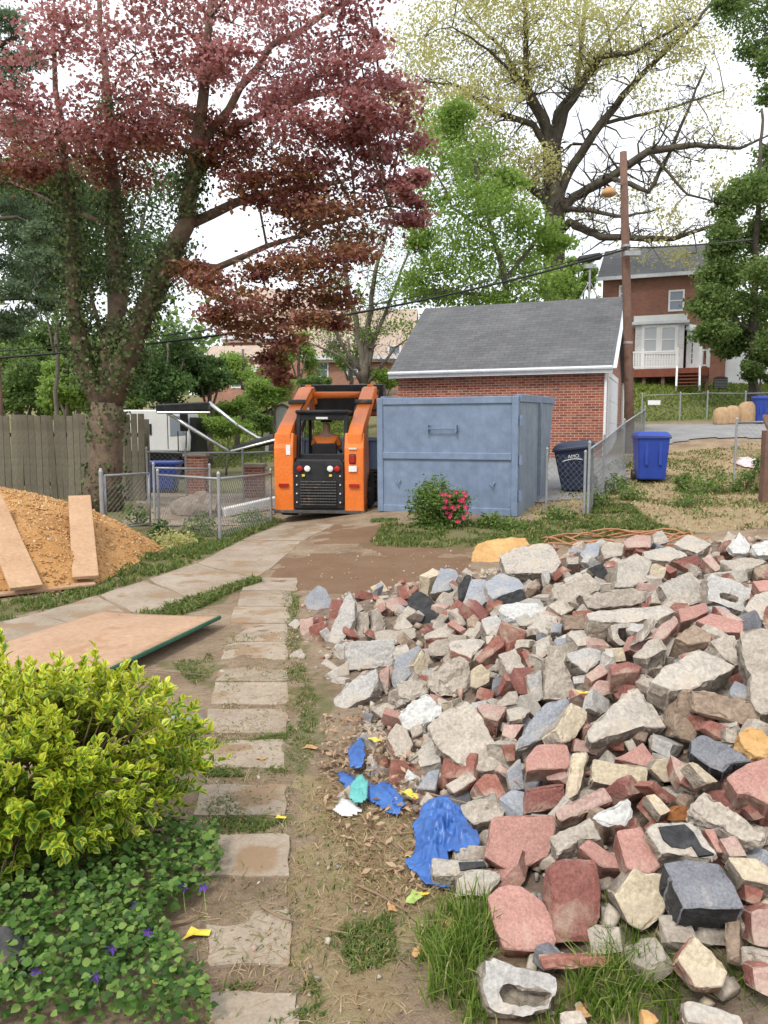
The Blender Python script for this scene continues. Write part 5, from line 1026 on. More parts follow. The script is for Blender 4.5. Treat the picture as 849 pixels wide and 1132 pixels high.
X_([(679,989),(702,959),(714,966),(733,965),(739,985),(735,1010),(712,1033),(696,1021)], 'f', .12, 'cream', 'cream-yellow lump in the front between pink brick and grass', 'concrete_chunk', .05)
X_([(714,917),(726.5,910),(771,908),(779,925),(793,942),(790,949),(758,946),(730,944)], 't', .1, 'pale', 'pale stone with a black painted patch on top', 'concrete_chunk', .1)
X_([(732,953),(758,948),(795,955),(813,978),(825,1004),(755,1004),(740,970)], (0,-.5,.87), .14, 'slate', 'big dark grey cinder block at right front', 'block', .08)
X_([(804,946.5),(838,948),(860,966),(860,980),(822,972)], 't', .12, 'cream', 'cream block with red side at right front edge', 'block', .06)
X_([(822,973),(846,985),(839,1002),(825,997)], 'f', .08, 'red', 'red brick face below the cream block at right front', 'brick', .05)
X_([(831,1008),(855,1000),(860,1050),(834,1046)], 'f', .12, 'pink', 'pale pink block at the right front picture edge', 'block', .04)
X_([(795,927),(813,923),(828,946),(808,947)], 't', .1, 'pink', 'pink brick below the speckled block', 'brick', .06)
X_([(778,916),(790,916),(800,943),(793,942)], 't', .08, 'salmon', 'narrow pink brick right of the black-patched stone', 'brick', .06)
X_([(535,1062),(544,1058),(615,1080),(616,1094),(606,1115),(569,1126),(539,1115),(532,1090)], (.05,-.72,.69), .12, 'grey', 'broken grey cinder block with oval recess in the front grass', 'hollow_block', .12, (577,1100,.7,.34,.05))
X_([(597,1059),(627,1057),(672,1058),(672,1069),(600,1073)], 'f', .06, 'red', 'thin orange-red brick lying in the front grass', 'brick', .05)
X_([(748,1060),(768,1031),(780,1042),(806,1074),(800,1092),(785,1094),(770,1092)], (-.1,-.7,.7), .1, 'creamred', 'cream and red broken stone standing in the grass at right', 'concrete_chunk', .06)
X_([(752,1104),(780,1110),(817,1121),(822,1136),(760,1132)], 'u', .05, 'pale', 'flat whitish piece lying in the grass at the bottom right', 'concrete_slab', .03)
X_([(708,1113),(722,1118),(730,1130),(712,1136)], 't', .05, 'ochre', 'small ochre piece in the grass at the bottom edge', 'concrete_chunk', .02)
X_([(618,1118),(642,1116),(650,1132),(620,1136)], 't', .05, 'tan', 'small orange-tan piece at the bottom edge of grass', 'concrete_chunk', .02)
X_([(831,1068),(855,1066),(860,1107),(836,1096)], 'f', .1, 'pink', 'pink block by the grass at the right bottom edge', 'block', .04)
X_([(491,868),(519,852),(527,861),(502,877)], 'p', .1, 'tanred', 'left brick of the V-shaped pair under the trapezoid slab', 'brick', .06)
X_([(525,866),(537,855),(549.5,856),(560,878),(553,889),(536,880)], 'q', .1, 'red', 'right brick of the V-shaped pair under the trapezoid slab', 'brick', .05)
X_([(460,872),(472,852),(486,850),(482,873)], 't', .05, 'blue', 'pale blue tile piece above the blue tarp', 'tile_piece', .03)
X_([(560,854),(576,838),(580,873),(564,874)], 'f', .08, 'blue', 'grey-blue upright shard left of the red-pink worn block', 'concrete_chunk', .04)
X_([(555,813),(557,801),(580,800),(568,817)], 't', .08, 'pink', 'pale pink brick bit right of the trapezoid slab', 'brick')
X_([(555,825),(569,822),(570,841),(560,842)], 'f', .08, 'red', 'small red brick bit below the pale pink one', 'brick')
X_([(428,815),(438,799),(449,803),(457,822),(450,838),(438,836)], 'q', .1, 'tanred', 'tan brick with red end below the white plaster lump', 'brick', .04)
X_([(507,892),(520,884),(545,886),(562,895),(555,907),(520,909)], 't', .1, 'rock', 'crumbly grey lump above the whitish brick', 'concrete_chunk', .0)
X_([(463,889),(472,875),(486,887),(475,895)], 't', .06, 'tan', 'small tan chip just above the blue tarp')
X_([(318,690),(327,683),(334,687),(327,696)], 'u', .05, 'pale', 'small pale flat stone on the soil left of the heap')
X_([(319,724),(329,716),(338,724),(333,733),(321,731)], 't', .06, 'tan', 'cream broken brick on the soil left of the leaning slab', 'brick')
X_([(371,880),(386,868),(398,872),(396,884),(380,890)], 't', .05, 'tan', 'tan stone on the soil near the teal plastic')
# black painted patches on two stones are thin coats of their own
def patch(host, poly, nv, lift):
    n = Vector(nv).normalized(); c = host.location.copy(); d0 = []
    pts = []
    for px, py in poly:
        d = ray(px, py); k = (c+n*lift-EYE).dot(n)/d.dot(n); pts.append(EYE+d*k-c)
    o = MB().prism(pts, -n*.012).obj('tar_patch', 'dark_tar', host); o['label'] = 'black tar patch'; return o
byl = {h[1]: i for i, h in enumerate(HEROES)}
def hero(label): return next(o for o in bpy.data.objects if o.get('label') == label)
patch(hero('pale stone with a black painted patch on top'), [(728,914),(757,911),(767,920),(776,936),(790,944),(773,946),(765,934),(757,938),(743,936),(734,928)], NV['t'], .008)
patch(hero('whitish brick with black patch beside the blue tarp'), [(507,953),(535,952),(538,957),(509,962)], NV['u'], .008)

# fines under the pieces, coloured dark to put shade into the gaps
gx, gy = np.meshgrid(np.linspace(-1.4, 7.2, 190), np.linspace(1.4, 10, 190)); hz_ = heap_h(gx, gy); id_ = np.arange(gx.size).reshape(gx.shape)
keep = (hz_[:-1, :-1]+hz_[1:, 1:]+hz_[1:, :-1]+hz_[:-1, 1:]) > 0
f = np.stack([id_[:-1, :-1], id_[:-1, 1:], id_[1:, 1:], id_[1:, :-1]], -1)[keep]
surfmat('heap_fines', (.13,.095,.07), (.28,.215,.165), 9, 1, 1, .02, 40)
me = np_mesh('rubble_fines', np.stack([gx.ravel(), gy.ravel(), (terr(gx, gy)+hz_*.78-.05+(fbm(gx, gy, 7, 50)-.5)*.05).ravel()], 1), f, 'heap_fines')
fo = link('rubble_fines', me); T(fo, 'crushed mortar and soil filling the gaps of the rubble heap', 'rubble fines', kind='stuff')
attrmat('fragment_mix', [(0, (.4,.33,.26)), (.22, (.3,.24,.19)), (.4, (.45,.39,.32)), (.6, (.3,.15,.11)), (.7, (.42,.29,.23)), (.82, (.26,.24,.23)), (.9, (.46,.38,.27))], bs=.6)
p = scatter(HEAP, 3600); d = edge_dist(HEAP, p[:, 0], p[:, 1]); s = np.abs(rng.normal(0, .02, len(p)))+.012
p2 = np.array([ground(rng.uniform(345, 500), rng.uniform(755, 900))[:2] for _ in range(900)]); s2 = np.abs(rng.normal(0, .012, len(p2)))+.008
pp = np.r_[p, p2]; ss = np.r_[s, s2]
o = bits(len(pp), np.c_[pp, terr(pp[:, 0], pp[:, 1])+heap_h(pp[:, 0], pp[:, 1])*.78-.035+ss*.2], ss, 'fragment_mix', 'rubble_fragments', flat=.5); T(o, 'small crumbs of brick and concrete strewn over the heap', 'rubble fragments')

n = 260; lx = rng.uniform(-.8, .8, n); ly = rng.uniform(2.95, 3.35, n); lz = 2.12+rng.uniform(0, 1, n)*(.62-.9*(ly-2.95))*(1-.5*np.abs(lx)); Mk = np.array(sk.matrix_basis)
pw = np.c_[lx, ly, lz, np.ones(n)] @ Mk.T; o = bits(n, pw[:, :3], rng.uniform(.04, .13, n), 'fragment_mix', 'bucket_rubble'); T(o, 'grey rubble heaped in the raised loader bucket', 'rubble')
# medium pieces between the large ones: every piece its own object
LIB = []
def lib_piece(kind, dims, seed):
    r = random.Random(seed); bm = bmesh.new(); bmesh.ops.create_cube(bm, size=1)
    for v in bm.verts: v.co = Vector((v.co.x*dims[0]*r.uniform(.85, 1.1), v.co.y*dims[1]*r.uniform(.85, 1.1), v.co.z*dims[2]*r.uniform(.85, 1.1)))
    for f_ in bm.faces: f_.material_index = 0
    for k in range(r.choice((1, 2, 3))):
        n = Vector((r.choice((-1, 1))*r.uniform(.3, 1), r.choice((-1, 1))*r.uniform(.2, 1), r.uniform(-.6, .8))).normalized()
        ext = max(v.co.dot(n) for v in bm.verts); res = bmesh.ops.bisect_plane(bm, geom=list(bm.verts)+list(bm.edges)+list(bm.faces), plane_co=n*ext*r.uniform(.55, .85), plane_no=n, clear_outer=True)
        ed = [e for e in res['geom_cut'] if isinstance(e, bmesh.types.BMEdge)]
        if ed:
            nf = bmesh.ops.edgeloop_fill(bm, edges=ed)['faces']
            for f_ in nf: f_.material_index = 1
    bmesh.ops.recalc_face_normals(bm, faces=bm.faces); bmesh.ops.bevel(bm, geom=list(bm.edges), offset=.006, segments=1, affect='EDGES', clamp_overlap=True)
    bmesh.ops.triangulate(bm, faces=bm.faces); roughen(bm, KIND[kind][2]*.8, seed, .06); return piece('rubble_piece', bm, kind, seed)
WORD = {'tan': 'tan concrete', 'grey': 'grey concrete', 'pale': 'pale concrete', 'blue': 'blue-grey painted', 'salmon': 'pink painted', 'pink': 'faded pink', 'red': 'red brick', 'cream': 'cream mortar', 'brown': 'brown concrete', 'tanred': 'tan and red brick', 'palered': 'white and red brick', 'slate': 'dark slate', 'white': 'white plaster', 'rock': 'knobbly tan', 'maroon': 'maroon'}
kinds = ['tan']*4+['grey']*4+['pale']*2+['blue', 'salmon']+['pink']*2+['red']*4+['cream']+['brown', 'brown', 'maroon', 'tanred', 'tanred', 'palered', 'palered', 'slate', 'white', 'rock', 'rock']
for i, k in enumerate(kinds):
    for j in range(2): LIB.append((k, lib_piece(k, [(.2, .095, .065), (.13, .1, .06), (.16, .14, .07), (.1, .09, .08)][(i+j) % 4], 100+i*7+j)))
def proj(p):
    v = p-EYE; z = v.dot(FW); return 424.5+F*v.x/z, 566-F*v.dot(UP)/z
used = set(); placed = []; cnt = 0; tries = 0
while cnt < 290 and tries < 12000:
    tries += 1; px, py = random.uniform(345, 860), random.uniform(598, 1060)
    q = ground(px, py, surf)
    if float(heap_h(q.x, q.y)[0]) < .04 or not inside(HEAP, np.array([q.x]), np.array([q.y]))[0]: continue
    if any(abs(h[3]-px) < 60 and inside(h[5], np.array([px]), np.array([py+2.]))[0] for h in HEROES): continue
    sc = random.uniform(.6, 1.25)*(1+.07*max(0, q.y-4))
    if any((q-o_).length < .42*.13*(sc+s_) for o_, s_ in placed): continue
    hd = min(HEROES, key=lambda h: (h[3]-px)**2+(h[4]-py)**2)
    k, me = random.choice(LIB); dx, dy = px-hd[3], py-hd[4]
    rel = ('left of' if dx < 0 else 'right of') if abs(dx) > abs(dy) else ('behind' if dy < 0 else 'in front of')
    size_w = 'small' if sc < .75 else ('mid-sized' if sc < 1 else 'larger'); 
    short = ' '.join(hd[1].split()[:7]); short = short[:-len(short.split()[-1])-1] if short.split()[-1] in ('of', 'at', 'the', 'with', 'in', 'on', 'and', 'by', 'under', 'below', 'behind', 'above', 'right', 'left', 'from') else short
    lab = f'{size_w} {WORD[k]} piece {rel} the {short}'
    if len(lab.split()) > 16: lab = ' '.join(lab.split()[:16])
    if lab in used: continue
    used.add(lab); placed.append((q, sc)); o = link('brick_piece' if 'brick' in WORD[k] else 'rubble_piece', me)
    o.location = q+Vector((0, 0, random.uniform(-.1, -.015))); o.scale = (sc,)*3; o.rotation_euler = (random.gauss(0, .8), random.gauss(0, .8), random.uniform(0, 6.28)); T(o, lab, 'rubble', 'loose pieces of the rubble heap'); cnt += 1
# hose coil behind the heap
P_ = []; hc = ground(690, 600); hc = Vector((3.3, 10.6, 0))
for k in range(110):
    a = k*.19; r_ = 1+.12*math.sin(k*.7); x = hc.x+math.cos(a)*(.95+.25*math.sin(a*.31))*r_; y = hc.y+math.sin(a)*.42*r_; P_.append((x, y, tz(x, y)+.03+.02*(k/30)+.03*math.sin(k*1.3)))
o = MB().tube(P_, .013, 7).obj('hose', 'hose', smooth=True); T(o, 'orange-brown hose coiled on the ground behind the rubble heap', 'hose')

# ------------------------------------------------------------------ tarps, plastic, leaves, twigs and other small things
def cloth(poly, label, mat, name, cat, amp=.04, seed=0, lift=.03, fn=surf, n=22):
    """crumpled sheet lying on the ground"""
    W = np.array([ground(*p, fn)[:2] for p in poly]); lo, hi = W.min(0), W.max(0); gx, gy = np.meshgrid(np.linspace(lo[0], hi[0], n), np.linspace(lo[1], hi[1], n))
    jx_ = gx+(fbm(gx, gy, 25, seed)-.5)*.03; jy_ = gy+(fbm(gx, gy, 25, seed+5)-.5)*.04; ins = inside(W, jx_, jy_); d = np.where(ins, edge_dist(W, gx, gy), 0); z = fn(gx, gy)+lift
    for i in range(n):
        for j in range(n): v = noise.noise(Vector((gx[i, j]*13+seed+gy[i, j]*5, gy[i, j]*8, seed))); v2 = noise.noise(Vector((gx[i, j]*31-seed, gy[i, j]*26, seed+9))); z[i, j] += amp*(1-abs(v)*2.4+.55*(1-abs(v2)*2.5))*min(1, d[i, j]*14)
    k = ins[:-1, :-1] | ins[1:, 1:] | ins[1:, :-1] | ins[:-1, 1:]; id_ = np.arange(gx.size).reshape(gx.shape); f = np.stack([id_[:-1, :-1], id_[:-1, 1:], id_[1:, 1:], id_[1:, :-1]], -1)[k]
    me = np_mesh(name, np.stack([gx.ravel(), gy.ravel(), z.ravel()], 1), f, mat); o = link(name, me); s_ = o.modifiers.new('solid', 'SOLIDIFY'); s_.thickness = .004
    T(o, label, cat); return o
cloth([(448,962),(462,948),(458,920),(470,898),(490,890),(510,905),(530,938),(528,947),(497,950),(490,975),(497,990),(470,985)], 'crumpled bright blue tarp in front of the heap', 'tarp_blue', 'tarp', 'tarp', .045, 1, .03, n=64)
cloth([(374,858),(390,862),(402,872),(430,870),(448,893),(438,905),(415,893),(400,880),(380,872)], 'long strip of blue tarp left of the larger crumpled one', 'tarp_blue', 'tarp', 'tarp', .035, 2, .015, n=44)
cloth([(385,838),(398,822),(404,838),(398,855),(388,852)], 'small blue tarp scrap below the brick crumbs', 'tarp_blue', 'tarp', 'tarp', .04, 3, .03, n=14)
cloth([(388,880),(398,870),(406,876),(406,895),(396,901),(388,894)], 'teal green plastic scrap beside the blue tarp strip', 'teal_plastic', 'plastic_scrap', 'plastic', .04, 4, .05, n=14)
cloth([(368,900),(380,888),(392,893),(400,902),(380,907)], 'clear crumpled plastic next to the teal scrap', 'clear_plastic', 'plastic_scrap', 'plastic', .04, 5, .02, n=14)
cloth([(812,514),(822,507),(838,510),(858,508),(858,518),(828,518)], 'pink and white cloth lying in the right yard weeds', 'rag', 'rag', 'cloth', .05, 6, .04, terr, n=16)
dsp = ground(200, 815); dse = ground(228, 812)
ds = empty('downpipe_piece', (0, 0, 0), label='grey metal downpipe end poking out of the yellow-green bush', cat='pipe')
a_, b_ = dsp+Vector((-.05, -.02, .1)), dse+Vector((-.02, 0, .07)); vs = []; ax = (b_-a_).normalized(); sx_ = ax.cross(Vector((0, 0, 1))).normalized(); uz = sx_.cross(ax)
def ribbed(s0):
    return [(sx_*math.cos(t)*(1+.06*math.cos(8*t))+uz*math.sin(t)*.75*(1+.06*math.cos(8*t)))*s0 for t in np.linspace(0, 2*math.pi, 41)[:-1]]
out_ = ribbed(.05); inn = ribbed(.044); vs = [a_+p for p in out_]+[b_+p for p in out_]+[b_+p for p in inn]+[a_+p for p in inn]; fs = []
for r_ in range(3): fs += [(r_*40+k, r_*40+(k+1) % 40, (r_+1)*40+(k+1) % 40, (r_+1)*40+k) for k in range(40)]
MB().add(vs, fs).obj('pipe', 'galv', ds, smooth=True); MB().span((-.03, -.03, -.05), (.03, .03, .02)).obj('strap', 'galv', ds).location = (a_+b_)/2-Vector((0, 0, .03))
def fallen_leaf(px, py, s, mat, label, rz=None):
    q = ground(px, py, surf); n = 7; mb = MB(); vs = [(0, 0, .006)]; 
    for k in range(10):
        a = 2*math.pi*k/10; r_ = s*(.5+.12*math.sin(k*2.4)+(.16 if k % 3 == 0 else 0)); vs.append((math.cos(a)*r_*1.3, math.sin(a)*r_*.8, random.uniform(.0, .25)*s))
    o = mb.add(vs, [(0, k+1, (k+1) % 10+1) for k in range(10)]).obj('fallen_leaf', mat); s_ = o.modifiers.new('solid', 'SOLIDIFY'); s_.thickness = .0015; o.location = q+Vector((0, 0, .012)); o.rotation_euler = (random.uniform(-.2, .2), random.uniform(-.2, .2), rz if rz is not None else random.uniform(0, 6)); T(o, label, 'leaf', 'fallen leaves'); return o
for a in ((217,1039,.055,'yellow_leaf','yellow fallen leaf on the lowest visible stepping stone side'),(179,1090,.035,'yellow_leaf','small yellow leaf among the violets'),(457,999,.05,'green_leaf','pale green fallen leaf below the blue tarp'),(467,993,.03,'yellow_leaf','yellow leaf touching the pale green leaf'),
          (415,822,.05,'yellow_leaf','yellow leaf above the blue tarp strip'),(453,883,.05,'yellow_leaf','yellow leaf between the two blue tarps'),(452,950,.035,'yellow_leaf','yellow leaf at the lower left of the big tarp'),(382,906,.03,'yellow_leaf','yellow bit left of the clear plastic'),
          (497,1030,.06,'brown_leaf','curled brown leaf in the grass left of the front pink slab'),(464,1056,.04,'brown_leaf','brown leaf on the soil below the pale green leaf'),(645,770,.05,'yellow_leaf','yellow leaf in the dark gap of the heap centre'),(290,842,.035,'brown_leaf','brown leaf at the edge of a stepping stone'),
          (343,830,.05,'brown_leaf','orange-brown leaf on the soil right of the stepping stones'),(310,908,.03,'yellow_leaf','tiny yellow leaf on the third stepping stone from the bottom'),(433,1008,.035,'brown_leaf','tan leaf on bare soil left of the tarp'),(640,1135,.05,'brown_leaf','brown leaf at the very bottom of the grass'),(720,965,.035,'yellow_leaf','yellow leaf on the slanting pinkish brick')): fallen_leaf(*a)
def twig(pts, r, label):
    P_ = [ground(*p, surf)+Vector((0, 0, .012+random.uniform(0, .015))) for p in pts]; m = len(P_); o = MB().tube(P_, [r*(1-.6*i/(m-1)) for i in range(m)], 5).obj('twig', 'twig'); T(o, label, 'twig', 'fallen twigs')
for p, r, l in (([(185,1030),(205,1026),(218,1023)], .008, 'short thick twig left of the yellow leaf'),([(150,1100),(175,1080),(208,1074),(222,1095),(230,1128)], .004, 'thin bent vine stem over the violets'),([(395,985),(420,1000),(450,1012),(480,1010)], .005, 'long twig below the big blue tarp'),
                ([(340,1030),(365,1040),(385,1040)], .004, 'thin twig on bare soil right of the stones'),([(400,905),(412,930),(430,945)], .005, 'twig below the teal plastic scrap'),([(470,880),(500,892),(540,903)], .004, 'pale twig across the crumbly grey lump'),([(155,744),(200,748),(235,750)], .005, 'straight twig on soil below the plywood edge'),
                ([(440,940),(460,958),(480,975)], .004, 'thin twig crossing the big blue tarp'),([(290,1010),(310,1020),(330,1024)], .004, 'twig beside the large near stepping stone'),([(0,1105),(20,1120),(50,1135)], .009, 'thick pale root at the bottom left corner'),([(560,862),(590,880),(625,893)], .003, 'pale stem over the dull maroon block')): twig(p, r, l)
# ------------------------------------------------------------------ trees
def tree(name, label, limbs, clumps, lm, bm_, leaf=.09, per=220, twigs=3, sub=6, flat=.5, aspect=.6, up=.6, D0=None, seed=0, twig_r=.02, droop=.25, tint=None, crown_name='crown', limb_sub=0, sides=8, group=None):
    """limbs: [(px,py,D,r)..]; clumps: (px,py,D,rx_px,ry_px[,weight]). Leaves sit on puffs around twigs that grow from the nearest limb"""
    r = np.random.default_rng(seed+11); rr = random.Random(seed); base = at(*limbs[0][0][:3]); root = empty(name, (base.x, base.y, tz(base.x, base.y)), label=label, cat='tree', group=group); bl = root.location
    tm = MB(); nodes = []; 
    for L in limbs:
        P = [at(*q[:3])-bl for q in L]; Rr = [q[3] for q in L]; Q = []; RQ = []
        for i in range(len(P)-1):
            st = max(2, int((P[i+1]-P[i]).length/.5)); st = min(st, 12)
            for k in range(st):
                t = k/st; w = Vector((rr.gauss(0, 1), rr.gauss(0, 1), rr.gauss(0, .5)))*(.06*(P[i+1]-P[i]).length/st*(1 if k else 0)); Q.append(P[i].lerp(P[i+1], t)+w); RQ.append(Rr[i]*(1-t)+Rr[i+1]*t)
        Q.append(P[-1]); RQ.append(Rr[-1]); tm.tube(Q, RQ, sides); nodes += list(zip(Q, RQ))
        for _ in range(limb_sub*len(P)):
            i = rr.randrange(len(Q)//4, len(Q)); d = Vector((rr.gauss(0, 1), rr.gauss(0, 1), rr.gauss(.5, .7))).normalized(); ln = rr.uniform(.9, 3.2)*max(.4, min(1.2, RQ[i]*6)); q = Q[i]; pts = [q]
            for k in range(4): d = (d+Vector((rr.gauss(0, .5), rr.gauss(0, .5), rr.gauss(.05, .42)))).normalized(); q = q+d*ln/4; pts.append(q)
            tm.tube(pts, [max(.012, min(.07, RQ[i]*.3)*(1-k/5)) for k in range(5)], 4, cap=False)
            if rr.random() < .8:
                for _2 in range(5):
                    k = rr.randrange(1, 4); d2 = (d+Vector((rr.gauss(0, .8), rr.gauss(0, .8), rr.gauss(0, .6)))).normalized(); tm.tube([pts[k], pts[k]+d2*ln*.25, pts[k]+d2*ln*.5+Vector((0, 0, rr.gauss(0, .1)*ln))], [max(.009, min(.03, RQ[i]*.12)), .008, .006], 3, cap=False)
    trunk = tm.obj('trunk', bm_, root, smooth=True)
    if limbs and base.z > bl.z+.3: MB().tube([Vector((base.x-bl.x, 0, -.3)), base-bl], [limbs[0][0][3]*1.12, limbs[0][0][3]], sides, cap=False).obj('trunk_foot', bm_, root, smooth=True)
    NP = np.array([list(p) for p, _ in nodes]); tw = MB(); pos = []; tin = []
    for c in clumps:
        px, py, D, rx, ry = c[:5]; w = c[5] if len(c) > 5 else 1; tn = c[6] if len(c) > 6 else .5
        cp = at(px, py, D)-bl; sx = rx/F*D; sz = ry/F*D; i = int(np.argmin(((NP-np.array(cp))**2).sum(1))); s0 = Vector(NP[i]); mid = s0.lerp(cp, .55)+Vector((0, 0, .1*(cp-s0).length))
        tw.tube([s0, mid, cp], [max(twig_r*1.5, min(nodes[i][1]*.5, .09)), twig_r*1.3, twig_r*.8], 5, cap=False)
        for k in range(int(sub*w)):
            v = r.normal(size=3); v /= np.linalg.norm(v); v *= r.uniform(.35, 1)**.5; sc = np.array(cp)+v*np.array([sx, sx*.8, sz]); 
            if k < twigs*2: tw.tube([cp, cp.lerp(Vector(sc), .5)+Vector((0, 0, .05*sx)), Vector(sc)], [twig_r*.8, twig_r*.5, twig_r*.25], 3, cap=False)
            n = int(per/sub); sp = sx*1.5/sub**.4*.55; q = r.normal(size=(n, 3))*np.array([sp, sp, sp*flat])+sc; pos.append(q); tin.append(np.full(n, tn+r.normal()*.1))
    if len(tw.v): tw.obj('branches', bm_, root)['kind'] = 'stuff'
    if pos:
        pos = np.concatenate(pos); tin = np.concatenate(tin); n = len(pos); nr = r.normal(size=(n, 3))*(1-up)+np.array([0, -.15, 1])*up; v, f = leaf_quads(pos, nr, leaf*r.uniform(.6, 1.35, n), aspect, droop)
        o = link(crown_name, np_mesh(crown_name, v, f, lm, np.clip(tin+r.normal(0, .16, n), 0, 1)), root)
    return root
leafmat('maple_red', [(0, (.1,.035,.025)), (.3, (.23,.075,.06)), (.5, (.38,.15,.14)), (.75, (.5,.25,.26)), (1, (.53,.31,.26))], .48)
leafmat('maple_backlit', [(0, (.11,.08,.03)), (.35, (.22,.1,.05)), (.6, (.31,.14,.075)), (1, (.36,.22,.08))], .45)  # leaf colour with the light shining through painted in
leafmat('ivy', [(0, (.035,.055,.02)), (.5, (.08,.12,.04)), (1, (.16,.2,.07))], .25)
leafmat('oak_young', [(0, (.4,.38,.12)), (.5, (.52,.5,.2)), (1, (.62,.6,.32))], .55)
leafmat('lime_green', [(0, (.13,.22,.035)), (.5, (.23,.36,.07)), (1, (.37,.49,.14))], .52)
leafmat('mid_green', [(0, (.06,.11,.03)), (.5, (.14,.22,.06)), (1, (.27,.36,.11))], .48)
leafmat('dark_green', [(0, (.035,.07,.022)), (.5, (.08,.145,.042)), (1, (.15,.24,.07))], .4)
leafmat('pine_blue', [(0, (.07,.12,.06)), (.5, (.15,.22,.12)), (1, (.25,.33,.19))], .4)
leafmat('weed', [(0, (.06,.11,.02)), (.5, (.12,.2,.04)), (1, (.22,.3,.08))], .4)
leafmat('grass_long', [(0, (.07,.13,.018)), (.6, (.17,.28,.04)), (.85, (.28,.36,.08)), (1, (.5,.42,.22))], .45)
leafmat('grass_creep', [(0, (.07,.12,.025)), (.6, (.14,.21,.045)), (.85, (.24,.26,.08)), (1, (.4,.31,.15))], .4)
leafmat('lawn', [(0, (.12,.18,.03)), (.5, (.2,.28,.05)), (1, (.33,.38,.1))], .4)
leafmat('straw', [(0, (.28,.19,.1)), (.5, (.42,.31,.17)), (1, (.54,.43,.26))], .3)
leafmat('litter', [(0, (.17,.1,.06)), (.5, (.34,.22,.13)), (1, (.5,.37,.24))], .15)
# red Japanese maple with ivy on its stems
MD = 15.4
maple_limbs = [[(114,562,MD,.42),(117,510,MD,.34),(118,445,MD,.33)], [(114,452,MD,.25),(95,408,MD,.2),(84,360,MD-.2,.16),(79,270,MD-.5,.12),(70,170,MD-.9,.07),(60,60,MD-1.2,.04)],
 [(118,450,MD,.27),(121,380,MD,.2),(133,330,MD+.3,.17),(128,220,MD+.6,.12),(120,110,MD+1,.08),(110,0,MD+1.2,.05),(105,-90,MD+1,.03)], [(121,445,MD,.28),(148,375,MD-.2,.22),(176,308,MD-.4,.2),(205,250,MD-.6,.17),(216,170,MD-.8,.13),(228,60,MD-1,.08),(240,-60,MD-1,.04)],
 [(183,292,MD-.4,.1),(240,296,MD-.6,.07),(295,272,MD-.9,.05),(355,248,MD-1.1,.035),(430,228,MD-1.3,.02)], [(214,200,MD-.5,.1),(262,140,MD-.4,.07),(340,108,MD-.3,.045),(420,90,MD-.3,.025)],
 [(188,290,MD-.4,.08),(232,325,MD-.9,.05),(285,352,MD-1.1,.035),(318,395,MD-1.3,.018)], [(205,250,MD-.6,.1),(290,215,MD+.6,.08),(380,200,MD+1.6,.05)], [(130,250,MD+.6,.06),(60,225,MD+1.2,.035),(10,200,MD+1.4,.02)], [(216,170,MD-.8,.09),(300,50,MD,.06),(390,0,MD,.04)]]
mc = []
def blob(x, y, D, rx, ry, w=1, t=.55): mc.append((x, y, D, rx, ry, w, t))
for x, y, rx, ry in ((40,60,45,28),(95,25,50,25),(150,60,45,24),(185,20,45,25),(215,75,38,20),(130,110,50,25),(255,25,45,25),(250,70,32,18),(60,150,55,22),(20,110,40,22),(330,20,45,28),(375,40,40,24),(300,85,40,20),(350,85,42,22),(400,75,38,22),(430,110,36,24),(380,125,40,20),(335,140,38,18),(445,150,28,20),(310,110,34,18),(400,150,36,20),(455,200,20,22),(420,190,30,22),(385,165,34,18),(450,235,22,16),(60,-20,60,30),(180,-30,60,30),(300,-30,60,30),(400,-20,45,25)):
    blob(x, y, MD-1.2+random.uniform(-1.6, 1.2), rx, ry, 1, .62)
for x, y, rx, ry in ((40,160,50,16),(100,168,45,14),(150,160,45,15),(90,140,60,16),(25,185,35,12),(120,195,45,14),(250,175,30,18),(300,165,34,20),(280,205,30,16),(330,190,34,18),(360,215,34,18),(320,225,32,16),(240,145,35,16),(190,150,38,16),(170,115,40,18)):
    blob(x, y, MD-.4+random.uniform(-1.4, 1.6), rx, ry, .9, .4)
bz = []
for x, y, rx, ry in ((350,265,38,16),(400,262,34,16),(330,245,30,14),(410,225,28,16),(370,235,34,14),(310,290,26,14),(350,300,28,15),(330,330,24,14),(370,330,20,14),(345,355,18,12),(262,330,32,12),(235,310,24,10),(290,350,26,14),(270,365,24,12),(310,375,20,14),(300,400,14,14),(210,300,20,9),(312,415,10,10),(285,300,18,9),(235,345,18,10),(375,355,12,9),(390,285,24,12),(345,285,30,12)):
    bz.append((x, y, MD-1.3+random.uniform(-1, 1), rx, ry, 1, .5))
mp = tree('red_maple', 'large red-leaved maple with ivy-clad stems on the left', maple_limbs, mc, 'maple_red', 'bark', .078, 1000, 3, 12, .26, .8, .58, seed=1, twig_r=.016, droop=.35)
# lower boughs: brown of light through thin leaves is put into the leaf colour
def leaves_at(clumps, par, lm, leaf, per, sub, flat, name, seed, up=.6, aspect=.75):
    r = np.random.default_rng(seed); pos = []; bl = np.array(par.location)
    for c in clumps:
        px, py, D, rx, ry = c[:5]; cp = np.array(at(px, py, D))-bl; sx = rx/F*D; sz = ry/F*D
        for k in range(sub): v = r.normal(size=3); v /= np.linalg.norm(v); v *= r.uniform(.3, 1)**.5; sp = sx*.42; pos.append(r.normal(size=(per//sub, 3))*np.array([sp, sp, sp*flat])+cp+v*np.array([sx, sx*.8, sz]))
    pos = np.concatenate(pos); n = len(pos); v, f = leaf_quads(pos, r.normal(size=(n, 3))*(1-up)+np.array([0, -.15, 1])*up, leaf*r.uniform(.6, 1.35, n), aspect, .35)
    return link(name, np_mesh(name, v, f, lm, np.clip(r.normal(.5, .22, n), 0, 1)), par)
leaves_at(bz, mp, 'maple_backlit', .08, 480, 10, .35, 'lower_crown', 3)
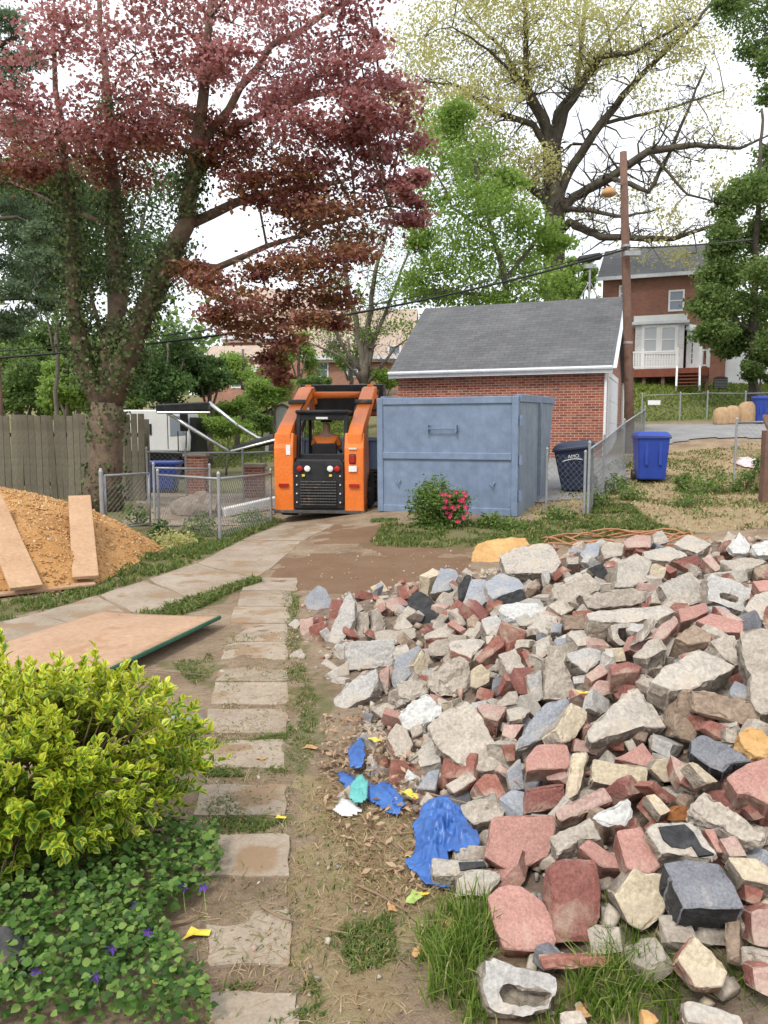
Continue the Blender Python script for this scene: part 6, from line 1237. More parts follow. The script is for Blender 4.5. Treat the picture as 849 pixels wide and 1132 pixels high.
leaves_at(bz, mp, 'maple_red', .08, 170, 8, .35, 'mixed_crown', 8)
leaves_at(mc[29:], mp, 'maple_backlit', .085, 380, 8, .35, 'inner_crown', 9)
tb_ = MB(); bl = mp.location
for c in bz[::2]:
    p = at(*c[:3])-bl; q = at(min(c[0], 430)-30 if c[0] > 240 else c[0]-25, c[1]-12, MD-1.2)-bl; tb_.tube([q, q.lerp(p, .5)+Vector((0, 0, .08)), p], [.025, .018, .008], 4, cap=False)
tb_.obj('lower_branches', 'bark', mp)['kind'] = 'stuff'
def ivy_on(limbs, par, n, seed, spread, lm='ivy', leaf=.075, w=None):
    r = np.random.default_rng(seed); pos = []; nr = []; bl = np.array(par.location)
    for L in limbs:
        P = np.array([list(at(*q[:3])) for q in L]); Rr = np.array([q[3] for q in L]); seg = np.linalg.norm(np.diff(P, axis=0), axis=1); m = int(n*seg.sum())
        for _ in range(m):
            k = r.choice(len(seg), p=seg/seg.sum()); t = r.random(); c = P[k]*(1-t)+P[k+1]*t; rad = Rr[k]*(1-t)+Rr[k+1]*t
            if vnoise(np.array([c[2]*1.0]), np.array([c[0]*1.3]), 1.6, seed)[0] < .27: continue
            a = r.uniform(0, 2*math.pi); d = np.array([math.cos(a), math.sin(a), 0]); pos.append(c+d*(rad+abs(r.normal(0, spread)))-bl); nr.append(d+r.normal(size=3)*.5)
    v, f = leaf_quads(np.array(pos), np.array(nr), leaf*r.uniform(.6, 1.3, len(pos)), .85, .2); o = link('ivy', np_mesh('ivy', v, f, lm, r.random(len(pos))), par); o['kind'] = 'stuff'; o['label'] = 'green ivy climbing the stems'; return o
ivy_on([maple_limbs[0]], mp, 380, 4, .06); ivy_on([[q for q in maple_limbs[1][:5]], maple_limbs[2][:5], maple_limbs[3][:5]], mp, 800, 5, .18)
# tall bare-limbed oak with young yellow-green leaves
OD = 44
ol = [[(614,345,OD,0.589),(613.6,227,OD,0.551),(609,143,OD,0.475)], [(609,172,OD,0.281),(605,140,OD-.3,0.234),(582,95,OD-1,0.172),(580,0,OD-2,0.101),(570,-80,OD-2,0.062)], [(611,170,OD,0.281),(616,125,OD+.3,0.218),(638,95,OD+1,0.172),(648,0,OD+2,0.109),(655,-80,OD+2,0.062)], [(612,175,OD,0.265),(625,122,OD-.4,0.203),(664,63,OD-2,0.156),(700,58,OD-3,0.109),(765,20,OD-4,0.055)],
 [(613,225,OD,0.265),(628,192,OD,0.250),(664,137,OD-1,0.218),(707,85,OD-2,0.156),(770,26,OD-3,0.078),(800,-20,OD-3,0.047)], [(613,245,OD,0.281),(634,218,OD,0.265),(675,196,OD-2,0.234),(717,167,OD-3,0.195),(770,160,OD-4,0.133),(818,164,OD-4,0.078),(849,150,OD-4,0.039)], [(675,196,OD-2,0.156),(717,212,OD-3,0.117),(740,170,OD-3,0.094),(780,74,OD-4,0.047)],
 [(609,170,OD,0.234),(590,138,OD-.2,0.172),(548,124,OD-1,0.133),(506,95,OD-2,0.078),(470,90,OD-3,0.039)], [(613,245,OD,0.250),(600,218,OD,0.218),(574,198,OD-1,0.172),(532,190,OD-2,0.109),(500,200,OD-2,0.047)], [(613,262,OD,0.234),(630,246,OD,0.218),(664,262,OD-2,0.187),(744,264,OD-3,0.133),(791,248,OD-4,0.078),(810,270,OD-4,0.039)], [(610,185,OD,0.218),(600,140,OD,0.172),(560,60,OD+2,0.109),(520,20,OD+2,0.055),(490,-20,OD+2,0.031)],
 [(638,95,OD+1,0.109),(690,20,OD+2,0.062),(720,-30,OD+2,0.039)], [(582,95,OD-1,0.094),(540,55,OD-2,0.062),(500,30,OD-3,0.031)], [(664,137,OD-1,0.109),(740,120,OD,0.070),(800,100,OD,0.039)], [(717,167,OD-3,0.094),(760,215,OD-4,0.062),(800,225,OD-4,0.031)], [(627,232,OD,0.156),(650,232,OD-2,0.125),(690,240,OD-3,0.078),(730,230,OD-3,0.039)]]
oc = []
for x, y, rx, ry in [(470,40,40,25),(520,25,45,25),(560,40,40,22),(600,20,40,22),(520,75,45,25),(470,90,40,25),(560,90,36,22),(500,125,40,22),(545,140,38,20),(590,75,30,20),(630,50,35,22),(670,25,38,22),(450,60,30,25),(480,150,34,18),(560,165,32,16),(530,180,34,16),(590,185,28,16),(660,80,30,18),(710,30,36,20),(745,50,34,18),(620,10,36,18),(560,-10,50,20),(650,-15,50,20),(510,-15,45,20),(575,210,30,14),(750,10,35,18),(540,110,36,18),(445,115,26,20),(690,60,30,16)]:
    oc.append((x, y, OD+random.uniform(-4, 3), rx, ry, 1, .5))
for x, y, rx, ry in [(700,110,36,22),(750,95,34,22),(790,60,34,20),(800,110,30,18),(740,145,34,18),(790,150,30,18),(690,225,32,16),(750,195,34,16),(740,240,32,14),(780,210,30,16),(800,240,22,14),(660,245,26,12),(720,275,30,10),(770,280,28,10)]: oc.append((x, y, OD-2+random.uniform(-3, 3), rx, ry, .35, .6))
tree('oak_tree', 'tall spreading oak with dark limbs and young yellow-green leaves', ol, oc, 'oak_young', 'bark_dark', .17, 1050, 5, 14, .7, .6, .3, seed=2, twig_r=.022, limb_sub=9)
# bright green trees between garage and oak
gl = [[(560,352,33,.16),(556,300,33,.13),(540,240,33,.09),(520,170,33,.05)], [(557,310,33,.1),(590,270,33,.07),(610,240,33,.04)], [(548,260,33,.08),(500,230,32,.05),(475,180,32,.03)], [(556,330,33,.1),(480,320,32,.05)]]
gc = [(x, y, 33+random.uniform(-2.5, 2), rx, ry, 1, .5) for x, y, rx, ry in ((490,140,26,18),(520,165,30,18),(490,175,34,18),(540,200,30,18),(480,210,32,16),(515,225,34,16),(560,235,30,16),(590,250,26,14),(540,262,40,16),(495,260,34,16),(590,280,34,16),(615,265,20,14),(560,300,40,16),(510,300,36,16),(600,310,34,16),(470,300,26,16),(520,330,36,12),(585,335,34,12),(625,315,16,12),(470,330,24,12),(505,125,18,12),(560,200,20,12),(460,260,16,14))]
tree('green_tree', 'bright lime-green young tree rising behind the garage roof', gl, gc, 'lime_green', 'bark_grey', .15, 1150, 3, 12, .6, .7, .4, seed=3, twig_r=.014)
ml = [[(402,424,36,.2),(398,380,36,.15),(385,320,36,.1),(375,250,36,.05)], [(402,424,36,.2),(406,370,36,.14),(415,300,35,.09),(432,235,35,.04)], [(404,420,36,.16),(412,380,36,.1),(440,310,36,.06),(462,250,36,.03)], [(400,410,36,.12),(380,385,36,.08),(352,330,36,.05),(345,300,36,.03)], [(406,424,36,.1),(436,385,36,.05),(450,375,36,.03)], [(400,424,36,.1),(378,395,35,.05),(340,378,35,.03)]]
mcl = [(x, y, 36+random.uniform(-1.5, 1.5), rx, ry, .6, .55) for x, y, rx, ry in ((380,270,20,14),(410,260,20,14),(435,250,18,14),(455,280,18,14),(400,300,24,14),(430,310,22,14),(450,320,18,12),(375,310,16,12),(400,340,26,12),(435,345,24,12),(385,365,22,12),(420,370,24,12),(445,365,18,10),(360,340,14,12),(355,365,14,10))]
tree('multi_stem_tree', 'thin multi-stemmed tree with sparse light leaves left of the garage', ml, mcl, 'lime_green', 'bark_grey', .12, 620, 3, 9, .7, .6, .3, seed=4, twig_r=.014, limb_sub=5)
# right-hand trees
rl = [[(833,426,38,.24),(832,390,38,.21),(834,330,38,.17),(838,220,38,.12),(842,120,38,.06)], [(833,370,38,.1),(800,340,37,.06),(775,330,37,.03)], [(834,320,38,.1),(862,280,38,.06)]]
rc = [(x+9, y, 38+random.uniform(-2.5, 2), rx, ry, 1, t+.2) for x, y, rx, ry, t in ((800,230,18,18,.4),(830,210,26,20,.5),(850,180,24,22,.45),(790,265,18,18,.35),(820,260,26,18,.5),(850,250,26,20,.6),(780,300,20,16,.35),(810,300,26,18,.45),(845,300,28,18,.6),(775,335,22,16,.35),(805,340,26,16,.4),(840,345,28,18,.55),(780,368,20,12,.3),(815,372,26,12,.35),(848,375,24,14,.5),(870,220,24,24,.5),(870,320,24,24,.5),(795,385,14,8,.3),(840,395,16,8,.45))]
tree('shade_tree', 'dense dark green tree with bare trunk in front of the white fence', rl, rc, 'mid_green', 'bark_dark', .17, 2300, 3, 18, .65, .7, .4, seed=5, twig_r=.02)
tree('broadleaf_tree', 'green boughs hanging in at the upper right corner', [[(905,380,28,.3),(900,200,28,.22),(880,60,28,.12),(850,10,27,.05)], [(900,150,28,.12),(860,90,27,.05)]], [(x, y, 27+random.uniform(-1.5, 1.5), rx, ry, 1, .5) for x, y, rx, ry in ((820,15,22,12),(845,30,24,14),(850,5,26,14),(835,55,16,10),(855,70,16,12),(870,40,24,20),(855,105,14,12),(805,5,14,8),(870,110,20,18))], 'mid_green', 'bark_grey', .12, 900, 3, 10, .6, .65, .4, seed=6, twig_r=.015)
# left-hand trees
tree('pine_tree', 'soft blue-green conifer at the upper left edge', [[(-40,480,19,.3),(-38,300,19,.22),(-30,100,19,.15),(-25,-80,19,.08)], [(-36,250,19,.08),(20,240,18.5,.04)], [(-34,330,19,.08),(30,330,18.5,.04)], [(-30,60,19,.08),(20,40,18.5,.04)]],
     [(x, y, 18.8+random.uniform(-1, 1), rx, ry, 1, t) for x, y, rx, ry, t in ((10,30,26,14,.5),(25,70,20,12,.45),(0,90,22,14,.4),(10,140,20,12,.25),(0,190,24,14,.3),(20,230,26,12,.5),(5,260,26,12,.5),(40,255,18,9,.5),(20,290,28,12,.5),(0,320,24,12,.45),(35,315,22,10,.5),(20,350,26,10,.45),(0,365,20,10,.4),(45,285,16,8,.5),(-20,60,20,30,.4),(-20,280,20,30,.4),(60,300,14,8,.5),(50,335,14,7,.45))], 'pine_blue', 'bark_dark', .11, 1500, 3, 12, .45, .35, .35, seed=7, twig_r=.014)
def bushy(name, label, px, py, D, rx, ry, lm, seed, leaf=.16, n=18, per=800, stem=.16, group='trees beyond the board fence'):
    rr = random.Random(seed); cl = [(px+rr.uniform(-.75, .75)*rx, py+rr.uniform(-.75, .75)*ry, D+rr.uniform(-1.2, 1.2), rx*.42, ry*.36, 1, rr.uniform(.3, .65)) for _ in range(n)]
    base = at(px, py, D); g0 = at(px, 0, D); gpy = 478+ (CAM_H-tz(base.x, D))/D*F
    return tree(name, label, [[(px, gpy, D, stem), (px+rr.uniform(-4, 4), (gpy+py)/2, D, stem*.8), (px, py-ry*.5, D, stem*.35)], [(px, (gpy+py)/2, D, stem*.5), (px-rx*.5, py, D, stem*.25)], [(px, (gpy+py)/2, D, stem*.5), (px+rx*.5, py-ry*.2, D, stem*.25)]], cl, lm, 'bark_grey', leaf, per, 2, 10, .7, .6, .35, seed=seed, twig_r=.015, group=group)
bushy('broadleaf_tree', 'pale green tree behind the left part of the board fence', 25, 425, 30, 42, 40, 'mid_green', 21, .16)
bushy('broadleaf_tree', 'fresh yellow-green tree directly left of the maple trunk', 78, 428, 28, 30, 34, 'lime_green', 22, .15)
bushy('broadleaf_tree', 'tall hazy green tree high behind the left board fence', 50, 385, 40, 50, 28, 'mid_green', 23, .2, 16)
bushy('evergreen_tree', 'dark evergreen tree right of the maple trunk', 185, 400, 36, 40, 46, 'dark_green', 24, .18, 18, 520)
bushy('evergreen_tree', 'low dark evergreen reaching right below the maple boughs', 232, 415, 38, 26, 22, 'dark_green', 25, .16, 10)
bushy('broadleaf_tree', 'mid green bush behind the white truck cab', 150, 432, 37, 26, 24, 'mid_green', 26, .16, 10)
bushy('hillside_shrub', 'green shrub on the slope right of the tarp roller', 262, 448, 40, 26, 14, 'lime_green', 27, .14, 9, group='shrubs on the slope')
bushy('hillside_shrub', 'vine-like shrub draped over the small white shed', 300, 432, 39.6, 24, 16, 'lime_green', 28, .13, 10, group='shrubs on the slope')
bushy('hillside_shrub', 'shrub at the far left end of the block wall', 345, 424, 45, 18, 10, 'mid_green', 29, .14, 7, group='shrubs on the slope')
bushy('hillside_shrub', 'small leafy shrub at the foot of the multi-stemmed tree', 424, 420, 37, 18, 10, 'lime_green', 30, .12, 7, stem=.06, group='shrubs on the slope')
bushy('hillside_shrub', 'shrub behind the far fence beside the shade tree trunk', 838, 412, 37, 16, 12, 'mid_green', 31, .13, 8, stem=.06, group='shrubs on the slope')
bushy('broadleaf_tree', 'light green tree left of the brick house roof', 640, 312, 56, 16, 26, 'lime_green', 32, .22, 8, group='trees behind the houses')
bushy('broadleaf_tree', 'green tree filling the gap between maple and truck', 110, 400, 44, 30, 26, 'dark_green', 33, .2, 10)
bushy('evergreen_tree', 'tall green tree behind the left stems of the maple', 60, 250, 24, 62, 100, 'mid_green', 34, .13, 30, 800, stem=.08)
bushy('evergreen_tree', 'dull green tree behind the middle of the maple crown', 120, 250, 23, 80, 70, 'dark_green', 35, .12, 16, 600)
bushy('broadleaf_tree', 'bright green tree in front of the far pinkish house', 268, 398, 50, 24, 24, 'lime_green', 36, .17, 10, 500, group='trees on the slope')
bushy('broadleaf_tree', 'light green tree between the two far houses', 330, 392, 52, 22, 26, 'lime_green', 37, .18, 9, 420, group='trees on the slope')
bushy('hillside_shrub', 'bright shrub row behind the brick piers', 250, 470, 33, 24, 12, 'lime_green', 38, .11, 8, 500, stem=.05, group='shrubs on the slope')
bushy('hillside_shrub', 'leafy shrub just left of the loader arm', 288, 466, 34, 16, 14, 'weed', 39, .11, 7, 500, stem=.05, group='shrubs on the slope')
bushy('broadleaf_tree', 'soft green tree behind the block wall left of garage', 385, 385, 50, 26, 24, 'weed', 40, .17, 9, 350, group='trees on the slope')
# far woods reading as one mass
pos = []
for k in range(70): 
    x = rng.uniform(-95, 95); y = rng.uniform(95, 130); h = rng.uniform(7, 13); c = np.array([x, y, tz(x, y)+h*.5]); pos.append(rng.normal(size=(420, 3))*np.array([3.2, 3, h*.3])+c)
pos = np.concatenate(pos); v, f = leaf_quads(pos, rng.normal(size=pos.shape)+np.array([0, -.3, .6]), rng.uniform(.5, 1.1, len(pos)), .7)
o = link('woods', np_mesh('woods', v, f, 'mid_green', rng.uniform(.2, .9, len(pos)))); T(o, 'distant band of green trees along the skyline', 'woods', kind='stuff')

# ------------------------------------------------------------------ shrubs and garden plants
m, nt, b, o_ = nmat('euonymus'); uv = node(nt, 'ShaderNodeUVMap'); se = node(nt, 'ShaderNodeSeparateXYZ'); nt.links.new(uv.outputs[0], se.inputs[0])
# variegated blade: green heart, yellow margin; per-leaf shift
a_ = node(nt, 'ShaderNodeMath', operation='SUBTRACT'); a_.inputs[1].default_value = .5; nt.links.new(se.outputs[0], a_.inputs[0]); ab = node(nt, 'ShaderNodeMath', operation='ABSOLUTE'); nt.links.new(a_.outputs[0], ab.inputs[0])
nz = noise_n(nt, uv.outputs[0], 5, 3, .6); ad = node(nt, 'ShaderNodeMath', operation='MULTIPLY_ADD'); nt.links.new(nz.outputs['Fac'], ad.inputs[0]); ad.inputs[1].default_value = .35; nt.links.new(ab.outputs[0], ad.inputs[2])
geo = node(nt, 'ShaderNodeAttribute'); geo.attribute_name = 'rnd'; oi = node(nt, 'ShaderNodeObjectInfo'); sm1 = node(nt, 'ShaderNodeMath', operation='ADD'); nt.links.new(geo.outputs['Fac'], sm1.inputs[0])
oc_ = node(nt, 'ShaderNodeMath', operation='MULTIPLY'); nt.links.new(oi.outputs['Alpha'], oc_.inputs[0]); oc_.inputs[1].default_value = 0; nt.links.new(oc_.outputs[0], sm1.inputs[1])
sh_ = node(nt, 'ShaderNodeMath', operation='MULTIPLY_ADD'); nt.links.new(sm1.outputs[0], sh_.inputs[0]); sh_.inputs[1].default_value = .5; sh_.inputs[2].default_value = -.25
tot = node(nt, 'ShaderNodeMath', operation='ADD'); nt.links.new(ad.outputs[0], tot.inputs[0]); nt.links.new(sh_.outputs[0], tot.inputs[1])
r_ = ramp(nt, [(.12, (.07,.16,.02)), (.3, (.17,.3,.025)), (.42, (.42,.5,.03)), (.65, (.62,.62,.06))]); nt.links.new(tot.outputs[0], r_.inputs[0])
nt.links.new(r_.outputs[0], b.inputs['Base Color']); b.inputs['Roughness'].default_value = .42; b.inputs['Specular IOR Level'].default_value = .4
t = node(nt, 'ShaderNodeBsdfTranslucent'); nt.links.new(r_.outputs[0], t.inputs[0]); ms = node(nt, 'ShaderNodeMixShader'); ms.inputs[0].default_value = .3; nt.links.new(b.outputs[0], ms.inputs[1]); nt.links.new(t.outputs[0], ms.inputs[2]); nt.links.new(ms.outputs[0], o_.inputs[0])
def blade(L, W, cup=.18, n=5):
    """cupped oval leaf along +y: returns verts, quads, uvs"""
    vs, fs, uv = [], [], []
    for i in range(n+1):
        t = i/n; w = W*.5*math.sin(math.pi*min(1, .06+.94*t)**.85)+.0005; y = L*t; z = -cup*L*(t-.4)**2
        for u in (-1, 0, 1): vs.append((u*w, y, z+abs(u)*w*.35)); uv.append((.5+u*.5, t))
    for i in range(n):
        for j in range(2): fs.append((i*3+j, i*3+j+1, (i+1)*3+j+1, (i+1)*3+j))
    return np.array(vs), np.array(fs), np.array(uv)
BV, BF, BU = blade(1, .74)
def blades_mesh(name, pos, dirs, nrm, size, mat, rnd):
    n = len(pos); d = unit(dirs); nr = unit(nrm-d*(nrm*d).sum(1, keepdims=True)); s = np.cross(d, nr)
    v = (pos[:, None]+size[:, None, None]*(BV[None, :, 0:1]*s[:, None]+BV[None, :, 1:2]*d[:, None]+BV[None, :, 2:3]*nr[:, None])).reshape(-1, 3); f = (BF[None]+len(BV)*np.arange(n)[:, None, None]).reshape(-1, 4)
    me = np_mesh(name, v, f, mat, np.repeat(rnd, len(BF))); ul = me.uv_layers.new(name='UVMap'); ul.data.foreach_set('uv', np.tile(BU[BF.ravel()], (n, 1)).astype(np.float32).ravel()); me.polygons.foreach_set('use_smooth', [True]*len(me.polygons)); return me
bc = Vector((-1.3, 2.78, 0)); eu = empty('euonymus_bush', bc, label='yellow-green variegated bush in the left foreground', cat='bush')
def bush_r(th, ph): return .53*(1+.14*math.sin(3*th+1)+.1*math.sin(5*th+2*ph)+.08*math.sin(9*th+4*ph))
pos, dr_, nr_, sz_, rd = [], [], [], [], []; stem = MB(); rr = random.Random(5)
tips = []
for k in range(1500):
    th = rr.uniform(0, 2*math.pi); ph = math.asin(rr.uniform(-.95, 1)); R0 = bush_r(th, ph)*rr.uniform(.5, 1.0)**.5*1.04; tips.append((Vector((math.cos(th)*math.cos(ph)*R0*1.02, math.sin(th)*math.cos(ph)*R0*.9, max(.05, .36+math.sin(ph)*R0*.72))), Vector((math.cos(th)*math.cos(ph), math.sin(th)*math.cos(ph), .35+math.sin(ph))).normalized()))
for px, py, D in ((105,708,2.8),(106,724,2.8),(107,740,2.8),(12,742,2.7),(4,725,2.7),(60,750,2.75),(170,750,2.85),(190,756,2.9),(30,745,2.8),(205,790,2.9),(75,755,2.8),(140,752,2.8),(-20,740,2.7),(120,742,2.8),(45,735,2.7),(215,775,2.95)):
    p = at(px, py, D)-bc; tips.append((p, Vector((0, 0, 1))))
for p, d in tips:
    root_ = Vector((p.x*.55, p.y*.55, .15+p.z*.35)); stem.tube([root_, root_.lerp(p, .6)+Vector((0, 0, .03)), p], [.004, .003, .0015], 3, cap=False) if rr.random() < .25 else None; n = rr.randint(8, 12); L = rr.uniform(.09, .16)
    for i in range(n):
        t = i/n; q = p-d*L*(1-t); a = i*2.4; o1 = d.orthogonal().normalized(); o2 = d.cross(o1); out = (o1*math.cos(a)+o2*math.sin(a)); ld = (out*(1.1-.5*t)+d*(.35+.7*t)+Vector((0, 0, .1))).normalized()
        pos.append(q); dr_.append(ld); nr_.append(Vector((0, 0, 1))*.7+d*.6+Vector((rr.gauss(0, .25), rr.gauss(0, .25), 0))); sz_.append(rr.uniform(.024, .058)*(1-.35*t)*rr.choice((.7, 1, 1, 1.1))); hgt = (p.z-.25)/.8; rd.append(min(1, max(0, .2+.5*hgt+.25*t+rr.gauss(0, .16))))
pos = np.array(pos); dr_ = np.array(dr_); nr_ = np.array(nr_); sz_ = np.array(sz_); rd = np.array(rd)
camd = np.linalg.norm(pos+np.array(bc)-np.array(EYE), axis=1); wp = pos+np.array(bc); zc = (wp-np.array(EYE))@np.array(FW); ppx = 424.5+F*(wp[:, 0])/zc
order = np.argsort(np.where(ppx > 3, camd-.35*np.linalg.norm(pos*np.array([1, 1, .8]), axis=1), 99)); near = order[:300]; rest = order[300:]
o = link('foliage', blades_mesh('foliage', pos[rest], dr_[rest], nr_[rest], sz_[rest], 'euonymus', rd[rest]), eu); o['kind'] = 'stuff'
lib = []
for k in range(8):
    me = blades_mesh('leaf', np.zeros((1, 3)), np.array([[0, 1., 0]]), np.array([[0, 0, 1.]]), np.array([1.]), 'euonymus', np.array([.1+k*.11])); lib.append(me)
for i in near:
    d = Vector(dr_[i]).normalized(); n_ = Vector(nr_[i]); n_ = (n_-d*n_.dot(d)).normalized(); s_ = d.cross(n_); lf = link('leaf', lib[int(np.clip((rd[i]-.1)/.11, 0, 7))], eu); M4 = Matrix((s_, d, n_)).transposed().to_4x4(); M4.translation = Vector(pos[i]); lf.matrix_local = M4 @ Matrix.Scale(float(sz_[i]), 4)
stem.obj('stems', 'twig', eu)
# ground cover of violets below the bush
leafmat('violet_leaf', [(0, (.035,.08,.02)), (.5, (.1,.2,.04)), (1, (.22,.33,.08))], .35, .4)
VP = pix_poly([(-60,1150),(-60,960),(60,950),(140,950),(190,930),(240,940),(245,975),(215,1010),(175,1030),(190,1060),(225,1100),(235,1150)]); p = scatter(VP, 4600)
n = len(p); ps = np.c_[p, terr(p[:, 0], p[:, 1])+rng.uniform(.02, .13, n)]; sz = rng.uniform(.01, .03, n)*np.where(rng.random(n) < .12, 1.4, 1); dd = rng.normal(size=(n, 3))*np.array([1, 1, .25])
BV, BF, BU = blade(1, .95, .1); o = link('violet_plants', blades_mesh('violet_plants', ps, dd, rng.normal(size=(n, 3))*.35+np.array([0, -.2, 1]), sz, 'violet_leaf', rng.random(n))); T(o, 'low carpet of heart-leaved violets below the variegated bush', 'ground cover', kind='stuff')
for px, py, l in ((203,1013,'purple violet flower at the right end of the violet carpet'),(226,1012,'purple violet flower nearest the stepping stones'),(165,1066,'purple violet flower in the middle of the violet carpet'),(125,1084,'purple violet flower below the dried leaves'),(42,1113,'purple violet flower at the lower left of the carpet'),(108,1120,'lowest purple violet flower near the bottom edge'),(152,1034,'purple violet flower close under the bush')):
    q = ground(px, py); mb = MB(); ro = empty('violet_flower', q+Vector((0, 0, .1)), label=l, cat='flower', group='violet flowers')
    for k in range(5):
        a = 2*math.pi*k/5; mb2 = MB().add([(0, 0, 0), (math.cos(a-.45)*.012, -.004, math.sin(a-.45)*.012), (math.cos(a)*.019, -.007, math.sin(a)*.019), (math.cos(a+.45)*.012, -.004, math.sin(a+.45)*.012)], [(0, 1, 2, 3)]).obj('petal', 'violet', ro)
    MB().tube([(0, .002, 0), (0, .01, -.05), (.004, .01, -.1)], .0015, 4).obj('stalk', 'green_leaf', ro)
o = link('garden_stone', rock_mesh('garden_stone', .09, 8, 'dark_steel', (1, .9, 1.0))); o.location = ground(6, 1085)+Vector((-.02, .05, .03)); T(o, 'dark rounded stone under the bush at the left edge', 'stone')
# azalea by the dumpster
def shrub(name, label, px, py, D, rx, ry, lm, leaf, n, seed, cat='shrub', group=None, blossom=0):
    r = np.random.default_rng(seed); c = at(px, py, D); gz_ = tz(c.x, c.y); ro = empty(name, (c.x, c.y, gz_), label=label, cat=cat, group=group); sx = rx/F*D; sz = ry/F*D; cz = min(c.z-gz_, sz*.75)
    k = 26; cen = r.normal(size=(k, 3)); cen = unit(cen)*r.uniform(.3, 1, (k, 1))**.6*np.array([sx, sx*.8, sz])+np.array([0, 0, cz]); pos = (cen[r.integers(0, k, n)]+r.normal(size=(n, 3))*sx*.2); pos[:, 2] = np.maximum(pos[:, 2], .02)
    v, f = leaf_quads(pos, r.normal(size=(n, 3))*.6+np.array([0, -.3, .8]), leaf*r.uniform(.6, 1.3, n), .5); link('foliage', np_mesh('foliage', v, f, lm, r.random(n)), ro); mb = MB()
    for q in cen[:9]: mb.tube([(q[0]*.1, q[1]*.1, -.05), (q[0]*.6, q[1]*.6, q[2]*.6), tuple(q)], [.012, .008, .004], 4, cap=False)
    mb.obj('stems', 'twig', ro)
    if blossom:
        surfmat('blossom', (.55,.03,.1), (.65,.06,.16), 20, .6, 0, 0, 40) if 'blossom' not in MATS else None
        for _ in range(blossom):
            q = Vector((sx*r.uniform(0, 1.0), -sx*r.uniform(.55, .9), cz+sz*r.uniform(-.5, .8))); fl = MB()
            for j in range(5): a = 2*math.pi*j/5; fl.add([q, q+Vector((math.cos(a-.5), -.3, math.sin(a-.5)))*.022, q+Vector((math.cos(a), -.4, math.sin(a)))*.036, q+Vector((math.cos(a+.5), -.3, math.sin(a+.5)))*.022], [(0, 1, 2, 3)])
            fl.obj('blossom', 'blossom', ro)
    return ro
shrub('azalea_bush', 'small azalea with pink-red blossoms in front of the dumpster', 484, 555, 12.0, 30, 27, 'weed', .06, 6500, 41, blossom=34)
shrub('golden_shrub', 'low golden-leaved shrub beside the chip heap', 192, 602, 10.9, 26, 11, 'oak_young', .06, 900, 42)
shrub('weed_clump', 'dark leafy weed at the foot of the chain link gate', 178, 590, 11.6, 12, 14, 'dark_green', .06, 500, 43)
for i, (px, py, D, rx, ry, l) in enumerate(((756,498,15.6,10,14,'upright leafy weed right of the blue wheeled bin'),(775,515,15.2,22,12,'broad weed patch in front of the alley bank'),(800,522,15,24,10,'weed clump left of the pink cloth'),(826,495,15,14,14,'weed by the right yard fence post'),(665,545,13.8,18,10,'weeds at the foot of the running chain link fence'),(680,525,15.5,14,12,'ivy-like weeds behind the fence near the blue bin'),(840,460,14.6,8,26,'tall vine on the right edge post'),(700,540,14.6,16,7,'weeds in front of the blue wheeled bin'),(620,570,12.6,20,7,'weeds below the dark wheeled bin'),(560,582,11.8,24,6,'weeds under the dumpster gate right half'),(425,588,12.6,16,6,'weeds at the dumpster left corner'),(540,572,12,14,7,'weeds right of the azalea'),(220,560,13,20,8,'weeds behind the low chain link fence'),(150,565,13.5,16,12,'dark weeds inside the gate at the maple foot'),(275,562,14.5,18,7,'weeds left of the loader behind the fence'),(770,540,13.5,26,7,'low weeds in the bare right yard'))):
    shrub('weed_clump', l, px, py, D, rx, ry, 'weed', .06, 520, 50+i, 'weed', 'weeds around the yard')

# ------------------------------------------------------------------ grass
def grass(polys, dens, hmin, hmax, mat, label, name, w=.006, fn=terr, lean=.5, mask=None):
    P = np.concatenate([scatter(q, n) for q, n in zip(polys, dens)]); n = len(P)
    if mask is not None: P = P[mask(P)]; n = len(P)
    z = fn(P[:, 0], P[:, 1]); h = rng.uniform(hmin, hmax, n); d = rng.normal(size=(n, 2))*lean; ww = w*rng.uniform(.6, 1.3, n)*(1+np.maximum(0, P[:, 1]-4)*.12); a = rng.uniform(0, math.pi, n); s = np.c_[np.cos(a)*ww, np.sin(a)*ww]
    b0 = np.c_[P-s, z-.01]; b1 = np.c_[P+s, z-.01]; m = P+d*h[:, None]*.35; m0 = np.c_[m-s*.75, z+h*.6]; m1 = np.c_[m+s*.75, z+h*.6]; t = P+d*h[:, None]; t0 = np.c_[t-s*.1, z+h*(1-.35*np.minimum(1, (d**2).sum(1)))]; t1 = np.c_[t+s*.1, t0[:, 2]]
    v = np.stack([b0, b1, m1, m0, t1, t0], 1).reshape(-1, 3); k = 6*np.arange(n)[:, None]; f = np.concatenate([k+np.array([[0, 1, 2, 3]]), k+np.array([[3, 2, 4, 5]])], 1).reshape(-1, 4)
    o = link(name, np_mesh(name, v, f, mat, np.repeat(rng.random(n), 2))); T(o, label, 'grass', kind='stuff'); return o
def clear_of_heroes(P, z=0):
    x, y = P[:, 0], P[:, 1]; w = np.c_[x, y, terr(x, y)]-np.array(EYE); zc = w@np.array(FW); px = 424.5+F*x/zc; py = 566-F*(w@np.array(UP))/zc; k = np.ones(len(P), bool)
    for h in HEROES:
        if h[4] > 900:
            for dy in (0, -9, -18): k &= ~inside(h[5], px, py+dy)
    return k
def patchy(s, th, seed): return lambda P: fbm(P[:, 0], P[:, 1], s, seed) > th
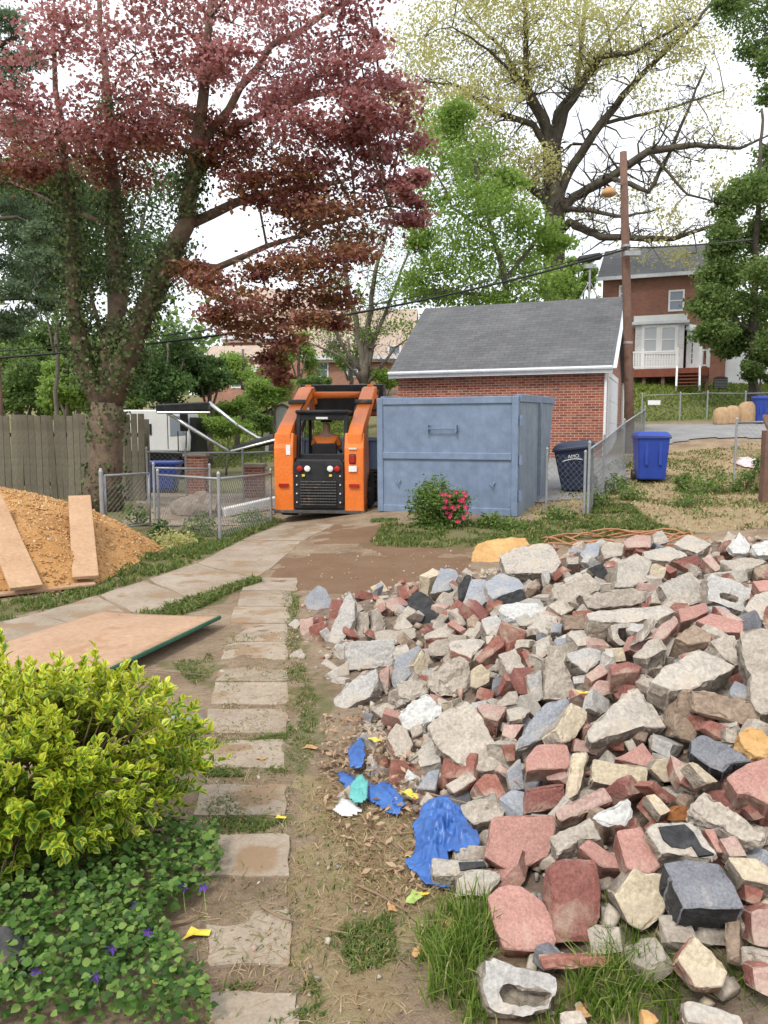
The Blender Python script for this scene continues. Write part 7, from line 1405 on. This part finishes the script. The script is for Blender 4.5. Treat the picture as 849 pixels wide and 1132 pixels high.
grass([pix_poly([(470,1140),(458,1060),(478,1010),(520,1000),(545,1050),(600,1060),(700,1045),(770,1060),(860,1040),(900,1140)])], [5200], .03, .1, 'grass_long', 'long green grass in front of the rubble', 'long_grass', .0026, lean=.6, mask=lambda P: (fbm(P[:, 0], P[:, 1], 4, 61) > .4) & clear_of_heroes(P))
grass([pix_poly(p) for p in ([(630,1120),(640,1075),(745,1050),(745,1110)], [(662,1052),(668,1010),(690,1010),(700,1052)], [(495,1065),(512,1015),(540,1015),(545,1058)], [(470,1120),(480,1060),(530,1060),(530,1125)], [(800,1110),(806,1075),(835,1060),(840,1120)])], [700, 160, 260, 240, 240], .07, .17, 'grass_long', 'tall grass tufts among the front blocks', 'grass_tufts', .0028, lean=.45, mask=clear_of_heroes)
zs = Z_GRASS
grass([zs[0], zs[1], zs[3], zs[4]], [9000, 2200, 7000, 7000], .03, .085, 'grass_creep', 'low weedy grass strips along the walkway and yard', 'weedy_grass', .006, lean=.9, mask=patchy(2.2, .38, 62))
grass([zs[2]]+zs[6:], [1500]+[800]*len(zs[6:]), .008, .03, 'grass_creep', 'short creeping grass between the stepping stones', 'creeping_grass', .0035, lean=1.2, mask=patchy(5, .36, 63))
allp = pix_poly([(200,1140),(228,860),(250,700),(330,700),(345,760),(350,860),(470,1000),(460,1140)])
grass([allp], [2600], .008, .03, 'grass_creep', 'thin scattered grass on the trodden soil', 'sparse_grass', .003, lean=1.4, mask=patchy(3, .52, 64))
grass([allp, pix_poly([(340,880),(480,900),(500,1000),(400,1000)])], [5200, 3200], .006, .02, 'straw', 'dry straw strewn on the soil path', 'dry_straw', .0022, lean=3, mask=patchy(3, .35, 65))
grass([Z_STRAW[0]], [7000], .02, .07, 'straw', 'dry yellowed grass in the right yard', 'dry_grass', .007, lean=1)
grass([Z_STRAW[0]], [13000], .02, .08, 'grass_creep', 'patchy green weeds sprouting across the right yard', 'yard_weeds', .007, lean=1, mask=patchy(1.1, .5, 66))
grass([np.array([(8,35.2),(30,35.2),(30,50),(8,50)]), np.array([(-16,37),(-2,37),(0,56),(-20,56)])], [30000, 30000], .08, .2, 'lawn', 'lawn grass on the slopes behind the fences', 'lawn_grass', .008, lean=.7)
# leaf litter and wood splinters beside the heap
lp = pix_poly([(355,790),(400,800),(470,880),(500,985),(440,1010),(390,960),(350,880)]); p = scatter(lp, 900); n = len(p)
v, f = leaf_quads(np.c_[p, surf(p[:, 0], p[:, 1])+rng.uniform(.005, .03, n)], rng.normal(size=(n, 3))*.4+np.array([0, 0, 1]), rng.uniform(.012, .05, n), .45, .3); o = link('leaf_litter', np_mesh('leaf_litter', v, f, 'litter', rng.random(n))); T(o, 'brown leaf litter and splinters between path and tarp', 'litter', kind='stuff')
p = np.r_[scatter(allp, 450), scatter(pix_poly([(300,600),(520,600),(520,650),(330,660)]), 160), scatter(pix_poly([(640,520),(849,510),(849,590),(640,590)]), 250)]; n = len(p); s = np.abs(rng.normal(0, .008, n))+.004
o = bits(n, np.c_[p, terr(p[:, 0], p[:, 1])+.004], s*.8*(1+np.maximum(0, p[:, 1]-5)*.1), 'fragment_mix', 'pebbles'); T(o, 'tiny pebbles and mortar crumbs on bare soil', 'pebbles')
